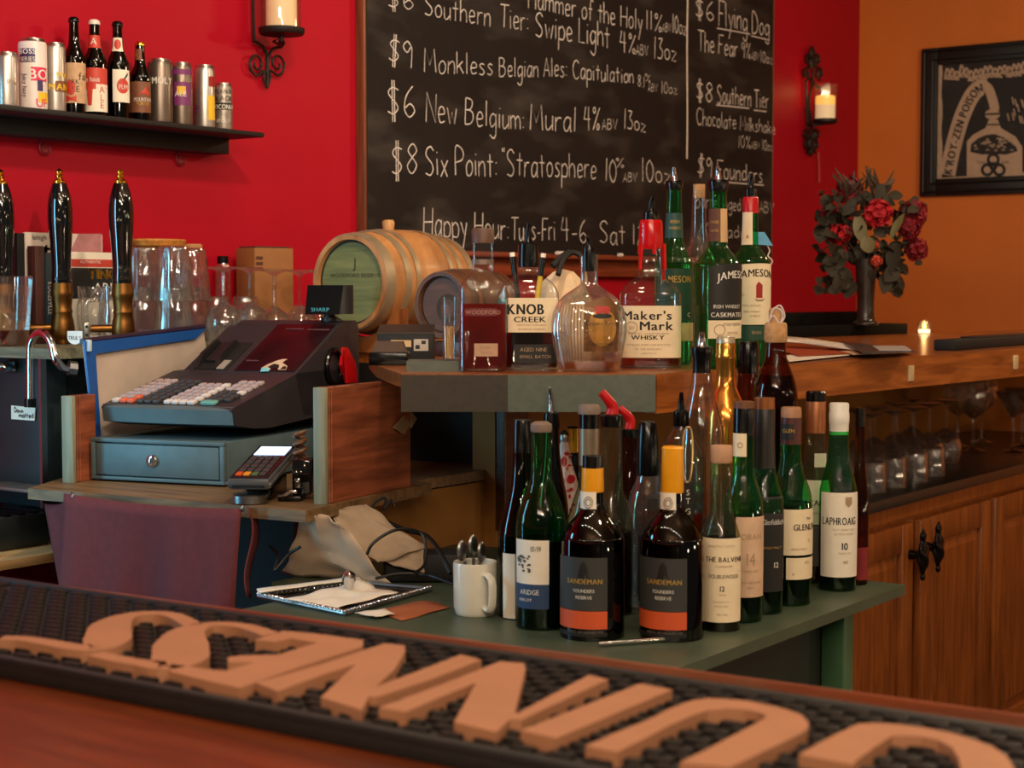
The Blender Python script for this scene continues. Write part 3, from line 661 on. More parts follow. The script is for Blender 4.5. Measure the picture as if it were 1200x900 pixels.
def can_thing(cx, by, ty, hw, label, bodym, texts=(), marks=(), band=None):
    P0 = on_y(cx, by, 3.035); P0.z = zC; d = depth(P0); s = d/FPX; r = hw*s
    top = on_y(cx, ty, 3.035).z-zC
    rz = atan2(-P0.y, -P0.x)+pi/2; t = thing('beer_can', label, 'beer can', P0, rz, 'cans on the wall shelf')
    obj('can_body', MB().lathe([(0, r*.78), (.006, r*.98), (.010, r), (top-.014, r), (top-.008, r*.95)], 30, cap1=False), bodym, t, False)
    mb = MB().lathe([(top-.0085, r*.955), (top-.003, r*.86), (top, r*.84), (top, r*.80), (top-.004, r*.77)], 30, cap0=False); obj('can_lid', mb, ALU, t, False)
    obj('pull_tab', MB().lathe([(top-.004, r*.3), (top-.001, r*.3)], 12, 1.6), ALU, t, False)
    for (x0, x1, y0, y1, m) in marks:   # printed colour fields
        vs = []; n = 8
        for y in (y1, y0):
            z = top*(by-y)/(by-ty)
            for i in range(n+1):
                a = asin(max(-1, min(1, (x0+(x1-x0)*i/n-cx)/hw))); vs.append((sin(a)*(r+.0006), -cos(a)*(r+.0006), z))
        obj('printed_field', MB().add(vs, [(i, i+1, n+2+i, n+1+i) for i in range(n)]), m, t, False, angle=180)
    by_ = {}
    for (tx, xc, yb, cap, m, *rest) in texts:
        wd = rest[0] if rest else 1; vert = len(rest) > 1
        V, Fc = text2d(tx, cap*s, wd); a0 = asin(max(-1, min(1, (xc-cx)/hw))); zb = top*(by-yb)/(by-ty)
        if vert: V = [(p[1], -p[0]) for p in V]
        vv = [(sin(a0+p[0]/r)*(r+.0012), -cos(a0+p[0]/r)*(r+.0012), zb+p[1]) for p in V]
        by_.setdefault(m.name, (m, MB()))[1].add(vv, Fc)
    for m, mb in by_.values(): obj('lettering', mb, m, t, False, smooth=False)
SILV = mat('silver_can', (186, 178, 172), .3, .85, var=.06); PALEC = mat('pale_can', (226, 214, 208), .4, var=.04)
PEWT = mat('pewter_can', (120, 106, 96), .32, .8, var=.08)
PINK = mat('hot_pink_print', (214, 34, 84), .5, var=.03); MAGE = mat('purple_print', (118, 40, 104), .5, var=.05); YEL = mat('yellow_print', (232, 190, 40), .5, var=.04); NAVY = mat('navy_print', (62, 44, 96), .5, var=.05)
can_thing(8, 125, 62, 14, 'plain pale silver can at the left end of the wall shelf', SILV, [('IPA', 14, 98, 6, INKT)])
can_thing(39, 126, 46, 16.5, 'tall white can with pink and purple print on the wall shelf', PALEC,
          [('*BOSS', 33, 64, 6, INKW), ('SERIES', 33, 72, 5.5, INKW, .9), ('*BO', 46, 91, 12, INKW, 1), ('UF', 49, 121, 10, PINK), ('Juicy hazy', 28, 98, 6, NAVY, .8, 1)],
          [(25, 42, 58, 73, NAVY), (37, 54, 78, 93, PINK), (45, 55, 105, 116, YEL), (44, 50, 92, 104, NAVY)])
can_thing(65, 129, 51, 12.5, 'slim silver can with yellow lettering beside the brown bottles', SILV, [('*MY', 73, 90, 7, YEL, 1), ('*MAN', 70, 103, 8, YEL, 1)], [(65, 77, 93, 105, mat('brown_print', (120, 70, 30), .5))])
can_thing(188, 143, 70, 14.5, 'dark pewter can with pale lettering immediately right of the brown bottles', PEWT, [('*MOLY', 191, 98, 8, INKW, .8)])
can_thing(213, 146, 74, 12.5, 'purple and silver can second right of the brown bottles', PEWT, [('ALE', 212, 112, 6, INKW)], [(205, 223, 96, 122, MAGE), (203, 225, 82, 88, MAGE), (208, 218, 101, 110, YEL)])
can_thing(240, 149, 77, 12, 'silver can with red and yellow patches near the shelf end', SILV, [('e', 231, 130, 14, MAGE)], [(245, 251.5, 90, 101, INKR), (244, 251.5, 111, 138, YEL)])
can_thing(262, 152, 98, 10.5, 'small short can reading COCONUT at the right end of the shelf', mat('black_silver_can', (150, 140, 132), .35, .6, var=.3, scale=60), [('PLAN B', 262, 110, 5, BLKLAB, .9), ('BLACK', 262, 118, 6, BLKLAB, .9), ('*COCONUT', 262, 127, 5.5, INKW, .75), ('STOUT', 262, 142, 4, INKW)], [(252.5, 271.5, 120, 128, BLKLAB)])
def beer(cx, by, ty, hw, label, labs, neck, capm):
    h = by-ty; P0 = on_y(cx, by, 3.04); d = depth(P0)
    b = Bot('beer_bottle', label, 'beer bottle', cx, by, [(by, hw), (by-h*.50, hw), (by-h*.60, hw*.88), (by-h*.70, hw*.55), (by-h*.80, hw*.46), (by-h*.95, hw*.42)], G_BLACK, zC, dep=d, group='bottles on the wall shelf')
    b.part('cap', [(by-h*.945, hw*.5), (by-h*.955, hw*.52), (by-h*.985, hw*.46), (ty, hw*.3)], capm)
    L = None
    for (x0, x1, y0, y1, m, tx) in labs: L = b.label(x0, x1, y0, y1, m, tx)
    if neck: b.label(*neck[:5], neck[5] if len(neck) > 5 else (), name='neck_label')
    return b, L
TANL = mat('kraft_label', (196, 158, 122), .6, var=.15, scale=80); REDL = mat('red_label', (196, 60, 44), .5, var=.06); BRNL = mat('brown_label', (120, 70, 44), .55, var=.2, scale=60)
b, L = beer(88, 131, 20, 12.5, 'tall dark beer bottle with kraft paper label, first from the cans on its left', [(77, 101.5, 75, 122, TANL, [('fal', 97, 95, 9, BLKLAB), ('DARK', 84, 100, 6, BLKLAB, .9), ('ALE', 86, 109, 7, BLKLAB)])], None, BLKP)
b.mark([disc(84, 104, 5, 9), [(79, 113), (90, 113), (90, 121), (79, 121)]], REDL, L, 100)
b, L = beer(112, 134, 23, 13.5, 'white capped beer bottle with a red and white ALE label', [(101, 125.5, 81, 106, REDL, [('hop haus', 106, 97, 6, INKW, .8)]), (101, 125.5, 106, 132, WHITE, [])], (103, 119, 42, 57, REDL, [('A', 111, 53, 8, INKW)]), mat('white_cap', (230, 225, 215), .4))
V = MB(); b.label(113, 125.5, 100, 131, WHITE, [('A', 119.5, 110, 8, REDL), ('L', 119.5, 119, 8, REDL), ('E', 119.5, 128, 8, REDL)], name='side_label')
b.mark([[(103, 102), (110, 100), (108, 125), (104, 125)]], REDL, L, 110)
b, L = beer(139, 139, 25, 13, 'dark beer bottle with white label and orange pumpkin', [(133, 151.5, 83, 121, WHITE, [('PUMP', 146, 106, 6, INKW, .7)])], (134, 144, 45, 61, WHITE), BLKP)
b.mark([disc(144, 102, 6.5, 9)], REDL, L, 100); b.mark([disc(139, 53, 3.5, 6)], REDL, L, 50); b.mark([[(145, 94), (149, 86), (150, 88), (147, 94)]], BLKLAB, L, 90)
b, L = beer(165, 142, 49, 12.5, 'shorter beer bottle with gold cap and brown mountain label', [(153, 176.5, 97, 133, BRNL, [('MOUNTAIN', 168, 120, 4.5, INKW, .7), ('PORTER', 168, 124.5, 4, INKO, .8)])], (154, 167, 58, 71, BRNL, [('III', 161, 67, 4, INKO)]), BRASS)
b.mark([[(161, 113), (171, 103), (174, 113)], [(165, 110), (171, 103), (176, 112)]], REDL, L, 110)

# ================================================================ ORANGE WALL: framed print
FRM = wood('black_frame_wood', (10, 8, 7), (20, 16, 14), 'Z', .5, 8, 0)
XP = XO-.02
pr = thing('framed_print', 'black framed print of a corked poison flask on the orange wall', 'picture', (XO-.015, 2.53, 1.80))
Y1, Y0, Z0, Z1 = 2.82, 2.24, 1.80, 2.44; fw = .075
mb = MB()
def mold(mb, y0, y1, z0, z1, horiz):
    mb.box(XO-.028, XO-.002, y0, y1, z0, z1, .006)
mold(mb, Y1-fw, Y1, Z0, Z1, 0); mold(mb, Y0, Y0+fw, Z0, Z1, 0); mold(mb, Y0+fw, Y1-fw, Z0, Z0+fw, 1); mold(mb, Y0+fw, Y1-fw, Z1-fw, Z1, 1)
for e in (.018, .055):
    mb.tube([(XO-.030, Y1-e, Z0+e), (XO-.030, Y1-e, Z1-e), (XO-.030, Y0+e, Z1-e), (XO-.030, Y0+e, Z0+e), (XO-.030, Y1-e, Z0+e)], .006, 8)
obj('frame', mb, FRM, pr)
PC = mat('print_cream', (206, 176, 150), .6, var=.08, scale=40); PK = mat('print_black', (34, 28, 27), .6, var=.15, scale=50)
obj('print_sheet', MB().box(XO-.012, XO-.004, Y0+fw-.005, Y1-fw+.005, Z0+fw-.005, Z1-fw+.005), PC, pr, smooth=False)
def art(px, off=.0135): return [on_x(x, y, XO-off) for x, y in px]
N_ = Vector((-1, 0, 0))
q = [(1104+.8*sin(i*1.7), 74+i*12.2) for i in range(12)]; q2 = [(1233+.8*cos(i*1.3), 62+i*12.5) for i in range(12)]
obj('printed_ground', MB().add(art(q[::-1]+q2), [tuple(range(24))]), PK, pr, smooth=False)
mb = MB()
arc = bez([(1110, 205, 0), (1117, 172, 0), (1128, 135, 0), (1142, 108, 0), (1156, 102, 0), (1163, 116, 0), (1166, 130, 0)], 5)
wd = [.036 if i < 20 else .020 for i in range(len(arc))]
mb.ribbon(art([(p.x, p.y) for p in arc], .0145), wd, N_)
mb.add(art(disc(1163, 134, 9, 6), .0145), [tuple(range(16))])
flask = [(1133, 206), (1133, 166), (1140, 158), (1155, 150), (1159, 140), (1169, 140), (1173, 150), (1190, 160), (1198, 172), (1198, 206)]
mb.add(art(flask, .0145), [tuple(range(len(flask)))])
sc_ = random.Random(3)
for i in range(22):   # hand-drawn scrolled title along the top
    x = 1107+i*5.6; y = 90-i*.5+sc_.uniform(-3, 3); h_ = sc_.uniform(6, 10)
    mb.ribbon(art([(p.x, p.y) for p in bez([(x, y+h_*.6, 0), (x+2.5, y-h_, 0), (x+5.5, y-2, 0), (x+1.5, y+3, 0), (x+6, y+h_*.5, 0)], 3)], .0145), .0042, N_)
for i in range(15):
    x = 1186+sc_.uniform(-8, 20); y = 112+sc_.uniform(0, 26); mb.ribbon(art([(x, y), (x+2, y+9)], .0145), .0025, N_)
obj('printed_lines', mb, PC, pr, smooth=False)
mb = MB()
inn = [(1137, 178), (1138, 169), (1146, 162), (1156, 158), (1165, 157), (1176, 161), (1189, 169), (1193, 177), (1180, 181), (1150, 181)]
mb.add(art(inn, .0152), [tuple(range(len(inn)))])
for (cx, cy) in ((1164, 187), (1157, 199), (1171, 199)):
    mb.ribbon(art(disc(cx, cy, 6, 6, 18)+[(cx+6, cy)], .0155), .0065, N_)
mb.ribbon(art(disc(1164, 195, 4, 4, 14)+[(1168, 195)], .0156), .003, N_)
mb.ribbon(art([(1154, 134), (1175, 133)], .0156), .004, N_); mb.ribbon(art([(1157, 146), (1171, 146)], .0156), .003, N_)
V = text2d('**K\'ROY-ZEN POISON', 1, 1.0)
Wt = max(p[0] for p in V[0]); path = [Vector((p.x, p.y, 0)) for p in arc[:20]]
ln = [0]
for p, r_ in zip(path, path[1:]): ln.append(ln[-1]+(r_-p).length)
def on_path(d):
    for i in range(len(ln)-1):
        if ln[i] <= d <= ln[i+1] or i == len(ln)-2:
            t = (path[i+1]-path[i]).normalized(); return path[i]+t*(d-ln[i]), t
tot = ln[-1]; vv = []
for p in V[0]:
    d = (p[0]+Wt)/(2*Wt)*tot*.97+1; c, t = on_path(d); nn = Vector((-t.y, t.x, 0)); q_ = c-nn*((p[1]-.5)*-9.6)*-1
    vv.append((q_.x, q_.y))
mb.add(art(vv, .0156), V[1])
v2 = text2d('GUARANTEED   PURE', 3.2, .9); mb.add(art([(1164+p[0]*.95, 190-p[1]-4*(1-(p[0]/30)**2)*-.6) for p in v2[0]], .0156), v2[1])
obj('printed_ink', mb, PK, pr, smooth=False)
mb = MB()
for i in range(40):
    x = sc_.uniform(1140, 1190); y = sc_.uniform(163, 177); mb.ribbon(art([(x, y), (x+2, y-1.6), (x+3.5, y)], .016), .0022, N_)
obj('printed_froth', mb, PC, pr, smooth=False)
obj('glazing', MB().box(XO-.0205, XO-.019, Y0+fw-.003, Y1-fw+.003, Z0+fw-.003, Z1-fw+.003), glass('picture_glass', (.95, .95, .95), (.7, .7, .7), .02, .03), pr, smooth=False)

# ================================================================ FRONT BAR with rubber mat
BARW = wood('bar_wood', (80, 32, 10), (112, 50, 18), 'Y', .3, 4, .2)
zB = 1.04
ff = lambda y: 1.326+(1.755-y)*(1.408-1.326)/(1.755-.468)
bt = thing('front_bar', 'reddish brown wooden bar top in the foreground under the rubber mat', 'bar', (1.0, 1.2, zB-.05))
obj('bar_top', MB().prism([(.30, -.6), (ff(-.6)-.03, -.6), (ff(3.0)-.03, 3.0), (.30, 3.0)], zB-.045, zB), BARW, bt, smooth=False)
obj('bar_nosing', MB().tube([(ff(-.6)-.028, -.6, zB-.0228), (ff(3.0)-.028, 3.0, zB-.0228)], .0225, 16), wood('nosing_wood', (146, 68, 48), (176, 98, 74), 'Y', .45, 4, .05), bt)
obj('bar_front_panel', MB().box(1.14, 1.18, -.6, 3.0, .0, zB-.045), DKWOOD, bt, smooth=False)
RUB = mat('black_rubber', (20, 18, 17), .6, var=.2, scale=40)
NUB = mat('rubber_nubs', (25, 21, 19), .55, spec=.25, var=.15, scale=40)
LET = mat('tan_rubber_letter', (168, 116, 84), .55, var=.05, scale=20)
ma = radians(1.6); mO = Vector((.968, .9, 0)); ex_ = Vector((cos(ma), sin(ma), 0)); ey_ = Vector((-sin(ma), cos(ma), 0))
MW, ML0, ML1 = .285, -.62, .98
def mp_(u, v): p = mO+ex_*u+ey_*v; return (p.x, p.y)
mt = thing('bar_mat', 'black studded rubber bar mat with big tan letters facing the bartender', 'bar mat', (mO.x+.14, mO.y, zB))
Mm = Matrix.Translation((mO.x, mO.y, 0)) @ Matrix.Rotation(ma, 4, 'Z')
mb = MB().box(0, MW, ML0, ML1, zB, zB+.015, .003, Mm)
for q in ((0, .012, ML0, ML1), (MW-.012, MW, ML0, ML1), (0, MW, ML0, ML0+.012), (0, MW, ML1-.012, ML1)): mb.box(q[0], q[1], q[2], q[3], zB+.010, zB+.0205, .003, Mm)
obj('rubber_base', mb, RUB, mt)
mb = MB(); rowp, colp = .0150, .0330; i = 0; u = .020
while u < MW-.016:
    v = ML0+.02+(colp/2 if i % 2 else 0)
    while v < .66: mb.box(u, u+.0105, v, v+.0215, zB+.012, zB+.0195, .002, Mm); v += colp
    u += rowp; i += 1
for k in range(9): mb.box(.016, MW-.016, .685+k*.033, .685+k*.033+.019, zB+.012, zB+.0195, .003, Mm)
ob = obj('nubs', mb, NUB, mt, kind='stuff')
zT = zB+.027
def mpx(x, y): p = on_z(x, y, zT); return (p.x, p.y)
def letter(nm, outs, strips=()):
    mb = MB()
    for P in outs: mb.prism([mpx(*p) for p in P], zB+.009, zT)
    for pts, wd in strips:
        C = bez([Vector(mpx(*p)+(0,)) for p in pts], 5); W = []
        n = len(pts)-1
        for j in range(len(C)):
            t = j/(len(C)-1)*n; a = min(int(t), n-1); W.append(wd[a]+(wd[a+1]-wd[a])*(t-a))
        L_, R_ = [], []
        for j, c in enumerate(C):
            t = (C[min(j+1, len(C)-1)]-C[max(j-1, 0)]).normalized(); nn = Vector((-t.y, t.x, 0)); L_.append(c+nn*W[j]); R_.append(c-nn*W[j])
        m_ = len(C); vs = [(p.x, p.y, z) for z in (zB+.009, zT) for p in L_+R_]
        o = 2*m_; fs = []
        for j in range(m_-1):
            fs += [(j, j+1, m_+j+1, m_+j), (o+j, o+m_+j, o+m_+j+1, o+j+1), (j, o+j, o+j+1, j+1), (m_+j, m_+j+1, o+m_+j+1, o+m_+j)]
        fs += [(0, m_, o+m_, o), (m_-1, o+m_-1, o+2*m_-1, 2*m_-1)]
        mb.add(vs, fs)
    obj('letter', mb, LET, mt, smooth=False)
letter('G', [[(936, 884), (962, 869), (984, 858), (1006, 848), (1028, 847), (1055, 849), (1080, 852), (1112, 858), (1140, 866), (1164, 875), (1180, 886), (1190, 902), (1190, 925), (1180, 945), (1150, 965), (1100, 978), (1050, 975), (1035, 960), (1080, 962), (1115, 950), (1126, 930), (1127, 905), (1124, 890), (1116, 876), (1100, 867), (1080, 863), (1062, 862), (1046, 862), (1026, 875), (1005, 890), (1000, 896)]])
letter('U', [[(686, 874), (720, 859), (760, 843), (785, 830), (810, 821), (830, 818), (850, 819), (875, 821), (900, 826), (922, 831), (940, 838), (948, 847), (946, 854), (938, 860), (900, 878), (856, 899), (825, 896), (797, 893), (830, 877), (862, 860), (896, 842), (898, 838), (888, 834), (872, 831), (852, 830), (830, 832), (812, 838), (785, 850), (760, 863), (724, 881), (705, 878)]])
letter('I', [[(610, 856), (750, 801), (788, 808), (652, 865)]])
letter('N', [[(586, 775), (614, 777), (616, 783), (604, 831), (604, 837), (645, 815), (690, 791), (713, 796), (663, 819), (612, 843), (597, 843), (582, 858), (532, 846), (558, 800), (520, 815), (476, 834), (444, 829), (520, 801)]])
letter('N', [[(450, 754), (474, 756), (475, 763), (462, 785), (440, 805), (490, 786), (540, 767), (564, 773), (505, 796), (441, 817), (432, 816), (424, 832), (376, 817), (417, 778), (380, 790), (325, 810), (300, 800), (375, 779)]])
letter('E', [[(426, 750), (424, 758), (352, 781), (281, 806), (240, 797), (200, 787), (200, 778), (240, 784), (265, 786), (300, 776), (267, 776), (267, 770), (284, 768), (326, 767), (372, 753), (340, 748), (322, 752), (299, 750), (332, 739), (374, 743)]])
letter('S', [], [([(318, 743), (285, 733), (248, 731), (220, 739), (212, 755), (211, 770), (196, 779), (165, 776), (135, 771), (112, 766)], [.010, .009, .009, .017, .026, .026, .017, .010, .010, .009])])
letter('S', [], [([(226, 732), (205, 721), (180, 718), (150, 721), (130, 732), (126, 748), (116, 757), (90, 758), (60, 753), (28, 748), (2, 747)], [.010, .009, .009, .011, .020, .023, .016, .011, .010, .009, .008])])

# ================================================================ LEFT: hand-pump cabinet, handles, glasses
GRNW = wood('grey_green_top', (92, 92, 74), (128, 124, 100), 'Y', .45, 6, .1)
zE = 1.275
bc = thing('pump_cabinet', 'black cabinet with greyish top carrying the beer pump handles', 'cabinet', (2.6, 2.95, 0))
obj('cabinet_top', MB().prism([(2.245, 2.79), (2.245, 3.115), (2.968, 3.115), (2.968, 2.87), (2.50, 2.79)], zE-.022, zE), GRNW, bc, smooth=False)
mb = MB().box(2.36, 2.95, 2.88, 3.11, .88, zE-.022); obj('carcass', mb, BLKM, bc, smooth=False)
obj('front_panel', MB().box(2.295, 2.36, 2.882, 3.04, .93, zE-.022, .003), mat('teal_lit_laminate', (30, 42, 44), .45, var=.15, scale=12), bc)  # teal light on this panel is tinted into its black
obj('edge_highlight', MB().box(2.285, 2.30, 2.876, 2.884, .93, zE-.022), STEEL, bc, smooth=False)  # bright strip standing in for the highlight along the panel edge
PXc = 2.25
def X(x, y, Xp=PXc): return on_x(x, y, Xp)
sw = thing('swan_neck_spout', 'curved steel swan neck spout hanging from the pump cabinet', 'beer spout', X(62, 432, 2.29))
obj('neck_tube', MB().tube(bez([X(84, 432, 2.29), X(74, 431, 2.27), X(65, 420), X(60, 402), X(52, 391), X(43, 391), X(37, 400), X(35.5, 415), X(35.5, 470)], 6), .0085, 10), CHROME, sw)
obj('fitting', MB().tube([X(80, 431.5, 2.285), X(89, 432.5, 2.30)], .016, 8), STEEL, sw)
obj('nozzle', MB().tube([X(35.5, 467), X(35.5, 477)], .0125, 12), BLKP, sw)
sw = thing('swan_neck_spout', 'cropped steel spout elbow at the left picture edge beside the pump cabinet', 'beer spout', X(8, 430, 2.29))
obj('neck_tube', MB().tube(bez([X(-14, 412), X(-6, 424), X(4, 430), X(14, 430, 2.29)], 5), .0085, 10), CHROME, sw)
obj('fitting', MB().tube([X(8, 430, 2.285), X(20, 429, 2.295)], .014, 8), STEEL, sw)
tg = tag(obj('tap_tag', MB().slab([X(14, 475, 2.292), X(42, 478, 2.292), X(41, 493, 2.292), X(14, 491, 2.292)], Vector((-.002, 0, 0))), WHITE), 'small handwritten white tag on the black pump cabinet below the spout', 'tag')
mb = MB(); Ng = Vector((-1, 0, 0))
for (txt, p, q) in (('Down', (17, 483), (27, 484)), ('malted', (22, 489), (39, 490))):
    st, W = strokes(txt); A, B = X(*p, 2.2895), X(*q, 2.2895); h_ = 5.5*depth(A)/FPX/7
    for s_ in st: mb.ribbon([A.lerp(B, v.x/W)+Vector((0, 0, v.y*h_)) for v in s_], .0011, Ng)
obj('handwriting', mb, INK, tg, smooth=False)
def pump(x, ytop, ybase, loc, label):
    t = thing('beer_pump', label, 'beer pump', loc, 0, 'beer pump handles')
    s = depth(loc)/FPX; H = (ybase-ytop)*s
    def Z(y): return (390-y)*s*(H/((390-183)*s))   # rows of the right-hand handle
    hp = [(318, 12), (312, 13.0), (300, 12), (285, 12.5), (265, 14), (245, 15.5), (228, 15.3), (215, 13.5), (203, 9.5), (200, 8.5)]
    pr = bez([(w_*s*.93, Z(y), 0) for y, w_ in hp], 4); lean = Matrix.Rotation(radians(-1.8), 4, 'Y') @ Matrix.Rotation(radians(1.5), 4, 'X')
    obj('handle_grip', MB().lathe([(p.y, p.x) for p in pr], 32, M=lean), mat('black_lacquer', (10, 10, 11), .08, var=0, coat=1), t, False)
    obj('brass_finial', MB().lathe([(Z(y), w_*s) for y, w_ in ((201, 6), (200, 7.5), (197, 7.5), (195.5, 4), (194, 3.2), (193, 4.6), (191, 4.8), (189.5, 3), (188.5, 4), (186, 4.2), (184.5, 2.6), (183, 1))], 20, M=lean), BRASS, t, False)
    obj('ferrule', MB().lathe([(Z(y), w_*s) for y, w_ in ((389, 9), (384, 9.5), (381, 12.5), (377, 13.6), (370, 13.8), (362, 12.6), (354, 11), (352, 11.8), (350, 11.8), (348, 10.8), (334, 12.0), (331, 13.2), (328, 12.8), (317, 11.8))], 28, M=lean), OLDBR, t, False)
    obj('foot', MB().lathe([(0, 8*s), (Z(386), 8*s)], 20), BLKM, t, False)
    P = Vector((0, 0, Z(370.5))); q = Vector((-.055, .045, 0))
    obj('brass_rod', MB().tube([P, P+q*.35, P+q*.4, P+q], [4.2*s, 4.2*s, 4.8*s, 4.4*s], 12), OLDBR, t, False)
    br = MB().box(-.007, .007, -.004, .004, -.024, .014, .003, Matrix.Translation(P+q*1.12) @ Matrix.Rotation(radians(-35), 4, 'Z'))
    o = obj('pivot_bracket', br, STEEL, t, False)
    mb = MB()
    for dz in (.004, -.014): mb.lathe([(-.0052, .0035), (.0052, .0035)], 10, M=Matrix.Translation(P+q*1.12+Vector((0, 0, dz))) @ Matrix.Rotation(radians(-35), 4, 'Z') @ Matrix.Rotation(pi/2, 4, 'X'))
    obj('bracket_hole', mb, BLKM, o, False)
    obj('link_pin', MB().tube([P+q*1.12+Vector((0, 0, -.024)), P+q*1.12+Vector((0, 0, -.042))], .004, 8), BRASS, t, False)
pump(139, 183, 388, px_at(145, 3.69, zE), 'tall black beer pump handle nearest the blue edged board')
pump(70, 188, 392, px_at(74, 3.74, zE), 'tall black beer pump handle in front of the magazine')
pump(2, 193, 397, px_at(6, 3.70, zE), 'tall black beer pump handle cropped at the left picture edge')
# pump clip badge
Pk = X(88, 396, 2.29); k = depth(Pk)/FPX
bd = thing('pump_badge', 'small white half round badge with small dark lettering beside the blue edged board', 'badge', Pk)
hp_ = [(-8.5*k, 8*k)]+[(8.5*k*cos(pi+pi*i/14), 1*k+8.5*k*sin(pi+pi*i/14)) for i in range(15)]+[(8.5*k, 8*k)]
Mb = Matrix.Translation(Pk) @ Matrix.Rotation(radians(-50), 4, 'Z') @ Matrix.Rotation(pi/2, 4, 'X')
obj('badge_plate', MB().prism(hp_, -.004, .004, Mb), mat('badge_white', (214, 226, 230), .35), bd, smooth=False)
v2 = text2d('TRULY', 4.5*k, .8); obj('lettering', MB().add([Mb @ Vector((p[0], p[1]-2*k, .0048)) for p in v2[0]], v2[1]), NAVY, bd, smooth=False)

# magazines and books on the cabinet against the wall
def upright(name, label, cat, x0, x1, y0, y1, Y, m, th=.012, texts=(), extra=None):
    A = on_y(x0, y0, Y); B = on_y(x1, y0, Y); z1 = A.z
    t = thing(name, label, cat, ((A.x+B.x)/2, Y, zE))
    obj('cover', MB().box(A.x, B.x, Y, Y+th, zE, z1, .001), m, t, smooth=False)
    by = {}
    for tx, xc, yb, cap, ink, *r in texts:
        P0 = on_y(xc, yb, Y); s = depth(P0)/FPX; V = text2d(tx, cap*s, (r[0] if r else 1)/cos(radians(42)))
        by.setdefault(ink.name, (ink, MB()))[1].add([(P0.x+p[0], Y-.0012, P0.z+p[1]) for p in V[0]], V[1])
    for ink, mb in by.values(): obj('lettering', mb, ink, t, smooth=False)
    return t
MAGP = mat('magazine_cover', (222, 208, 198), .4, var=.06)
t = upright('magazine', 'white magazine with large plum lettering behind the middle pump handle', 'magazine', 29, 120, 272, 395, 3.09, MAGP, .008,
        [('lehigh', 46, 281, 6, INK, .8), ('*st', 48, 306, 26, mat('dark_plum_print', (58, 36, 44), .5), .8), ('*le', 108, 306, 26, mat('dark_plum_print', (58, 36, 44), .5), .8)])
obj('cover_picture', MB().add([on_y(x, y, 3.0885) for x, y in ((92, 274), (119, 274), (119, 300), (80, 300))], [(0, 1, 2, 3)]), mat('mauve_print', (176, 120, 124), .5, var=.2), t, smooth=False)
upright('magazine', 'dark magazine spine left of the white one behind the pump handles', 'magazine', 20, 28.5, 273, 395, 3.085, BLKM, .012)
upright('book', 'white book with red band and yellow lettering behind the glass mug', 'book', 83, 136, 295, 395, 3.06, WHITE, .016,
        [('*TING', 120, 327, 12, mat('yellow_ink', (240, 170, 30), .5), .8), ('ARD', 124, 342, 11, INKW, .9), ('AUTHENTIC', 106, 308.5, 3.5, INKW, .9)])
t = [o for o in bpy.data.objects if o.name == 'book'][0]
obj('red_band', MB().box(on_y(83, 300, 3.06).x+.001, on_y(136, 300, 3.06).x-.001, 3.0594, 3.064, on_y(110, 313, 3.06).z, on_y(110, 304, 3.06).z), REDL, t, smooth=False)
obj('dark_band', MB().box(on_y(83, 300, 3.06).x+.001, on_y(136, 300, 3.06).x-.001, 3.0594, 3.064, on_y(110, 350, 3.06).z, on_y(110, 314, 3.06).z), BLKLAB, t, smooth=False)
# spines standing beside
for (x0, x1, y0, m, lab, tx, ym) in ((41, 52, 288, mat('maroon_spine', (74, 40, 36), .5), 'maroon book spine standing behind the pump cabinet glasses', None, 3.055),
                                  (53, 63, 296, mat('navy_spine', (34, 60, 72), .5), 'dark blue book spine with vertical lettering beside the middle pump handle', 'KOOZEVILLE', 3.055)):
    A = on_y(x0, y0, ym); B = on_y(x1, y0, ym)
    t = thing('book', lab, 'book', ((A.x+B.x)/2, ym, zE))
    obj('cover', MB().box(A.x, B.x, ym, ym+.028, zE, A.z, .002), m, t)
    if tx:
        s = depth(A)/FPX; V = text2d(tx, 6*s, .8); c = (A+B)/2
        obj('lettering', MB().add([(c.x+(p[1]-3*s)*1.2, ym-.0012, (zE+A.z)/2-p[0]) for p in V[0]], V[1]), INKW, t, smooth=False)

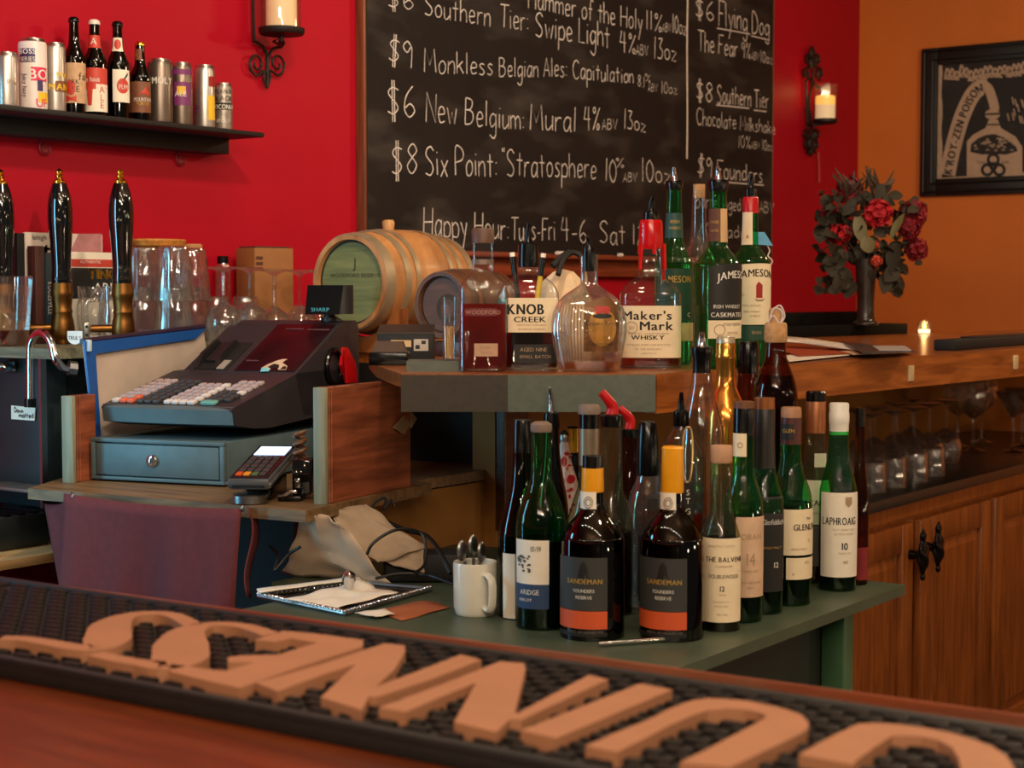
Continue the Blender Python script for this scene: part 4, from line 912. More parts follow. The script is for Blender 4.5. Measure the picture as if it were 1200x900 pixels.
# glassware kinds -------------------------------------------------
def make_pint(label, loc, h=.125, r0=.040, r1=.030, flutes=0, group='upturned tumblers', name='beer_glass', cat='glass'):
    t = thing(name, label, cat, loc, 0, group)
    fl = (lambda z, a: 1+.045*cos(flutes*a)*(1-max(0, (z-h*.85)/(h*.15)))) if flutes else None
    obj('glass_wall', MB().lathe([(0, r0), (h*.02, r0*1.01), (h*.5, (r0+r1)/2), (h*.93, r1), (h*.98, r1*.96), (h, r1*.8)], 40, rfun=fl, cap0=False, cap1=True), G_WARE, t, False, solid=.0022)
    obj('thick_base', MB().lathe([(h*.90, r1*.9), (h*.975, r1*.9)], 28), G_CLEAR, t, False)
    return t
def make_stem(label, loc, H=.175, rb=.040, rf=.034, bowl=.085, group='upturned stemmed glasses', up=False):
    t = thing('wine_glass', label, 'glass', loc, 0, group)
    q = [(0, rb*.82), (bowl*.25, rb*.97), (bowl*.5, rb), (bowl*.8, rb*.78), (bowl*.97, rb*.3), (bowl*1.02, .007)]
    st = [(bowl*.99, .008), (bowl*1.1, .0045), (H*.8, .004), (H-.012, .006)]; ft = [(H-.014, .0062), (H-.008, rf*.5), (H-.0045, rf*.96), (H-.002, rf), (H, rf*.97), (H+.0005, rf*.7)]
    if up:
        fz = lambda L: [(H-z, r) for z, r in L][::-1]; q, st, ft = fz(q), fz(st), fz(ft)
    P = bez([(r, z, 0) for z, r in q], 4)
    obj('bowl', MB().lathe([(p.y, p.x) for p in P], 28, cap0=False, cap1=False), G_WARE, t, False, solid=.0018)
    obj('stem', MB().lathe(st, 14, cap0=False, cap1=False), G_CLEAR, t, False)
    obj('foot', MB().lathe(ft, 28), G_WARE, t, False)
    return t
def make_martini(label, loc, H=.175, group=None):
    t = thing('martini_glass', label, 'glass', loc, 0, group)
    obj('foot', MB().lathe([(0, .036), (.002, .037), (.004, .030), (.008, .008), (.014, .0045)], 28), G_WARE, t, False)
    obj('stem', MB().lathe([(.012, .0045), (H*.52, .0042), (H*.58, .0075)], 12, cap0=False, cap1=False), G_CLEAR, t, False)
    obj('bowl', MB().lathe([(H*.58, .006), (H*.62, .014), (H, .056)], 32, cap0=False, cap1=False), G_WARE, t, False, solid=.0018)
    return t
# pint stacks behind the register
s0 = 4.0/FPX
P0 = px_at(167, 3.98, zE); g = make_pint('', P0, .128, .045, .036, 10)
pints = [(167, 3.98, 0, 'fluted tumbler at the bottom left of the stacks, just right of the pump handle'), (167, 3.98, 1, 'fluted tumbler stacked top left under the tan dish'),
         (204, 3.93, 0, 'fluted tumbler at the bottom of the second stack from the pump handle'), (204, 3.93, 1, 'fluted tumbler on top of the second stack under the tan dish'),
         (224, 4.08, 0, 'fluted tumbler low at the back behind the second stack'), (224, 4.08, 1, 'fluted tumbler on the back stack nearest the brown box')]
first = True
for (x, d, lv, lab) in pints:
    p = px_at(x, d, zE+lv*.095)
    if first: g.location = p; g['label'] = lab; first = False
    else: dup(g, p, 0, lab)
short = make_pint('short plain tumbler upturned directly left of the brown box', px_at(288, 4.20, zE), .105, .034, .030, 0, 'upturned short tumblers', 'tumbler')
dup(short, px_at(254, 4.14, zE), 0, 'short plain tumbler upturned just right of the fluted tumbler stacks')
dup(short, px_at(345, 4.38, zL), 0, 'short plain tumbler upturned right of the brown box')
st = make_stem('stemmed glass upturned nearest the stacked tumblers', px_at(262, 3.95, zE), .176, .044, .034, .092)
for x, d, z, lab in ((293, 4.04, zE, 'stemmed glass upturned second from the stacked tumblers'), (322, 4.12, zL, 'stemmed glass upturned in front of the brown box side'), (352, 4.21, zL, 'stemmed glass upturned nearest the oak barrel'),
                     (374, 4.32, zL, 'stemmed glass upturned mostly hidden behind the oak barrel head')):
    o = dup(st, px_at(x, d, z), 0, lab)
    if z == zL: o.scale = (1, 1, 1.12)
# dimpled mugs
def make_mug(label, loc):
    t = thing('glass_mug', label, 'glass mug', loc, radians(200), 'dimpled glass mugs')
    obj('glass_wall', MB().lathe(bez_prof([(0, .030), (.02, .036), (.06, .036), (.085, .033), (.13, .038)]), 48, rfun=lambda z, a: 1+.05*cos(8*a)*max(0, sin(z*75)), cap1=False), G_WARE, t, False)
    obj('handle', MB().tube(bez([(.034, 0, .10), (.062, 0, .095), (.066, 0, .06), (.058, 0, .03), (.034, 0, .025)], 5), .006, 10), G_WARE, t, False)
    return t
mg = make_mug('dimpled glass mug in front of the white book', px_at(111, 3.83, zE))
dup(mg, px_at(134, 3.78, zE), radians(160), 'dimpled glass mug hidden half behind the other mug')
# tan dish on the tumblers
P = px_at(186, 4.03, zE+.095+.1285)
tag(obj('woven_dish', MB().lathe([(0, .050), (.004, .066), (.016, .072), (.020, .070), (.016, .064), (.007, .052)], 36, .8, M=Matrix.Translation(P)), mat('tan_rattan', (196, 128, 52), .55, var=.3, scale=90, bump=.4)), 'tan woven dish lying on top of the stacked tumblers', 'dish')
tag(obj('cork_coaster', MB().lathe([(0, .022), (.006, .024), (.010, .020)], 20, M=Matrix.Translation(px_at(226, 4.08, zE+.095+.1285))), mat('pale_tan', (190, 140, 96), .6)), 'small tan coaster on the back tumbler stack right of the woven dish', 'coaster')
# cardboard box, salt shaker
A = px_at(311, 4.30, zE); KRAFT = mat('brown_cardboard', (150, 98, 52), .7, var=.08)
bx = thing('cardboard_box', 'small brown cardboard box by the red wall behind the stemmed glasses', 'box', A, radians(-14))
ztop = on_pl(311, 291, A, Hd).z-zE
obj('box_body', MB().box(-.058, .058, -.045, .045, 0, ztop, .002), KRAFT, bx, False)
obj('box_flap', MB().box(-.052, .05, -.04, .04, ztop-.001, ztop+.004, .001), mat('dark_flap', (66, 40, 26), .7), bx, False)
mb = MB()
for i in range(3): mb.box(-.054, -.034, -.0462, -.0455, ztop-.03-i*.014, ztop-.022-i*.014)
obj('printed_bars', mb, mat('dark_brown_print', (84, 46, 24), .7), bx, False)
P = px_at(262, 4.22, zE); zt = on_pl(262, 300, P, Hd).z-zE
sk = thing('salt_shaker', 'tall glass shaker with black lid behind the stemmed glasses', 'shaker', P)
obj('glass_jar', MB().lathe([(0, .020), (.01, .022), (zt-.03, .018), (zt-.018, .014)], 20, cap1=False), G_WARE, sk, False)
obj('lid', MB().lathe([(zt-.02, .0145), (zt-.002, .0145), (zt, .012)], 20), BLKP, sk, False)
# clear jug at the left edge
P = px_at(9, 3.52, zE-.014); 
jg = thing('beer_jug', 'large clear plastic jug cropped at the left picture edge', 'jug', px_at(9, 3.62, zE), 0); s = 3.62/FPX
obj('jug_wall', MB().lathe([(.0, 21*s), (.01, 24*s), (.08, 27*s), (.150, 30*s), (.152, 28.5*s)], 36, cap1=False), G_WARE, jg, False)
obj('beer_dregs', MB().lathe([(.004, 21*s), (.035, 23.5*s)], 30), glass('amber_dregs', (.7, .34, .12), (.4, .15, .04)), jg, False)

# ================================================================ REGISTER SHELF
zR = 1.01
rs = thing('register_shelf', 'plywood edged wooden shelf holding the cash register and card terminal', 'shelf', (2.5, 2.3, zR-.02))
SP = [(2.074, 2.655), (2.148, 1.990), (2.60, 2.066), (2.62, 2.125), (2.93, 2.125), (2.93, 2.785), (2.30, 2.785)]
tag(obj('dark_backing', MB().box(2.56, 2.58, 2.17, 2.75, .0, zR-.022), BLKM, smooth=False), 'black board added to darken the gap below the register shelf', 'board')  # added to black out the red wall seen under the shelf
obj('shelf_board', MB().prism(SP, zR-.021, zR), wood('shelf_board_wood', (92, 70, 44), (136, 104, 66), 'Y', .5, 5, .05), rs, smooth=False)
pa = radians(9.2)
def panel(A, L_, th, z0, z1, name, label, edge_m, face_m, ang=pa):
    t = thing(name, label, 'board', A, ang)
    mb = MB().box(.012, L_, -th, 0, 0, z1-z0, .0015); obj('board', mb, face_m, t, False, smooth=False)
    mb = MB().box(0, .012, -th-.004, .001, 0, z1-z0, .0015); obj('front_edging', mb, edge_m, t, False)
    for dx in (.018, .026): obj('groove_bead', MB().tube([(dx, -th-.0008, .002), (dx, -th-.0008, z1-z0-.002)], .0028, 6), face_m, t, False)
    return t
EDG = wood('teal_lit_edge', (120, 120, 96), (150, 146, 120), 'Z', .5, 6, 0)  # teal light on the boards' front ends, put into the edging colour
A = on_z(368, 591, zR); A.z = zR
panel(A, .315, .020, zR, 1.222, 'side_board', 'reddish brown upright board on the register shelf right of the cash register', EDG, REDWOOD)
A = on_z(90, 572, zR); A.z = zR
panel(Vector((2.176, 2.676, zR)), .080, .022, zR, 1.185, 'side_board', 'short reddish upright board on the register shelf left of the blue edged board', EDG, REDWOOD, radians(12))
# folded paper tab tucked at the board end
P = lambda x, y: on_y(x, y, 2.055)
tag(obj('paper_tab', MB().slab([P(459, 501), P(473, 488), P(480, 497), P(473, 509)], Vector((.001, -.001, .0))).slab([P(481, 482), P(488, 491), P(481, 502)], Vector((.001, -.001, 0))), mat('tan_paper', (150, 122, 88), .7)), 'small folded tan paper tab at the far end of the reddish board', 'paper')

# maroon cloth
MAR = mat('maroon_cloth', (100, 38, 42), .85, var=.1, scale=60, bump=.1)
cl = thing('maroon_cloth', 'maroon cloth pinned along the front edge of the register shelf', 'cloth', (2.08, 2.3, .8))
TL, TR = on_x(84, 577, 2.072), on_x(291, 595, 2.125)
def cloth(u, v):
    p = TL.lerp(TR, u); z = p.z-.32*v-.012*sin(pi*u)*(1-v)*0.6
    w_ = v*.022*(sin(u*9+.6)+.5*sin(u*21+1.2*v))
    return Vector((p.x-.018-w_-.02*v, p.y-.03*v*(u-.5)*2*-.4, z))
obj('hanging_sheet', MB().grid(cloth, 40, 14), MAR, cl, solid=.002, angle=180)
FL = [on_x(52, 590, 2.10), on_x(84, 576, 2.062), on_x(86, 640, 2.045), on_x(70, 690, 2.075)]
def flap(u, v):
    a = FL[0].lerp(FL[1], u); b = FL[3].lerp(FL[2], u)
    q = a.lerp(b, v); q.x += .03*sin(u*pi)*(.3+v*.7); q.z -= .012*sin(pi*u)*(1-v); return q
obj('folded_flap', MB().grid(flap, 12, 10), MAR, cl, solid=.002, angle=180)
FR = [on_x(291, 594, 2.124), on_x(300, 600, 2.16), on_x(296, 700, 2.16), on_x(291, 700, 2.10)]
obj('folded_flap', MB().grid(lambda u, v: FR[0].lerp(FR[1], u).lerp(FR[3].lerp(FR[2], u), v)+Vector((.01*sin(v*6), 0, 0)), 6, 10), MAR, cl, solid=.002, angle=180)
for x, y, Xp in ((86, 582, 2.058), (284, 596, 2.108)): obj('push_pin', MB().ball(on_x(x, y, Xp), .004, 10, 6, (1, 1, 1.6)), STEEL, cl)

# ---- cash register
GUN = mat('register_grey', (48, 44, 48), .45, var=.08, scale=140); GUN2 = mat('teal_lit_grey', (84, 104, 110), .5, .1, var=.08, scale=30)  # the second grey carries teal light for the drawer and lip
DKG = mat('register_dark', (34, 31, 32), .4, var=.1)
rO = Vector((2.237, 2.659, zR)); ra = atan2(-.971, .24); RM = Matrix.Translation(rO) @ Matrix.Rotation(ra, 4, 'Z'); RI = RM.inverted()
aV = Vector((.24, -.971, 0)); bV = Vector((.971, .24, 0))
cr = thing('cash_register', 'dark grey electronic cash register with slanted keyboard and closed drawer', 'cash register', rO, ra)
W0 = .313
mb = MB().box(0, W0, .008, .50, .004, .088, .003)
obj('drawer_case', mb, GUN2, cr, False)
mb = MB()
for x0, x1, z0, z1 in ((0, W0, .004, .011), (0, W0, .080, .088), (0, .010, .011, .080), (W0-.010, W0, .011, .080)): mb.box(x0, x1, -.004, .008, z0, z1, .0015)
obj('drawer_frame', mb, GUN2, cr, False)
dr = obj('drawer_front', MB().box(.0125, W0-.0125, -.003, .006, .0135, .0775, .002), GUN2, cr, False)
lk = MB().lathe([(0, .013), (.006, .012), (.008, .009), (.009, .004)], 24, M=Matrix.Translation((.148, -.003, .046)) @ Matrix.Rotation(pi/2, 4, 'X'))
lo = obj('lock', lk, CHROME, dr, False)
obj('key_slot', MB().box(.1465, .1495, -.0128, -.0115, .0405, .0515), BLKM, lo, False)
for x in (.03, W0-.03): obj('rubber_foot', MB().lathe([(0, .010), (.005, .010)], 14, M=Matrix.Translation((x, .04, 0))), BLKP, cr, False)
MX = Matrix(((0, 0, 1, 0), (1, 0, 0, 0), (0, 1, 0, 0), (0, 0, 0, 1)))   # polygon (y,z) extruded along x
kx0, kx1 = .016, .322
low = [(.024, .120), (.012, .150), (.018, .155), (.275, .211), (.300, .212), (.47, .212), (.50, .12), (.16, .105), (.10, .108)]
obj('keyboard_body', MB().prism(low, kx0, kx1, MX), GUN, cr, False, smooth=False)
mb = MB()   # bowed front lip
mb.grid(lambda u, v: Vector((kx0+(kx1-kx0)*u, .019-.006*v-.012*(1-(2*u-1)**2), .121+.029*v)), 20, 2)
mb.grid(lambda u, v: Vector((kx0+(kx1-kx0)*u, .013+.008*v-.012*(1-(2*u-1)**2)*(1-v), .150+.006*v)), 20, 2)
mb.grid(lambda u, v: Vector((kx0+(kx1-kx0)*u, .019+.05*v-.012*(1-(2*u-1)**2)*(1-v), .121-.008*v)), 20, 2)
obj('front_lip', mb, GUN2, cr, False)
hump = [(.268, .209), (.475, .313), (.49, .318), (.545, .318), (.56, .300), (.56, .12), (.30, .12)]
hL, hR = .030, .322
mb = MB().prism(hump, hL+.03, hR, MX); obj('upper_housing', mb, GUN, cr, False, smooth=False)
hs = [(p[0]+.02*(i in (0, 6)), p[1]-(.012 if 0 < i < 4 else 0)) for i, p in enumerate(hump)]
obj('left_shoulder', MB().prism(hs, hL, hL+.0305, MX), GUN, cr, False, smooth=False)
sl = atan2(.313-.209, .475-.268)
SLM = Matrix.Translation((0, .268, .209)) @ Matrix.Rotation(sl, 4, 'X')      # local plane on the slope: x, along slope, normal
obj('display_window', MB().box(.168, .314, .010, .222, .0, .0022, .001, SLM), mat('burgundy_gloss', (38, 10, 16), .3, var=.05), cr, False)
for x0, x1, y in ((.20, .245, .196), (.255, .31, .194), (.176, .206, .05)): obj('window_print', MB().box(x0, x1, y, y+.004, .0022, .0030, M=SLM), mat('dim_mauve_ink', (96, 60, 62), .5), cr, False, smooth=False)
mb = MB().box(.064, .148, .012, .135, .0, .0025, .001, SLM); obj('printer_recess', mb, BLKM, cr, False)
mb = MB()
for x0 in (.066, .112):
    mb.prism([(.016, .003), (.125, .003), (.118, .018), (.05, .020)], x0, x0+.008, SLM @ MX)
mb.box(.080, .108, .04, .118, .002, .010, .003, SLM); obj('receipt_cover', mb, DKG, cr, False)
obj('receipt_paper', MB().box(.122, .140, .012, .05, .002, .004, .0, SLM), mat('grey_paper', (150, 140, 132), .6), cr, False)
stk = Matrix(SLM)
st_ = obj('sticker', MB().prism([(.262, .030), (.252, .012), (.236, .004), (.230, .020), (.236, .034), (.250, .052), (.262, .060), (.272, .060), (.268, .045), (.288, .030), (.292, .014), (.274, .014)], .0024, .0032, SLM), mat('sticker_white', (206, 178, 150), .5, var=.1), cr, False, smooth=False)
obj('sticker_teal', MB().prism([(.230, .022), (.236, .003), (.256, .006), (.250, .018)], .0033, .0037, SLM), mat('sticker_teal_ink', (120, 196, 206), .5), st_, False, smooth=False)
obj('sticker_black', MB().prism([(.243, .024), (.256, .016), (.272, .022), (.266, .034), (.252, .038)], .0033, .0037, SLM).prism([(.278, .016), (.291, .016), (.287, .028), (.279, .028)], .0033, .0037, SLM), BLKLAB, st_, False, smooth=False)
# keys
ks = atan2(.211-.155, .275-.018); KM = Matrix.Translation((0, .018, .155)) @ Matrix.Rotation(ks, 4, 'X')
def keymesh(nm, m): return obj(nm, MB().box(-.0072, .0072, -.0085, .0085, 0, .0075, .002), m, cr, False)
KL = mat('lilac_key', (176, 158, 160), .5, var=.04); KW = mat('pale_key', (216, 204, 200), .5, var=.04); KR = mat('salmon_key', (222, 104, 72), .5); KD = mat('dark_key', (60, 56, 58), .5); KT = mat('teal_key', (104, 160, 150), .5)
proto = {}
def key(cx, r, kind, wx=1):
    x, y, z = cx, .020+.0245*r, .0002
    if kind not in proto:
        o = keymesh('key', {'L': KL, 'W': KW, 'R': KR, 'D': KD, 'T': KT}[kind]); proto[kind] = o
    else: o = proto[kind].copy(); COL.objects.link(o); o.parent = cr
    o.matrix_local = KM @ Matrix.Translation((x, y, z)) @ Matrix.Diagonal((wx, 1, 1, 1))
for r in range(7):
    for c, x in enumerate((.036, .054, .072)):
        k_ = 'L'
        if r == 0: k_ = 'WRR'[c]
        elif r == 1 and c == 2: k_ = 'R'
        key(x+.001*r, r, k_)
    for c, x in enumerate((.097, .115, .134)): key(x+.001*r, r, 'D', 1.05)
    for c, x in enumerate((.160, .178, .196, .216)):
        if r < 6: key(x+.001*r, r, 'W' if c == 3 or r == 0 else 'L', .95 if c < 3 else 1.15)
for r in range(7):
    if r == 0: key(.256, 0, 'T', 2.4); continue
    for c, x in enumerate((.247, .267, .287)): key(x, r, 'W' if (r == 3 and c == 2) else ('D' if r < 4 else 'L'), 1.05)
# customer display on its pole
pc = RI @ at_d(386, 372, 3.72)
dp = MB().tube([(pc.x, pc.y, .312), (pc.x, pc.y, .352)], .0125, 14); dp.tube([(pc.x, pc.y, .318), (pc.x, pc.y, .326)], .019, 14)
pole = obj('display_pole', dp, DKG, cr, False)
PD = at_d(385, 351, 3.70); ang_v = atan2(-PD.y, -PD.x)+pi/2-ra+radians(-14); pd = RI @ PD
DM = Matrix.Translation(pd) @ Matrix.Rotation(ang_v, 4, 'Z')
hd = obj('customer_display', MB().prism([(-.047, -.033), (.030, -.033), (.040, .032), (-.040, .032)], -.025, .028, DM @ Matrix.Rotation(pi/2, 4, 'X')), mat('gloss_black', (10, 11, 14), .1, var=.0, coat=1), cr, False, smooth=False)
obj('display_end', MB().lathe([(-.032, .026), (.032, .026)], 24, .9, M=DM @ Matrix.Translation((.030, .0, 0))), DKG, cr, False)
V = text2d('*SHARP', .0085, 1.1); obj('lettering', MB().add([DM @ Matrix.Rotation(pi/2, 4, 'X') @ Vector((p[0]-.012, p[1]-.026, .0288)) for p in V[0]], V[1]), mat('cyan_ink', (90, 190, 205), .5), hd, False, smooth=False)
# red tag and key ring on the side
def on_side(x, y, off): return on_pl(x, y, rO+aV*off, aV)
kt = thing('key_tag', 'bright red plastic tab on a black ring hanging on the side of the cash register', 'tag', on_side(400, 430, .335))
obj('ring', MB().tube([on_side(392+9*cos(a*pi/9), 430+20*sin(a*pi/9), .327) for a in range(19)], .006, 8), BLKP, kt)
obj('red_tab', MB().slab([on_side(x, y, .330) for x, y in ((400, 407), (404, 407), (413, 425), (416, 448), (404, 449), (397, 428))], aV*.008), REDP, kt)
obj('red_tab', MB().slab([on_side(x, y, .342) for x, y in ((402, 410), (406, 409), (412, 428), (411, 448), (405, 449))], aV*.006), REDP, kt)

# blue edged whiteboard standing left of the register
def on_bl(x, y, off=-.022): return on_pl(x, y, rO+aV*off, aV)
bw = thing('framed_whiteboard', 'scuffed whiteboard with blue frame standing left of the cash register', 'whiteboard', rO+aV*-.03+bV*.2)
P_ = [on_bl(118, 512), on_bl(101, 401), on_bl(240, 385), on_bl(262, 500)]
P_[0].z = zR+.001; P_[3].z = zR+.001
obj('board_panel', MB().slab([p+aV*-.004 for p in P_], aV*-.006), mat('scuffed_white', (196, 178, 164), .5, var=.12, scale=9), bw, smooth=False)
BLU = mat('blue_frame', (30, 84, 160), .35, var=.06); DB = mat('dark_violet_edge', (44, 30, 52), .4)
q = [on_bl(101, 401), on_bl(240, 385), on_bl(228, 397), on_bl(109, 415)]
obj('frame_top', MB().slab(q, aV*.004), BLU, bw, smooth=False)
q = [on_bl(97, 400), on_bl(109, 400), on_bl(118.5, 512), on_bl(112, 512)]; q[2].z = q[3].z = zR+.001
obj('frame_side', MB().slab(q, aV*.005), BLU, bw, smooth=False)
q = [on_bl(99, 400, -.020), on_bl(241, 383, -.020)]
obj('top_edge', MB().tube([q[0]+aV*-.006, q[1]+aV*-.006], .0065, 6), DB, bw)
obj('corner_clip', MB().box(-.004, .004, -.006, .012, -.012, .012, .002, Matrix.Translation(on_bl(104, 405, -.014))), mat('clip_plastic', (190, 205, 215), .3), bw)

# ---- card terminal
ctN, ctF = on_z(291, 566, 1.05), on_z(331, 524, 1.09); cdir = ctF-ctN; cdir.z = 0
ct0 = Vector((ctN.x, ctN.y, zR)); ctL = cdir.length
ctz = atan2(cdir.y, cdir.x)-pi/2
ct = thing('card_terminal', 'grey handheld card payment terminal with lit screen on the register shelf', 'card terminal', ct0, ctz)
obj('cradle_base', MB().lathe([(0, .030), (.002, .033), (.016, .033), (.018, .030)], 28, M=Matrix.Translation((-.004, .026, 0))), STEEL, ct, False)
mb = MB().box(-.024, .024, .07, .20, 0, .038, .006); obj('stand', mb, BLKP, ct, False)
ti = radians(9.5); TM = Matrix.Translation((0, .0, .026)) @ Matrix.Rotation(ti, 4, 'X')
obj('terminal_body', MB().box(-.040, .040, 0, .235, 0, .022, .008, TM), mat('terminal_grey', (84, 86, 90), .32, .2, var=.06), ct, False)
obj('side_trim', MB().box(-.0415, .0415, .002, .233, .008, .014, .002, TM), mat('terminal_silver', (150, 152, 156), .25, .7), ct, False)
obj('card_slot', MB().box(-.03, .03, -.001, .004, .006, .010, 0, TM), BLKM, ct, False)
obj('face_plate', MB().box(-.035, .035, .006, .230, .0215, .0232, .003, TM), mat('terminal_black', (22, 24, 28), .25), ct, False)
obj('lit_screen', MB().box(-.030, .030, .160, .220, .0225, .0240, .001, TM), mat('screen_glow', (190, 215, 255), .3, var=.02, emit=1.6), ct, False)
for r in range(5):
    for c in range(4):
        m = KD
        if r == 0 and c < 3: m = (mat('orange_key', (214, 82, 30), .4), mat('amber_key', (232, 150, 40), .4), mat('orange_key', (214, 82, 30), .4))[c] if c != 2 else mat('greenish_key', (70, 110, 70), .4)
        obj('keypad_key', MB().box(-.028+.0145*c, -.016+.0145*c, .016+.027*r, .036+.027*r, .0228, .0262, .0015, TM), m, ct, False)
# small gadgets beside it
P = on_z(340, 588, zR); P.z = zR
gd = thing('card_puncher', 'small glossy black gadget with a silver tag right of the card terminal', 'gadget', P, ctz)
obj('gadget_base', MB().box(-.024, .020, 0, .05, 0, .010, .003), BLKP, gd, False)
obj('gadget_body', MB().box(-.004, .032, .03, .07, .008, .075, .005), mat('gloss_black', (10, 11, 14), .1), gd, False)
obj('silver_tag', MB().box(.002, .012, .026, .031, .022, .040, .001), CHROME, gd, False)
obj('metal_clip', MB().tube([(-.022, -.002, .012), (-.006, -.004, .014), (.002, -.003, .020), (.012, .0, .018)], .004, 8), CHROME, gd, False)
P = px_at(352, 3.13, zR)
tag(obj('coiled_cord', MB().tube([P+Vector((.010*cos(i*.7), .010*sin(i*.7), .006+.0019*i)) for i in range(62)], .0045, 7), mat('brown_cord', (112, 72, 42), .5)), 'brown coiled cord standing behind the black gadget by the reddish board', 'cord')

# ================================================================ UNDER THE REGISTER: papers, tray, cup, cables, drip tray
PAP = mat('crumpled_paper', (196, 172, 148), .7, var=.06, scale=20); PAP2 = mat('grey_paper_sheet', (158, 136, 112), .75, var=.06)
def sheet(name, label, corners, m, amp, seed, cat='paper', nu=14, nv=14, grp=None, solid=.0012):
    c = [Vector(q) for q in corners]
    fn = noisy(lambda u, v: c[0].lerp(c[1], u).lerp(c[3].lerp(c[2], u), v), amp, seed)
    return tag(obj(name, MB().grid(fn, nu, nv), m, solid=solid, angle=25), label, cat, grp)
A_ = lambda x, y, d: at_d(x, y, d)
zz = lambda x, y: on_z(x, y, zS+.002)
q = [A_(358, 600, 2.95), A_(398, 612, 2.93), on_z(456, 686, zS+.003), on_z(329, 672, zS+.003)]
sheet('paper_bag', 'crumpled pale paper bag leaning under the register shelf, left of the two', q, PAP, .010, 2, 'paper bag')
q = [A_(385, 600, 3.02), A_(428, 590, 3.04), A_(501, 640, 3.0), A_(440, 662, 2.96)]
sheet('paper_bag', 'greyer paper bag behind the black cable under the register shelf', q, PAP2, .008, 5, 'paper bag')
q = [A_(497, 640, 3.0), A_(470, 630, 3.02), A_(440, 655, 2.98), A_(496, 672, 2.97)]
sheet('paper_bag', 'lower fold of grey paper beside the looping black cable', q, PAP2, .006, 8, 'paper bag', 8, 8)
CAB = mat('black_cable', (12, 11, 11), .45, var=0)
for lab, pts in (('thin black cable looping over the grey paper bag', [(430, 650, 2.92), (436, 638, 2.92), (452, 626, 2.93), (470, 620, 2.95), (492, 624, 2.97), (499, 640, 2.96), (497, 662, 2.93), (485, 672, 2.9)]),
                 ('thick black cable arching down to the white mug', [(430, 600, 3.05), (455, 612, 3.02), (478, 622, 3.0), (500, 628, 2.95), (516, 648, 2.88), (528, 672, 2.84)]),
                 ('tangled black cable ends hanging below the shelf board', [(432, 602, 3.06), (440, 588, 3.07), (452, 584, 3.08), (450, 596, 3.07), (458, 586, 3.08), (462, 594, 3.08)]),
                 ('black cable lying low behind the silver tray', [(440, 678, 2.86), (470, 672, 2.88), (500, 674, 2.88), (524, 682, 2.84), (540, 688, 2.80)]),
                 ('grey black wire curling in the dark left of the paper bags', [(316, 640, 3.0), (326, 650, 2.98), (322, 668, 2.95), (338, 650, 2.97), (352, 641, 2.96)])):
    sh_ = -.035 if 'looping' in lab else (.04 if 'thick' in lab else 0)
    tag(obj('cable', MB().tube(bez([A_(p[0], p[1], p[2]+sh_) for p in pts], 6), .0042 if 'thick' in lab else .0028, 8), CAB), lab, 'cable')
# dark bundle behind the tray
P = on_z(480, 688, zS); P.z = zS
tag(obj('cable_box', MB().box(-.05, .10, .035, .10, 0, .055, .012, Matrix.Translation(P) @ Matrix.Rotation(HD-pi/2, 4, 'Z')), BLKM), 'black power box in the dark behind the silver tray', 'power box')
# silver tray with beaded rim
tc = [zz(303, 700), zz(430, 686), zz(505, 692), zz(404, 721)]
for p in tc: p.z = zS
ty = thing('serving_tray', 'dark silver tray with beaded rim holding napkins under the register shelf', 'tray', (tc[0]+tc[2])/2)
cen = (tc[0]+tc[1]+tc[2]+tc[3])/4
mb = MB().slab(tc, Vector((0, 0, .004))); obj('tray_base', mb, mat('tarnished_silver', (84, 80, 76), .22, .9, var=.2), ty, smooth=False)
rim = []
for i in range(4):
    a, b = tc[i], tc[(i+1) % 4]
    rim += [a.lerp(b, k/24) for k in range(24)]
mb = MB()
for p in rim[48:]+rim[:24]: mb.ball(p+Vector((0, 0, .008)), .0042, 8, 5)
obj('beaded_rim', mb, CHROME, ty)
obj('raised_rim', MB().tube([p+Vector((0, 0, .005)) for p in rim[:50]+rim[50:]+[rim[0]]], .0045, 6), STEEL, ty)
q = [zz(332, 709), zz(420, 693), zz(468, 700), zz(398, 717)]
for i, p in enumerate(q): p.z = zS+.009+(.012 if i == 1 else 0)
sheet('napkin', 'white paper napkin lying on the silver tray', q, WHITE, .005, 4, 'napkin')
q = [zz(300, 700), zz(420, 684), zz(422, 688), zz(303, 704)]
for p in q: p.z = zS+.016
sheet('paper_strip', 'narrow white paper edge along the back rim of the silver tray', q, WHITE, .002, 6, 'paper', 10, 3)
kb = MB().lathe([(0, .010), (.012, .006), (.02, .008), (.030, .012), (.040, .012), (.046, .004)], 16, M=Matrix.Translation(zz(409, 700)))
tag(obj('silver_knob', kb, CHROME), 'small shiny silver knob standing on the napkin tray', 'knob')
q = [zz(440, 716), zz(500, 703), zz(527, 712), zz(470, 727)]
sheet('orange_paper', 'orange brown paper lying between silver tray and white mug', q, mat('orange_brown_paper', (160, 88, 50), .7, var=.1), .002, 7, 'paper', 6, 6)
q = [zz(415, 721), zz(450, 716), zz(463, 722), zz(440, 726)]
for p in q: p.z += .004
sheet('napkin', 'small white napkin corner in front of the silver tray', q, WHITE, .003, 9, 'napkin', 6, 6)
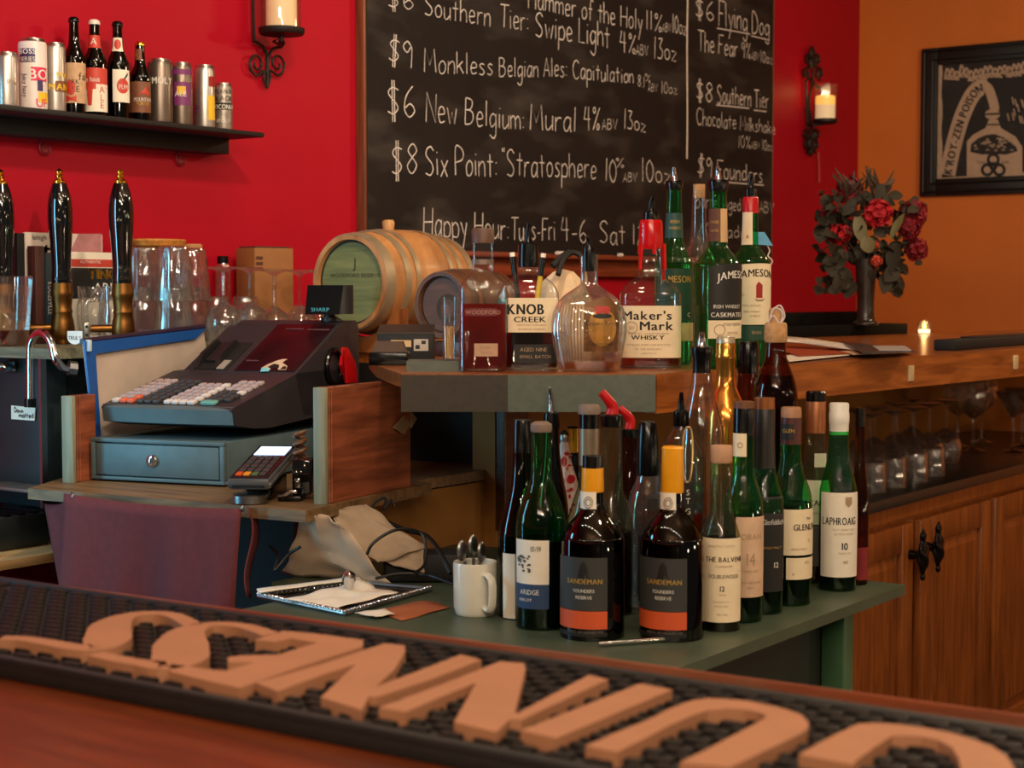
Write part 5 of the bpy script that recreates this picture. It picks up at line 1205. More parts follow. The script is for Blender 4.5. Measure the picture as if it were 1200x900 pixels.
# mug with spoons
MUGP = on_z(557, 724, zS); k = depth(MUGP)/FPX; hv = Vector((MUGP.x, MUGP.y, 0)).normalized(); MUGP = MUGP+hv*24*k; MUGP.z = zS; k = depth(MUGP)/FPX
mg = thing('coffee_mug', 'white coffee mug full of spoons on the green shelf beside the wine bottles', 'mug', MUGP)
CER = mat('white_ceramic', (222, 216, 200), .25, var=.03, coat=.5)
H_ = 62*k
obj('mug_body', MB().lathe([(0, 22*k), (.002, 23.5*k), (.006, 24*k), (H_*.15, 25.5*k), (H_-.003, 26*k), (H_, 25.4*k), (H_-.002, 24*k), (.01, 22.5*k), (.008, .001)], 36, cap1=False), CER, mg, False)
hdir = (-hv*.88+Rv*.48).normalized(); M_ = Matrix.Translation(MUGP)
pts = [hdir*(25*k)+Vector((0, 0, H_*.78)), hdir*(34*k)+Vector((0, 0, H_*.80)), hdir*(41*k)+Vector((0, 0, H_*.68)), hdir*(41*k)+Vector((0, 0, H_*.35)), hdir*(36*k)+Vector((0, 0, H_*.16)), hdir*(25*k)+Vector((0, 0, H_*.18))]
obj('handle', MB().tube(bez([M_ @ p for p in pts], 5), 5.2*k, 10, flat=.6), CER, mg)
for i, (dx, dy, top, lab) in enumerate(((-12, .006, 648, 'leaning farthest left'), (-2, -.008, 640, 'standing tallest'), (6, .01, 650, 'right of the tallest one'))):
    b0 = MUGP+Vector((0, 0, .016)); tp = MUGP+Rv*(dx*k*1.3)+hv*dy+Vector((0, 0, H_+(660-top)*k))
    t = thing('spoon', 'dark metal spoon in the white mug, '+lab, 'spoon', b0, 0, 'spoons in the mug')
    obj('spoon_handle', MB().tube([b0, b0.lerp(tp, .8)], [.002, .003], 8), STEEL, t); dd = (tp-b0).normalized()
    obj('spoon_bowl', MB().ball(tp, .012, 14, 8, (1, .45, 1.5)), STEEL, t)
# steel strip in front of the port bottles
a, b = zz(702, 757), zz(806, 749); 
tag(obj('bar_spoon', MB().tube([a+Vector((0, 0, .003)), b+Vector((0, 0, .003))], .0035, 10).tube([zz(780, 751)+Vector((0, 0, .004)), b+Vector((0, 0, .004))], .006, 10, flat=.4), CHROME), 'long thin steel bar tool lying in front of the port bottles', 'bar tool')
# things at the lower left
lb = tag(obj('low_shelf', MB().box(2.06, 2.75, 2.76, 3.11, .835, .855, .002), PLY), 'raw plywood shelf below the pump cabinet at the left edge', 'shelf')
P = on_x(26, 640, 2.15)
dt = thing('drip_tray', 'black plastic drip tray box on the plywood shelf at the left edge', 'drip tray', (2.2, 2.95, .855))
obj('tray_box', MB().box(2.13, 2.285, 2.855, 3.108, .856, .925, .005), mat('black_tray_plastic', (30, 34, 36), .35), dt)
mb = MB()
for i in range(4): mb.box(2.14+i*.036, 2.155+i*.036, 2.86, 3.10, .925, .930)
obj('grille', mb, BLKP, dt)
obj('drain_hose', MB().tube(bez([(2.11, 2.80, .8635), (2.10, 2.90, .864), (2.10, 3.0, .866), (2.11, 3.09, .866)], 5), .008, 8), mat('pale_hose', (176, 180, 160), .4), dt)
ll = tag(obj('steel_ledge', MB().box(2.22, 2.294, 2.80, 3.11, .972, .980, .002), mat('dull_steel', (140, 145, 138), .3, .8)), 'thin steel ledge at the foot of the pump cabinet panel', 'ledge')

# ================================================================ BARRELS and small things on the raised counter
def barrel(name, label, C0, L, r0, rb, wood_m, head_m, hoop_m, hoops, texts=(), bung=True):
    t = thing(name, label, 'barrel', C0)
    prof = lambda x: r0+(rb-r0)*sin(pi*x/L)
    MXb = Matrix.Translation(C0) @ Matrix.Rotation(pi/2, 4, 'Y')
    n = 24
    mb = MB().lathe([(L*i/n, prof(L*i/n)) for i in range(n+1)], 48, cap0=False, cap1=True, M=MXb, rfun=lambda z, a: 1-.006*(abs(sin(a*12)) < .12))
    mb.lathe([(0, r0), (0, r0*.90), (.012, r0*.885)], 48, cap0=False, cap1=False, M=MXb); obj('staves', mb, wood_m, t)
    h = obj('barrel_head', MB().lathe([(.012, r0*.90), (.016, r0*.90)], 48, M=MXb), head_m, t, smooth=False)
    obj('head_groove', MB().lathe([(.0115, r0*.84), (.0112, r0*.895)], 48, cap0=False, cap1=False, M=MXb), mat('dark_groove', (30, 22, 15), .7), t)
    by = {}
    for tx, dy, dz, cap, ink in texts:
        V = text2d(tx, cap, 1.15); by.setdefault(ink.name, (ink, MB()))[1].add([(C0.x+.0112, C0.y+dy-p[0], C0.z+dz+p[1]) for p in V[0]], V[1])
    for ink, mb in by.values(): obj('lettering', mb, ink, h, smooth=False)
    for xa, xb in hoops:
        obj('hoop', MB().lathe([(xa, prof(xa)+.0005), (xa, prof(xa)+.0025), (xb, prof(xb)+.0025), (xb, prof(xb)+.0005)], 48, cap0=False, cap1=False, M=MXb), hoop_m, t)
    if bung: obj('bung', MB().lathe([(rb-.004, .013), (rb+.016, .0155), (rb+.022, .012)], 16, M=Matrix.Translation(C0+Vector((L*.42, 0, 0)))), wood('bung_wood', (170, 120, 66), (206, 152, 92), 'Z', .6), t)
    return t
BW = wood('barrel_oak', (148, 96, 50), (204, 146, 90), 'Z', .5, 6, .1, 3); BH = wood('green_lit_oak', (96, 104, 58), (132, 134, 80), 'Y', .5, 5, .1)  # head oak is tinted with the green light falling on it
HO = mat('dull_hoop', (176, 156, 126), .4, .5, var=.12)
C0 = at_d(409, 331, 3.86)
b1 = barrel('oak_barrel', 'larger pale oak barrel with a green-lit head beside the blackboard corner', C0, .34, .111, .127, BW, BH, HO,
            ((.002, .030), (.062, .080), (.098, .112), (.225, .240), (.262, .278), (.31, .338)), (('WOODFORD RESERVE', -.008, .012, .0095, mat('burnt_brand', (58, 48, 28), .7)), ('J', -.006, .034, .024, mat('burnt_brand', (58, 48, 28), .7))))
ck = thing('barrel_cradle', 'brown wooden cradle carrying the larger pale oak barrel', 'cradle', (C0.x, C0.y, zL))
for i, x in enumerate((.055, .27)):
    pts = [(-.12, 0), (.12, 0), (.125, .105)]+[(.112*sin(a), C0.z-zL-.1275*cos(a)) for a in [1.0-.2*k for k in range(11)]]+[(-.125, .105)]
    obj('cradle_end', MB().prism(pts, -.011, .011, Matrix.Translation((C0.x+x, C0.y, zL)) @ Matrix.Rotation(pi/2, 4, 'Z') @ Matrix.Rotation(pi/2, 4, 'X')), wood('cradle_wood', (126, 70, 32), (172, 106, 56), 'Z', .45), ck, smooth=False)
for s_ in (-.11, .11): obj('cradle_rail', MB().box(C0.x+.066, C0.x+.259, C0.y+s_-.010, C0.y+s_+.010, zL, zL+.03, .003), wood('cradle_wood', (126, 70, 32), (172, 106, 56), 'Z', .45), ck)
C1 = at_d(516, 357, 3.65)
b2 = barrel('oak_barrel', 'smaller dark brown barrel with a round mark behind the toothpick glass', C1, .20, .070, .080, wood('dark_barrel', (70, 44, 30), (104, 68, 44), 'Z', .45, 6, .1, 3), wood('dark_head', (76, 48, 32), (104, 66, 42), 'Y', .5, 5, .1),
            mat('copper_hoop', (130, 86, 60), .4, .5), ((.0, .014), (.04, .05), (.15, .16), (.186, .20)), (), False)
o = obj('burnt_emblem', MB().ribbon([Vector((C1.x+.0112, C1.y-.012+.026*cos(a*pi/12), C1.z-.008+.026*sin(a*pi/12))) for a in range(25)], .006, Vector((-1, 0, 0))), mat('burnt_brand', (38, 30, 24), .7), b2, smooth=False)
tag(obj('barrel_stand', MB().box(C1.x+.02, C1.x+.18, C1.y-.06, C1.y+.06, zL, C1.z-.081, .003), DKWOOD), 'dark low block stand under the smaller brown barrel', 'stand')
# dark boxes with plates
P = px_at(478, 3.42, zL)
db = thing('card_box', 'black card box with pale label plates in front of the larger barrel', 'box', P, HD-pi/2)
k = 3.42/FPX
obj('box_body', MB().box(-36*k, 30*k, 0, .07, 0, .056, .003), BLKM, db, False)
obj('box_lid', MB().prism([(0, .056), (.07, .070), (.07, .075), (0, .060)], -36*k, 30*k, MX), mat('dark_lid', (46, 40, 36), .4), db, False, smooth=False)
obj('label_plate', MB().box(-20*k, 4*k, -.0012, 0, .030, .044), mat('kraft_plate', (206, 168, 118), .6), db, False, smooth=False)
obj('picture_plate', MB().box(7*k, 24*k, -.0012, 0, .022, .046), mat('grey_plate', (178, 164, 148), .6), db, False, smooth=False)
obj('plate_drawing', MB().box(9*k, 14*k, -.0020, -.0012, .026, .034, .001).box(16*k, 21*k, -.0020, -.0012, .036, .043, .001), BLKLAB, db, False, smooth=False)
P = px_at(452, 3.24, zL)
pd_ = thing('ink_pad', 'flat black tin with worn brown lid between barrel and reddish board', 'tin', P, HD-pi/2); k = 3.24/FPX
obj('tin_base', MB().box(-20*k, 26*k, 0, .06, 0, .026, .003), BLKP, pd_, False)
obj('tin_lid', MB().prism([(-17*k, .026), (23*k, .026), (19*k, .046), (-12*k, .046)], -.06, -.01, Matrix.Rotation(pi/2, 4, 'X')), mat('worn_brown_lid', (86, 62, 48), .45, var=.2), pd_, False, smooth=False)
# wooden board with toothpick glass
a = on_z(476, 435.5, zL); b = on_z(546, 435.5, zL); a.z = b.z = zL
dd = (b-a).normalized(); nn = Vector((-dd.y, dd.x, 0)); th_ = 12*depth(a)/FPX
tag(obj('serving_board', MB().prism([(p.x, p.y) for p in (a+nn*.006, b+nn*.006, b+nn*.095, a+nn*.095)], zL, zL+th_), TEALLIT), 'small worn wooden board at the cut corner of the bar counter under the toothpick glass', 'board')
P = px_at(527, depth((a+b)/2)+.045, zL+th_); k = depth(P)/FPX
tg = thing('shot_glass', 'tall shot glass of wooden toothpicks on the small worn board', 'shot glass', P)
hg = 74*k
obj('glass_wall', MB().lathe([(0, 8*k), (hg*.15, 8.2*k), (hg, 9.5*k)], 24, cap1=False), G_CLEAR, tg, False)
rr = random.Random(2)
tp = MB()
for i in range(26):
    a0 = rr.uniform(0, 6.28); r_ = rr.uniform(0, 6.5*k); x, y = r_*cos(a0), r_*sin(a0); tp.tube([(x*.7, y*.7, .004), (x, y, 38*k+rr.uniform(-.003, .004))], .0011, 5)
obj('toothpicks', tp, mat('toothpick_wood', (214, 168, 108), .7), tg, False, kind='stuff')
# pens and towel behind the whiskey bottles
P = px_at(618, 3.42, zL); 
pc_ = tag(obj('pen_cup', MB().lathe([(0, .030), (.085, .034), (.085, .031), (.006, .028)], 24, cap1=False, M=Matrix.Translation(P)), mat('dark_tin', (50, 44, 42), .4, .5)), 'dark pen cup hidden behind the square label whiskey bottle', 'cup')
for (x0, y0, x1, y1, lab, m) in ((612, 345, 600, 296, 'black marker pen with a white end leaning left in the pen cup', BLKP), (626, 345, 637, 297, 'yellow and black marker pen leaning right in the pen cup', YEL)):
    b0 = at_d(x0, y0+50, 3.42); b0 = P.lerp(b0, .3); b0.z = zL+.01; tp_ = at_d(x1, y1, 3.42)
    t = thing('marker_pen', lab, 'pen', b0)
    obj('pen_barrel', MB().tube([b0, b0.lerp(tp_, .78)], .0055, 10), m, t); obj('pen_cap', MB().tube([b0.lerp(tp_, .78), b0.lerp(tp_, .96)], .0062, 10), BLKP, t); obj('pen_end', MB().tube([b0.lerp(tp_, .96), tp_], .0055, 10), WHITE, t)
P = px_at(660, 3.50, zL); k = 3.5/FPX
from mathutils import noise as _n
mb = MB().lathe([(0, .070), (.03, .078), (.08, .066), (.13, .052), (.165, .040), (.185, .020), (.190, .002)], 48, .7, rfun=lambda z, a: 1+.10*sin(a*7+z*22)+.06*sin(a*13-z*30), M=Matrix.Translation(P) @ Matrix.Rotation(HD-pi/2, 4, 'Z'))
tag(obj('bar_towel', mb, mat('cream_towel', (226, 196, 158), .9, var=.06, scale=80, bump=.2), angle=180), 'bunched cream bar towel behind the faceted decanter bottle', 'towel')
mb = MB().tube(bez([at_d(*p) for p in ((654, 322, 3.42), (660, 304, 3.44), (670, 296, 3.46), (681, 301, 3.46), (684, 318, 3.44))], 6), .006, 8)
mb.tube(bez([at_d(*p) for p in ((648, 312, 3.44), (658, 302, 3.45), (668, 296, 3.46))], 5), .008, 8)
tag(obj('black_strap', mb, BLKM), 'black strap looped over the cream bar towel', 'strap')

# ================================================================ LIQUOR ON THE RAISED COUNTER
SM_ = lambda y0, y1: ()
# square shouldered flask bottle, amber
b = Bot('whiskey_bottle', 'flat shouldered clear whiskey bottle with reddish amber liquor and a brown stopper', 'bottle', 566, 436, [(436, 28), (420, 28.5), (345, 28), (333, 26), (325, 20), (319, 14), (314, 12.5), (285, 12)], G_CLEAR, zL, ry=.55, ex=3.2)
b.liquid(356, L_RED)
b.part('stopper', [(285, 13), (270, 13.2), (267.5, 11.5)], mat('brown_stopper', (92, 62, 46), .5), ry=1)
b.part('neck_band', [(310, 12.8), (304, 12.8)], mat('faint_grey_band', (128, 104, 92), .5), ry=.56)
L = b.label(556, 583, 402, 417, mat('tan_strip', (190, 150, 118), .6), [('Distiller', 569, 408, 4, INKT, .8), ('Select', 570, 414, 4, INKT)])
b.label(545, 582, 361, 370, mat('etched_red', (104, 30, 26), .4), [('WOODFORD', 566, 368, 5, mat('etched_pale', (176, 120, 108), .5), 1.0)], name='etched_name')
# square label bourbon
b = Bot('whiskey_bottle', 'rectangular clear whiskey bottle with bold black lettered cream label and black pourer', 'bottle', 619, 434, [(434, 35), (425, 36), (352, 36), (340, 34), (330, 27), (322, 15), (317, 11), (311, 10.5)], G_CLEAR, zL, ry=.55, ex=4.2)
b.liquid(384, L_DARK)
b.part('stopper', [(313, 12), (308, 12.4), (286, 11.5), (284, 8)], BLKP)
b.spout(286, 261, BLKP, -1, 4.5)
L = b.label(596, 653, 349, 389, CREAM, [('**KNOB', 616, 368, 12.5, INK, .82), ('*CREEK', 621, 377, 6.5, INK, 1.35), ('KENTUCKY STRAIGHT', 623, 381.5, 2.4, INKT, 1.0), ('BOURBON WHISKEY', 623, 386.5, 2.4, INKT)])
b.label(584.5, 595, 350, 392, mat('green_grey_strip', (72, 96, 82), .5), [('9', 590, 371, 5, INKT)], name='side_strip_label')
b.label(603, 651, 403, 425, BLKLAB, [('AGED NINE', 625, 411, 4.5, INKT, 1), ('SMALL BATCH', 627, 419, 4, INKT, 1)], name='lower_label')
# faceted decanter
def facet(z, a): return 1+.07*abs(sin(a*7))*math.exp(-((z-.075)/.05)**2)
b = Bot('whisky_decanter', 'squat faceted whisky decanter with arched gold label and tall black pourer', 'bottle', 690, 436, [(436, 34), (425, 37), (400, 41), (378, 42), (360, 39), (347, 30), (338, 17), (333, 11), (328, 10), (303, 10.5), (298, 11.5)], G_WARE, zL, ry=.6, ex=2.4, rf=facet, seg=56)
b.liquid(424, L_GOLD)
b.part('cork_stopper', [(318, 7.5), (298, 8.5), (290, 7.5)], BLKP); b.spout(292, 277, BLKP, 2, 4)
GLD = mat('gold_label', (186, 132, 58), .35, .35, var=.15, scale=60)
L = b.label(684, 725, 357, 411, mat('brown_gold_label', (116, 74, 34), .45, .2, var=.2), [('Crown Royal', 705, 381, 6, BLKLAB, .8), ('CANADIAN WHISKY', 705, 404, 3, BLKLAB, .8)], top=9)
b.mark([disc(705, 383, 16, 22, 24)], GLD, L, 380); b.mark([[(696, 362), (698, 356), (702, 360), (705, 353), (708, 360), (712, 356), (714, 362), (712, 368), (698, 368)]], mat('crimson_print', (176, 40, 30), .5), L, 360, 2); b.mark([disc(705, 370, 11, 3)], BLKLAB, L, 370, 3)
mb = MB()
for i in range(9):   # cut swirls on the left half
    x = 652+i*3.6; pts = []
    for j in range(7):
        y = 424-j*11; r = b.r_at(y); xx = max(-r*.97, min(r*.97, (x-690)*(r/41))); th = sect_theta(xx, r, 2.4); p = sect_pt(th, r*b.s+.001, r*b.s*.6+.001, 2.4); pts.append(Vector((p[0], p[1], b.zz(y))))
    mb.tube(pts, .0013, 6)
obj('cut_ridges', mb, G_WARE, b.t, False)
# red wax bottle
b = Bot('whiskey_bottle', 'square whiskey bottle with dripping red wax neck and cream label', 'bottle', 762, 432, [(432, 35), (424, 36), (352, 36), (342, 34), (332, 27), (326, 19), (320, 15), (300, 13), (262, 12)], G_CLEAR, zL, ry=.9, ex=4.0)
b.liquid(417, L_AMBER)
w_ = MB(); k = b.s
w_.lathe([(b.zz(292), 13.6*k), (b.zz(288), 14.6*k), (b.zz(262), 13.6*k), (b.zz(258), 12.5*k), (b.zz(257), 8*k)], 32, .95)
for a_, yb in ((.5, 330), (.05, 318), (-2.4, 322), (2.6, 300), (-1.3, 300)):
    pts = [Vector((15*k*(1+(y-292)*.004)*cos(a_), 14*k*(1+(y-292)*.004)*sin(a_), b.zz(y))) for y in range(286, yb, 6)]
    w_.tube(pts, [.0045-.0014*i/len(pts) for i in range(len(pts))], 8)
obj('red_wax_cap', w_, REDWAX, b.t, False)
b.spout(254, 230, BLKP, -2.5, 5, [(262, 9), (256, 10), (249, 9.5), (247, 6)], BLKP)
b.label(727.5, 797, 358, 418, CREAM, [("*Maker's", 758, 374, 10.5, INK, 1.15), ('*Mark', 769, 386, 10.5, INK, 1.2), ('*WHISKY', 759, 397, 5.2, INK, 1.35), ('KENTUCKY STRAIGHT BOURBON', 760, 391, 2.0, INKT, 1.1), ('DISTILLED AGED AND BOTTLED', 760, 404, 2.1, INKT, 1.2), ('BY THE DISTILLERY', 760, 409, 2.1, INKT, 1.2), ('LORETTO KY', 760, 414, 2.1, INKT)])
L = [o for o in b.t.children if o.name.startswith('label')][-1]
mb = MB(); R_ = b.r_at(383)*b.s
mb.ribbon([Vector(((740.5-762)*k+6.5*k*cos(a*pi/10), -(R_*.9)-.0018, b.zz(383)+6.5*k*sin(a*pi/10))) for a in range(21)], .0007, Vector((0, -1, 0)))
V = text2d('SIV', 4*k); mb.add([Vector((p[0]+(740.5-762)*k, -(R_*.9)-.0018, b.zz(385)+p[1])) for p in V[0]], V[1]); obj('printed_seal', mb, INKT, L, False, smooth=False)
# green whiskeys
b = Bot('whiskey_bottle', 'tall green whiskey bottle with dark green label half behind the red wax bottle', 'bottle', 789, 432, [(432, 22), (320, 23), (308, 22), (298, 17), (288, 12), (275, 10), (222, 8.5), (217, 9)], G_GREEN, zL, dep=3.30)
b.part('stopper', [(222, 9.5), (215, 10.5), (212, 10)], BLKP); b.spout(213, 196, CHROME, 1, 3.6)
b.label(777, 801, 250, 279, mat('teal_neck_wrap', (30, 70, 62), .5), [('IRISH', 790, 262, 4, INKO), ('WHISKEY', 790, 269, 3.2, INKO, .8)], name='neck_label')
b.label(770, 811, 315, 376, GRNLAB, [('*JAMESON', 792, 331, 8, INKO, .8), ('C', 806, 371, 5, INKW)]); b.label(770, 811, 378, 399, mat('pale_gold_label', (196, 176, 124), .5), name='lower_label')
b = Bot('liquor_bottle', 'slim clear bottle with cork seen between two green whiskey bottles', 'bottle', 818, 432, [(432, 20), (320, 21), (300, 17), (285, 11), (265, 9), (222, 8)], G_CLEAR, zL, dep=3.42)
b.part('cork', [(232, 6.5), (216, 7)], CORK)
b = Bot('whiskey_bottle', 'green whiskey bottle with arched black label and chrome pourer', 'bottle', 840, 434, [(434, 27), (322, 28), (310, 26), (300, 20), (291, 13), (280, 11), (225, 10), (218, 10.5)], G_GREEN, zL, dep=3.12)
b.part('stopper', [(224, 11), (214, 12.5), (211, 12)], BLKP); b.spout(212, 195, CHROME, 1, 4)
b.label(829.5, 843, 245, 283, mat('rust_neck_label', (96, 52, 30), .55), [('CASK', 836, 262, 3.4, INKO), ('MATES', 836, 272, 3, INKO, .8)], name='neck_label'); b.label(843, 850.5, 245, 284, mat('tan_neck_strip', (206, 168, 120), .6), name='neck_strip')
b.label(830, 880, 313, 374, BLKLAB, [('*JAMESON', 861, 330, 9, INKW, .9, 4), ('IRISH WHISKEY', 853, 361, 4.4, INKW, .9), ('*CASKMATES', 853, 371, 5.4, INKW, .95)], top=4)
b.label(830, 867.5, 375, 396, CREAM, [('STOUT EDITION', 858, 381, 3, INK, .9), ('EDITION', 858, 391, 3, INKT)], name='lower_label')
L = [o for o in b.t.children if o.name.startswith('lower_label')][-1]; mb = MB()
mb.ribbon([Vector((sin(sect_theta(843-840+6*cos(a*pi/10), 27.5, 2))*(27.5*b.s+.0016), -cos(sect_theta(843-840+6*cos(a*pi/10), 27.5, 2))*(27.5*b.s+.0016), b.zz(386)+6*b.s*sin(a*pi/10))) for a in range(21)], .0007, Vector((0, -1, 0)))
obj('printed_seal', mb, INKT, L, False, smooth=False)
b = Bot('whiskey_bottle', 'green whiskey bottle with cream label, red cap and a blue tag round its neck', 'bottle', 878, 430, [(430, 23), (318, 24), (306, 22), (296, 16), (289, 11), (280, 9.5), (232, 8.5)], G_GREEN, zL, dep=3.24)
b.part('red_collar', [(250, 9.2), (233, 9.2), (231, 8)], REDP); b.spout(226, 204, BLKP, -1, 4.5, [(233, 7), (222, 7.5), (220, 5)])
b.label(869, 880.5, 249, 287, CREAM, [('A', 875, 280, 5, INKR)], name='neck_label')
L = b.label(863, 910, 311, 380, CREAM, [('*JAMESON', 887, 327, 9, INK, .85, 3), ('ESTD', 868, 347, 3, INKT), ('TRIPLE DISTILLED', 880, 359, 2.4, INKT, .9), ('IRISH WHISKEY', 881, 366, 2.4, INKT, .9), ('DUBLIN', 884, 371, 2.6, INKT)], top=2)
b.mark([[(885, 334), (888, 330), (892, 334), (892, 349), (885, 349)]], mat('crest_red', (164, 34, 28), .5), L, 340); b.mark([[(883, 350), (895, 350), (892, 353), (886, 353)]], INKT, L, 351)
b.label(863, 896, 381, 398, GRNLAB, [('IRISH', 886, 391, 4, INKT)], name='lower_label')
k = b.s; 
mb = MB().slab([at_d(x, y, b.dep-.02) for x, y in ((880, 272), (896, 272), (906, 288), (880, 286))], Hd*.001); tg = obj('blue_tag', mb, mat('pale_blue_paper', (92, 164, 206), .6), b.t, smooth=False)
obj('tag_string', MB().tube(bez([at_d(x, y, b.dep-.01) for x, y in ((899, 287), (902, 294), (900, 300), (905, 306), (901, 314), (903, 320), (899, 330), (897, 337))], 4), .0016, 6), mat('white_string', (214, 196, 190), .8), b.t)

# ================================================================ BOTTLES ON THE GREEN SHELF
def tb(n=0): pass
b = Bot('wine_bottle', 'very dark slender wine bottle at the left end of the green shelf row', 'wine bottle', 612, 735, [(735, 28), (640, 28.5), (618, 27), (595, 21), (570, 14), (545, 11.5), (495, 10.5)], G_WINE, zS, dep=2.70)
b.part('capsule', [(530, 11.3), (496, 11), (492, 10)], BLKP); b.label(590, 604, 645, 720, WHITE)
rr_s = random.Random(4)
b = Bot('wine_bottle', 'green wine bottle with white and blue label marked 10/19', 'wine bottle', 634, 740, [(740, 29), (640, 30), (608, 29), (590, 24), (572, 16), (558, 12.5), (540, 12), (505, 11.5), (500, 12.5)], G_JADE, zS)
b.liquid(632, L_BLACK)
b.part('rubber_stopper', [(506, 12), (503, 13), (497, 12.5), (494, 8)], mat('grey_rubber', (128, 108, 96), .6))
L = b.label(606, 643, 629, 680, WHITE, [('10/19', 628, 642, 6.5, INK, .8)]); b.label(606, 643, 680, 708.5, BLULAB, [('ARIDGE', 620, 692, 6, INKW, .9), ('MERLOT', 616, 700, 3.5, INKW)], name='lower_label')
b.mark([disc(612+rr_s.uniform(-3, 10), 646+rr_s.uniform(0, 20), rr_s.uniform(.7, 2.2), rr_s.uniform(.6, 1.6), 8) for _ in range(26)], mat('grey_drawing', (84, 78, 72), .6), L, 655)
b = Bot('liquor_bottle', 'pourer topped dark bottle peeping over the green wine bottle', 'bottle', 646, 715, [(715, 20), (600, 20), (560, 14), (530, 10), (500, 9)], G_BLACK, zS, dep=2.92)
b.spout(488, 454, CHROME, 2, 4, [(504, 9), (499, 10), (484, 9), (482, 5)])
b = Bot('tequila_bottle', 'red and white painted bottle with silver top behind the green wine bottle', 'bottle', 661, 700, [(700, 18), (600, 18), (580, 19), (560, 14), (545, 9), (530, 6), (516, 4.5)], mat('painted_white', (214, 190, 184), .3, var=.05), zS, dep=3.05)
b.part('top', [(517, 5.5), (510, 6), (508, 5), (504, 1.5)], STEEL)
L = b.label(646, 676, 520, 600, mat('painted_white', (214, 190, 184), .3), name='painted_skin'); rr = random.Random(5)
b.mark([disc(661+rr.uniform(-12, 12), 530+i*3.2+rr.uniform(-2, 2), rr.uniform(1.5, 4), rr.uniform(1.2, 3), 8) for i in range(22)]+[disc(656, 562, 6, 5), disc(668, 560, 5, 5), disc(661, 540, 3, 6)], mat('painted_red', (176, 20, 34), .3), L, 550)
b = Bot('liquor_bottle', 'slim dark bottle with gold neck between painted bottle and grey capsule bottle', 'bottle', 671, 700, [(700, 12), (580, 12), (550, 9), (532, 7), (500, 6.5)], G_BLACK, zS, dep=3.16)
b.part('gold_neck_foil', [(530, 7.4), (502, 7.2)], mat('gold_foil', (220, 160, 40), .3, .6))
b = Bot('wine_bottle', 'wine bottle with grey capsule and flat stopper behind the first port bottle', 'wine bottle', 690, 715, [(715, 26), (620, 26), (590, 20), (568, 13), (545, 11.5), (490, 11)], G_OLIVE, zS, dep=2.86)
b.part('grey_capsule', [(545, 12), (502, 12)], GREYF); b.part('black_neck_ring', [(502, 11.6), (484, 11.4)], BLKP); b.part('flat_stopper', [(485, 13), (478, 13.5), (474, 11)], mat('grey_rubber', (128, 108, 96), .6))
def port(cx, by, top, label, open_):
    b = Bot('port_bottle', label, 'port bottle', cx, by, [(by, 36), (by-12, 37.5), (by-110, 37), (by-125, 35), (by-137, 29), (by-148, 20), (by-158, 14), (by-172, 12.5), (top+4, 11.5)], G_BLACK, zS)
    b.part('yellow_capsule', [(by-176, 12.9), (by-178, 13.4), (by-204 if open_ else top+5, 12.6)]+([] if open_ else [(top+2, 12.8), (top, 11)]), YELLOW)
    if open_: b.part('black_neck', [(by-204, 12), (by-218, 12)], BLKP)
    L = b.label(cx-14, cx+4, by-177, by-151, WHITE, name='neck_seal', hw0=13.6); mb = MB()
    for rr_ in (5, 3): mb.ribbon([Vector((-5*b.s+rr_*b.s*cos(a*pi/10), -13.6*b.s-.0016, b.zz(by-165)+rr_*1.3*b.s*sin(a*pi/10))) for a in range(21)], .0006, Vector((0, -1, 0)))
    obj('printed_seal', mb, INKG, L, False, smooth=False)
    L = b.label(cx-37, cx+17, by-104, by-43, DKLAB, [('*SANDEMAN', cx-10, by-74, 6, INKO, .95), ('FOUNDERS', cx-10, by-64, 4, INKW, .95), ('RESERVE', cx-10, by-56.5, 4, INKW, .95)])
    b.mark([[(cx-17, by-80), (cx-14, by-95), (cx-10, by-100), (cx-6, by-94), (cx-4, by-80), (cx-8, by-86), (cx-10, by-80)]], BLKLAB, L, by-90)
    b.label(cx-37, cx+17, by-42.5, by-22, ORANGE, [], name='orange_band')
    b.label(cx-37, cx+17, by-18, by-13, BLKLAB, [('PORTO  ESTABLISHED 1790', cx-9, by-17, 3, INKG, .9)], name='embossed_base')
port(694, 752, 548, 'black port bottle with opened yellow neck, left of the two port bottles', True)
port(787, 753, 523, 'black port bottle with whole yellow capsule, right of the two port bottles', False)
b = Bot('liquor_bottle', 'tall clear bottle with red pourer between the two port bottles', 'bottle', 716, 735, [(735, 25), (620, 25), (600, 22), (580, 16), (565, 13), (492, 12)], G_OLIVE, zS, dep=2.72)
b.liquid(622, L_BLACK); b.part('black_collar', [(500, 12.5), (487, 13), (485, 9)], BLKP)
def red_cap(b, dx, yb, yt, w):
    k = b.s; pts = bez([Vector((dx*k, 0, b.zz(yb))), Vector(((dx+1)*k, 0, b.zz(yb-10))), Vector(((dx-4)*k, -.004, b.zz(yb-18))), Vector(((dx-12)*k, -.006, b.zz(yt)))], 4)
    n = len(pts); obj('red_pourer', MB().tube(pts, [w*k*(1-.35*i/n) for i in range(n)], 12), REDP, b.t, False)
red_cap(b, 0, 487, 459, 7.5)
b = Bot('liquor_bottle', 'dark rum coloured bottle with second red pourer behind the port bottles', 'bottle', 737, 705, [(705, 20), (600, 21), (570, 18), (545, 12), (530, 10), (506, 9.5)], G_BROWN, zS, dep=2.89)
b.part('black_collar', [(512, 11), (503, 11), (502, 8)], BLKP); red_cap(b, 0, 503, 478, 6.5)
b = Bot('liquor_bottle', 'clear ribbed bottle with tall black cap left of the second port bottle', 'bottle', 758, 728, [(728, 22), (660, 24), (600, 23), (580, 20), (565, 14), (556, 11)], G_WARE, zS, dep=2.76, rf=lambda z, a: 1+.03*cos(12*a))
b.part('black_cap', [(557, 12), (552, 13), (520, 12.5), (497, 11), (494, 9)], BLKP); b.label(748, 768, 625, 700, BLKLAB)
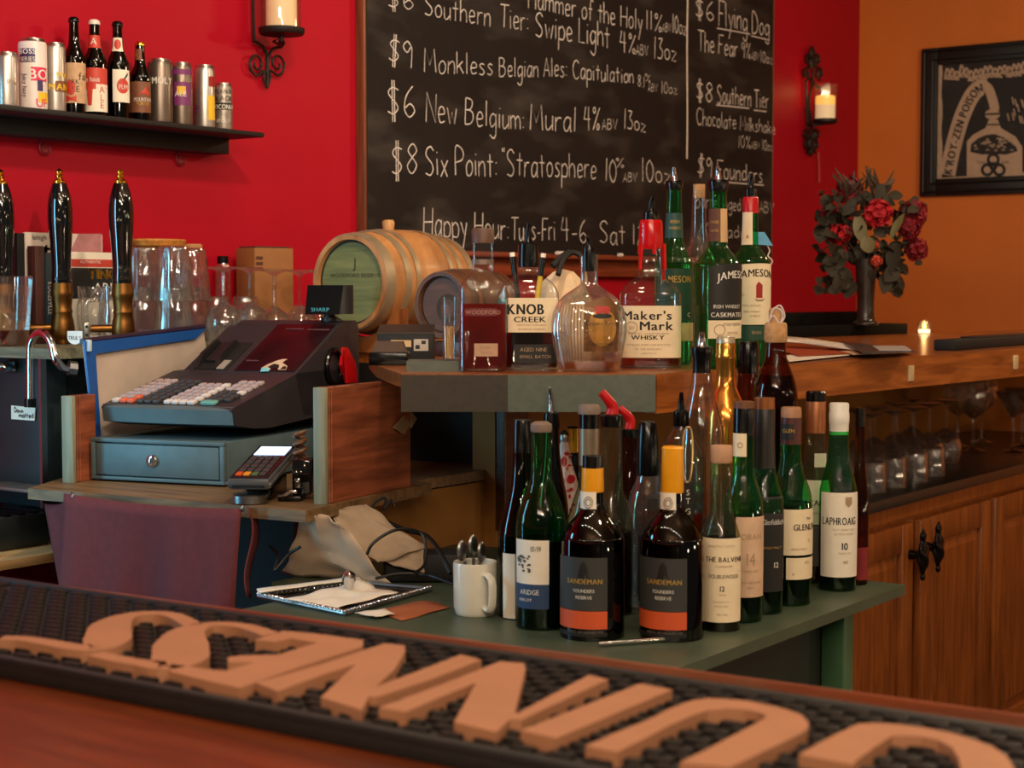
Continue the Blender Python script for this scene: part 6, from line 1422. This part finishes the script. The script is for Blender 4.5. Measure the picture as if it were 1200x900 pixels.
b = Bot('bourbon_bottle', 'round shouldered bottle with black vertical band and black pourer behind the second port bottle', 'bottle', 797, 715, [(715, 25), (620, 26), (570, 27), (535, 25), (515, 18), (503, 10), (498, 8.5)], G_CLEAR, zS, dep=2.70)
b.liquid(600, L_AMBER); b.spout(486, 460, BLKP, 0, 4.5, [(502, 8), (498, 9.5), (482, 9), (480, 6)])
b.label(799, 811, 563, 622, BLKLAB, [('S', 805, 577, 7, INKW), ('T', 805, 587, 7, INKW), ('G', 805, 599, 7, INKW)], name='vertical_band')
obj('gold_loop', MB().tube(bez([Vector(((x-797)*b.s, -27.5*b.s, b.zz(y))) for x, y in ((800, 556), (799, 520), (801, 503), (805, 498), (809, 504), (810, 530), (808, 556), (804, 562), (800, 556))], 4), .0016, 6), mat('pale_gold', (216, 180, 120), .3, .8), b.t, False)
# single malts along the front
b = Bot('whisky_bottle', 'clear stubby whisky bottle with pale cork and tall cream label numbered 12', 'whisky bottle', 844, 741, [(741, 22.5), (735, 23), (640, 23), (622, 21), (605, 15.5), (590, 12.5), (575, 12.5), (560, 11), (541, 11)], G_OLIVE, zS)
b.liquid(632, L_DARK); b.part('cork_cap', [(542, 11.8), (540, 12.6), (524, 12.6), (522, 11.8)], mat('pale_cork_cap', (190, 146, 112), .55, var=.1))
b.label(823, 866.5, 628, 725, CREAM, [('SINGLE MALT SCOTCH', 845, 638, 2.6, INKT, .9), ('*THE BALVENIE', 850, 655, 6, INK, .9), ('Established 1892', 848, 661, 2.6, INKT, .9), ('DOUBLEWOOD', 848, 674, 4.6, INK, .85), ('*12', 846, 689, 6.5, INK, .9), ('YEARS', 846, 694, 2.2, INKT), ('Matured in two', 845, 702, 2.2, INKT), ('distinct casks', 845, 707, 2.2, INKT), ('40% VOL', 846, 717, 2.4, INKT)])
b = Bot('whisky_bottle', 'whisky bottle with black cap and peach label numbered 14', 'whisky bottle', 870, 731, [(731, 23), (600, 23.5), (580, 21), (562, 15), (548, 12.5), (508, 12)], G_GREEN, zS)
b.liquid(600, L_DARK)
b.part('cap', [(510, 12.6), (480, 12.4), (476, 11.5)], BLKP); b.part('brown_cap_top', [(478, 12.2), (471, 12), (470, 10)], mat('brown_leather_cap', (104, 62, 34), .5))
b.label(858, 873, 507, 534, CREAM, [('O', 866, 524, 7, INKT)], name='neck_label', hw0=12.6)
b.label(862, 893, 603, 696, mat('peach_paper', (214, 178, 146), .6), [('OBAN', 880, 629, 7, INKT, 1.0), ('14', 879, 659, 15, INKT, .8), ('YEARS OLD', 879, 667, 2.6, INKT), ('WEST HIGHLAND', 879, 680, 2.6, INKT), ('MALT', 879, 686, 2.6, INKT)])
b = Bot('whisky_bottle', 'green whisky bottle with copper topped black cap and black label numbered 12', 'whisky bottle', 894, 721, [(721, 22.5), (600, 23.5), (580, 21), (560, 15), (545, 12.5), (515, 11.5)], G_GREEN, zS, ry=.9)
b.liquid(580, L_BLACK); b.part('capsule', [(548, 13), (512, 12.2), (480, 12), (477, 11)], mat('black_gold_cap', (28, 22, 20), .4)); b.part('copper_cap_top', [(479, 11.8), (466, 11.6)], mat('copper_cap', (150, 90, 50), .35, .6))
b.label(891, 916.5, 580, 690, BLKLAB, [('Glenfiddich', 905, 612, 6.5, INKW, .6), ('12', 909, 662, 6.5, INKW, .9), ('SINGLE MALT', 904, 640, 2.6, INKO)]); 
b = Bot('whisky_bottle', 'green whisky bottle with dark red cap and two part cream label', 'whisky bottle', 925, 711, [(711, 25), (600, 25.5), (575, 23), (556, 16), (540, 12.5), (518, 11.8)], G_GREEN, zS)
b.liquid(590, L_BLACK)
b.part('capsule', [(520, 12.4), (490, 12), (487, 11.8)], mat('dark_red_cap', (74, 30, 24), .4)); b.part('tan_cap_top', [(489, 12), (479, 11.8), (477, 10.5)], mat('tan_cap_top', (164, 118, 84), .5)); b.label(914, 928, 496, 514, BLKLAB, [('GLEN', 922, 506, 4.5, INKO)], name='neck_label', hw0=12.6)
b.label(915, 960, 594, 647, CREAM, [('THE', 945, 606, 3, INK), ('*GLENLIVET', 946, 618, 7.5, INK, .8), ('12', 946, 632, 4, INKT), ('SINGLE MALT', 936, 641, 2.6, INKT)]); b.label(921, 960, 650, 675, CREAM, [('43%', 944, 657, 3.4, INKT), ('18', 929, 670, 3, INKT)], name='lower_label')
b = Bot('whisky_bottle', 'whisky bottle with copper cap and half grey half white label', 'whisky bottle', 954, 701, [(701, 20), (605, 20.5), (575, 20), (555, 16), (535, 12), (508, 11.2)], G_OLIVE, zS, dep=3.02)
b.liquid(600, L_DARK)
b.part('copper_capsule', [(507, 11.6), (470, 11.6), (468, 11)], mat('copper_foil', (168, 104, 66), .35, .5)); b.part('black_cap_top', [(470, 12), (460, 11.8), (458, 10)], BLKP)
b.label(940, 971, 561, 612, WHITE, [('*MACALLAN', 957, 590, 7, INK, .85), ('HIGHLAND', 958, 600, 2.6, INKT)]); b.label(940, 971, 613, 660, GREYLAB, [('10', 964, 636, 8, INKT)], name='lower_label'); b.label(953, 966, 530, 546, WHITE, name='neck_label', hw0=14.5)
b = Bot('whisky_bottle', 'green whisky bottle with tall white cap and white label numbered 10', 'whisky bottle', 981, 694, [(694, 21.5), (588, 22), (566, 20), (548, 15.5), (530, 12.5), (505, 11.3)], G_GREEN, zS)
b.liquid(600, L_BLACK)
b.part('white_cap', [(509, 11.2), (497, 11.2), (495, 11.8), (484, 11.8), (483, 11.2), (474, 11.4), (472, 10.2)], mat('white_cap', (222, 214, 200), .4))
b.label(962, 1002.7, 575, 673, WHITE, [('*LAPHROAIG', 983, 612, 9, INK, .60), ('ISLAY SINGLE MALT', 989, 619, 2.6, INKT, .9), ('SCOTCH WHISKY', 989, 624, 2.6, INKT, .9), ('*10', 989, 641, 8.5, INK, .9), ('YEARS OLD', 989, 646, 2.2, INKT), ('1815', 990, 657, 3.6, INKT)])
L = [o for o in b.t.children if o.name.startswith('label')][-1]; b.mark([[(989, 580), (996, 580), (996, 588), (992.5, 592), (989, 588)]], INKT, L, 585)
b = Bot('liquor_bottle', 'slim dark brown bottle with low red label at the right end of the row', 'bottle', 1006, 690, [(690, 10.5), (600, 10.8), (570, 9), (545, 6.5), (480, 5)], G_BROWN, zS, dep=2.99)
b.part('cap', [(500, 5.8), (478, 5.6)], BLKP); b.label(999, 1016, 640, 678, mat('deep_red_label', (130, 20, 22), .5))
# back row on a low step
zU = .985
tag(obj('bottle_step', MB().box(2.44, 2.80, 1.306, 1.475, zS, zU, .002), mat('dark_green_panel', (34, 42, 32))), 'low dark step behind the single malts raising the back row of bottles', 'step')
b = Bot('liquor_bottle', 'flaring clear bottle with black stopper and chrome pourer in the back row', 'bottle', 821, 616, [(616, 26), (540, 27), (505, 26), (480, 20), (455, 13.5), (436, 11)], G_CLEAR, zU, dep=2.82)
b.part('stopper', [(437, 10.5), (420, 10.5), (414, 12.5), (407, 12.5), (406, 10)], BLKP); b.spout(407, 390, CHROME, 0, 5.5)
b = Bot('liquor_bottle', 'shiny gold bottle with ringed neck in the back row', 'bottle', 849, 612, [(612, 24), (540, 26), (500, 26), (482, 24), (466, 18), (452, 12.5), (440, 11)], mat('gold_lustre', (226, 146, 66), .16, .85, var=.1), zU, dep=2.95)
b.part('gold_neck', [(450, 11.2), (422, 11), (420, 12), (416, 12), (414, 11), (406, 11.6), (403, 10.8), (395, 10.5)], mat('gold_neck_foil', (206, 150, 66), .2, .85)); b.part('pale_top', [(402, 11), (396, 10.8), (394, 9.5)], mat('pale_top_foil', (190, 180, 160), .3, .5))
b = Bot('liquor_bottle', 'clear bottle with big black screw cap in the back row', 'bottle', 875, 610, [(610, 19), (520, 20), (495, 19), (470, 15), (448, 12), (436, 11)], G_BROWN, zU, dep=3.07)
b.part('black_cap', [(437, 12), (430, 12.8), (404, 12.6), (400, 11)], BLKP)
b = Bot('cognac_bottle', 'bulbous dark brown bottle with wide cork tied with string in the back row', 'bottle', 907, 606, [(606, 18), (560, 22), (500, 25), (470, 26), (450, 24), (432, 18), (418, 13), (400, 11.5)], G_BROWN, zU, dep=2.93)
b.liquid(440, L_DARK); b.part('wide_cork', [(401, 12), (398, 13.5), (380, 13), (378, 11.5)], CORK); b.part('cork_cap', [(378.5, 8), (364, 8.5), (361, 7)], CORK)
k = b.s
mb = MB()
for (pts) in (((900, 372), (906, 361), (914, 366), (913, 377), (905, 380)), ((904, 362), (912, 358), (917, 370), (912, 380)), ((898, 378), (904, 370), (910, 378))):
    mb.tube(bez([Vector(((x-907)*k, -.012, b.zz(y))) for x, y in pts], 5), .0016, 6)
obj('string', mb, mat('white_string', (214, 196, 190), .8), b.t, False)

# ================================================================ RIGHT: half wall cap, vase, candle, papers, black tray
A = Vector((4.486, 2.267, zL)); Bq = Vector((5.257, 2.158, zL)); d_ = (Bq-A); ah = atan2(d_.y, d_.x); Ln = d_.length
ct = thing('ledge_block', 'black two stepped wooden ledge carrying the flower vase', 'ledge', A, ah)
BLW = mat('black_stained_wood', (12, 9, 8), .85, var=.3, scale=30, spec=.12)
obj('lower_step', MB().box(0, Ln, 0, .16, 0, .034, .004), BLW, ct, False); obj('upper_step', MB().box(0, Ln-.05, .10, .16, .034, .072, .004), BLW, ct, False)
obj('upstand', MB().box(-.25, Ln-.06, .135, .16, .034, .074, .003), BLW, ct, False)
VP = px_at(1014, 5.30, zL+.034); k = 5.3/FPX
vs = thing('flower_vase', 'tall dark vase of artificial red flowers in front of the wall corner', 'vase', VP)
obj('vase_body', MB().lathe(bez_prof([(0, 15*k), (.008, 15*k), (.02, 11*k), (.08, 10*k), (.20, 12.5*k), (.205, 12*k)]), 28, cap1=False), mat('dark_vase_glaze', (44, 34, 28), .25, var=.25), vs, False)
def V3(x, y, dd=0): return RIv @ at_d(x, y, 5.30+dd)
RIv = Matrix.Translation(-VP)
rr = random.Random(11)
STM = mat('flower_stem', (52, 50, 28), .6); LEAF = mat('dusty_leaf', (40, 33, 18), .75, var=.3, scale=20); PALE = mat('pale_leaf', (104, 94, 54), .55, var=.15)
F1 = mat('red_petals', (178, 16, 30), .7, var=.25, scale=40); F2 = mat('deep_red_petals', (130, 8, 24), .7, var=.25, scale=40); F3 = mat('coral_petals', (186, 60, 34), .6, var=.2, scale=40)
heads = [(1029, 250, -.06, 17, F1), (1070, 250, .02, 17, F2), (1066, 267, -.02, 14, F2), (1074, 292, 0, 14, F2), (986, 273, -.02, 12, F1), (996, 222, .03, 16, F2), (973, 252, .04, 11, F2), (976, 276, .02, 11, F2), (1027, 306, -.07, 7, F3), (1025, 287, -.07, 5, F3)]
sm = MB()
for (x, y, dd, rp, m) in heads:
    c = V3(x, y, dd); r = rp*k
    sm.tube(bez([Vector((rr.uniform(-.012, .012), rr.uniform(-.012, .012), .16)), Vector((c.x*.5, c.y*.5, .24)), c], 5), .003, 6)
    mb = MB()
    for i in range(46):
        zf = 1-2*(i+.5)/46; a = i*2.39996; n_ = Vector((sqrt(1-zf*zf)*cos(a), sqrt(1-zf*zf)*sin(a), zf)); ax = n_.cross(Vector((.3, .2, 1))).normalized(); bx_ = n_.cross(ax)
        a2 = rr.uniform(0, 6.28); e1 = ax*cos(a2)+bx_*sin(a2); e2 = n_.cross(e1); R_ = r*rr.uniform(.8, 1.05); w_ = r*.42
        p0 = c+n_*R_*.55
        mb.add([p0, c+n_*R_*.95+e1*w_, c+n_*R_*1.08+e2*w_*.5, c+n_*R_*.9-e1*w_, c+n_*R_*.85-e2*w_], [(0, 1, 2), (0, 2, 3), (0, 3, 4), (0, 4, 1)])
    obj('flower_head', mb, m, vs, False, angle=180)
obj('stems', sm, STM, vs, False)
def leaf(mb, p, q, wd):
    p, q = Vector(p), Vector(q); t = (q-p); L_ = t.length; t.normalize(); sd = t.cross(Vector((rr.uniform(-.5, .5)-.6, rr.uniform(-.5, .5)-.5, rr.uniform(-.2, .6)))).normalized(); up = sd.cross(t)
    vs_ = []
    for i in range(7):
        u = i/6; w_ = wd*sin(pi*min(1, u*.92+.06))**.8; c = p+t*(L_*u)+up*(.18*L_*u*(1-u))
        vs_ += [c-sd*w_+up*w_*.25, c, c+sd*w_+up*w_*.25]
    mb.add(vs_, [f for i in range(6) for f in ((3*i, 3*i+1, 3*i+4, 3*i+3), (3*i+1, 3*i+2, 3*i+5, 3*i+4))])
mb = MB()
for i in range(270):
    a = rr.uniform(-1, 1); x = 1020+a*56+rr.uniform(-8, 8); y = rr.uniform(222, 338)
    if abs(x-1015) < 16 and y > 318: continue
    if y > 310 and x > 1055: continue
    if y < 235 and x > 1045: continue
    p = V3(x, y, rr.uniform(-.07, .09)); q = p+Vector(((x-1014)*k*.5, rr.uniform(-.03, .03), rr.uniform(-.05, .035))).normalized()*rr.uniform(.035, .07); leaf(mb, p, q, rr.uniform(.010, .020))
for (x, y, x2, y2) in ((972, 300, 975, 325), (988, 318, 978, 345), (1050, 285, 1046, 318), (1052, 312, 1036, 330), (965, 262, 960, 285), (1000, 330, 992, 350), (1036, 320, 1035, 345)):
    leaf(mb, V3(x, y, -.03), V3(x2, y2, -.05), .026)
obj('leaves', mb, LEAF, vs, False, angle=180)
mb = MB()
for i in range(26):
    x = rr.uniform(990, 1040); c = V3(x, rr.uniform(220, 240)); q = V3(x+rr.uniform(-22, 24), rr.uniform(194, 212), rr.uniform(-.05, .05)); leaf(mb, c, q, .005)
obj('grass_blades', mb, mat('dry_blades', (58, 42, 24), .6, var=.3), vs, False, angle=180)
mb = MB(); leaf(mb, V3(1020, 296, -.09), V3(1014, 276, -.09), .024); leaf(mb, V3(1012, 285, -.06), V3(1004, 250, -.05), .022); leaf(mb, V3(1044, 280, -.05), V3(1060, 250, -.04), .014)
obj('pale_leaves', mb, PALE, vs, False, angle=180)
# tealight
TP = px_at(1083, 5.52, zL); k = 5.52/FPX
tl = thing('tealight', 'small glowing tealight in a clear cup on the raised bar counter', 'candle', TP)
obj('glass_cup', MB().lathe([(0, 7*k), (.004, 9*k), (.03, 8.5*k), (.045, 5*k)], 24, cap1=False), G_CLEAR, tl, False)
wx = obj('wax', MB().lathe([(.003, 6.5*k), (.014, 6.8*k)], 20), mat('lit_wax', (255, 224, 170), .5, var=.02, emit=2.5), tl, False)
obj('flame', MB().lathe([(.014, .003), (.024, .0065), (.034, .004), (.042, .0005)], 12), mat('flame', (255, 190, 90), .5, var=0, emit=7), wx, False)
lamp('tealight_light', 'POINT', TP+Vector((0, 0, .055)), .12, (1, .55, .2), .006)
# papers
def flat(name, label, px, z, m, cat='paper', th=.0015, grp=None):
    pts = [on_z(x, y, z) for x, y in px]; return tag(obj(name, MB().prism([(p.x, p.y) for p in pts], z, z+th), m, smooth=False), label, cat, grp)
flat('menu_sheet', 'orange printed sheet lying lowest of the papers on the bar counter', [(905, 414), (985, 408), (1010, 414), (930, 423)], zL+.0005, mat('orange_print', (188, 92, 44), .5, var=.15))
flat('menu_sheet', 'white sheet in front of the orange one on the bar counter', [(916, 418), (960, 412), (1000, 416), (925, 424)], zL+.0035, WHITE)
flat('menu_sheet', 'white edged sheet lying in front of the dark magazine on the bar counter', [(985, 412), (1060, 409), (1072, 413), (1000, 416)], zL+.0065, mat('pale_brown_sheet', (196, 160, 126), .6))
p0 = [(905, 399), (940, 402), (985, 408), (1030, 413)]
q = [on_z(x, y, zL+.02-.016*i/3) for i, (x, y) in enumerate(p0)]; q2 = [on_z(x, y-6, zL+.03-.022*i/3) for i, (x, y) in enumerate(p0)]
e_ = bez(q, 5); f_ = bez(q2, 5); n = len(e_)
q3 = [on_z(x, y, zL+.009) for x, y in ((905, 406), (960, 409), (1000, 413), (935, 416))]
tag(obj('menu_sheet', MB().prism([(p.x, p.y) for p in q3], zL+.0062, zL+.0075), mat('rust_print', (164, 70, 34), .5, var=.15), smooth=False), 'rust coloured sheet tucked under the curled white page on the bar counter', 'paper')
tag(obj('curled_page', MB().add(e_+f_, [(i, i+1, n+i+1, n+i) for i in range(n-1)]), WHITE, solid=.0012, angle=180), 'white curled page sweeping over the orange sheet on the bar counter', 'paper')
mg_ = thing('magazine', 'thin dark magazine lying open on the papers beside the vase ledge', 'magazine', on_z(1025, 410, zL+.010))
for nm, px, m, z in (('cover', [(985, 401), (1050, 408), (1074, 413), (1012, 414)], mat('dark_magazine', (64, 56, 54), .3), .0145), ('page', [(1022, 406), (1060, 406), (1068, 411), (1030, 411)], mat('grey_page', (170, 162, 156), .5), .0170)):
    pts = [on_z(x, y, zL+z) for x, y in px]; obj(nm, MB().prism([(p.x, p.y) for p in pts], zL+z, zL+z+.002), m, mg_, smooth=False)
a = on_z(1119, 411, zL); b_ = on_z(1215, 403.5, zL); d_ = b_-a; at_ = atan2(d_.y, d_.x)
bk = thing('check_tray', 'long flat black tray on the bar counter at the right picture edge', 'tray', a, at_)
obj('tray_body', MB().box(0, d_.length, 0, .055, 0, .026, .004), BLKM, bk, False); obj('tray_lid', MB().box(.16, d_.length, .004, .051, .026, .030, .002), mat('dark_brown_leather', (40, 27, 20), .5), bk, False)

# ================================================================ RIGHT: glassware under the raised counter
zW = .90
ws = make_stem('stemmed glass upturned at the left front of the worktop beside the last whisky bottle', px_at(1019, 4.28, zW), .182, .043, .036, .095, 'upturned glasses under the bar counter')
WL = [(1046, 4.38, 'stemmed glass upturned second along the worktop from the whisky bottles'), (1070, 4.50, 'stemmed glass upturned third along the worktop from the whisky bottles'),
      (1088, 4.66, 'stemmed glass upturned fourth along the worktop, next to the end one'), (1108, 4.80, 'stemmed glass upturned at the right end of the front group on the worktop'),
      (1024, 4.52, 'stemmed glass upturned in the back row, behind the left front one'), (1050, 4.66, 'stemmed glass upturned in the back row behind the second one'), (1068, 4.86, 'stemmed glass upturned deepest in the back row'), (1003, 4.43, 'stemmed glass upturned half hidden behind the white capped whisky bottle')]
for x, d, lab in WL: dup(ws, px_at(x, d, zW), 0, lab)
tw = make_pint('low tumbler upturned in front of the stemmed glasses by the worktop edge', px_at(1022, 4.10, zW), .075, .034, .030, 0, 'low tumblers on the worktop', 'tumbler')
for x, d, lab in ((1046, 4.21, 'low tumbler upturned second from the whisky bottles near the worktop edge'), (1072, 4.33, 'low tumbler upturned at the right of the low ones near the worktop edge'), (1092, 4.47, 'low tumbler upturned between front tumblers and the end stemmed glass')): dup(tw, px_at(x, d, zW), 0, lab)
mt_ = make_martini('cone shaped martini glass upright on the worktop near the right picture edge', px_at(1187, 5.10, zW), .185, 'martini glasses')
for x, d, lab in ((1212, 4.98, 'martini glass cropped by the right picture edge'), (1197, 5.28, 'martini glass standing behind the one near the right picture edge')): dup(mt_, px_at(x, d, zW), 0, lab)
wu = make_stem('tall balloon glass upright between stemmed and martini glasses', px_at(1140, 5.12, zW), .215, .048, .036, .11, 'upright balloon glasses', up=True)
dup(wu, px_at(1150, 5.40, zW), 0, 'tall balloon glass upright deeper and right of the first balloon glass')
dup(wu, px_at(1122, 5.25, zW), 0, 'tall balloon glass upright behind the end stemmed glass')
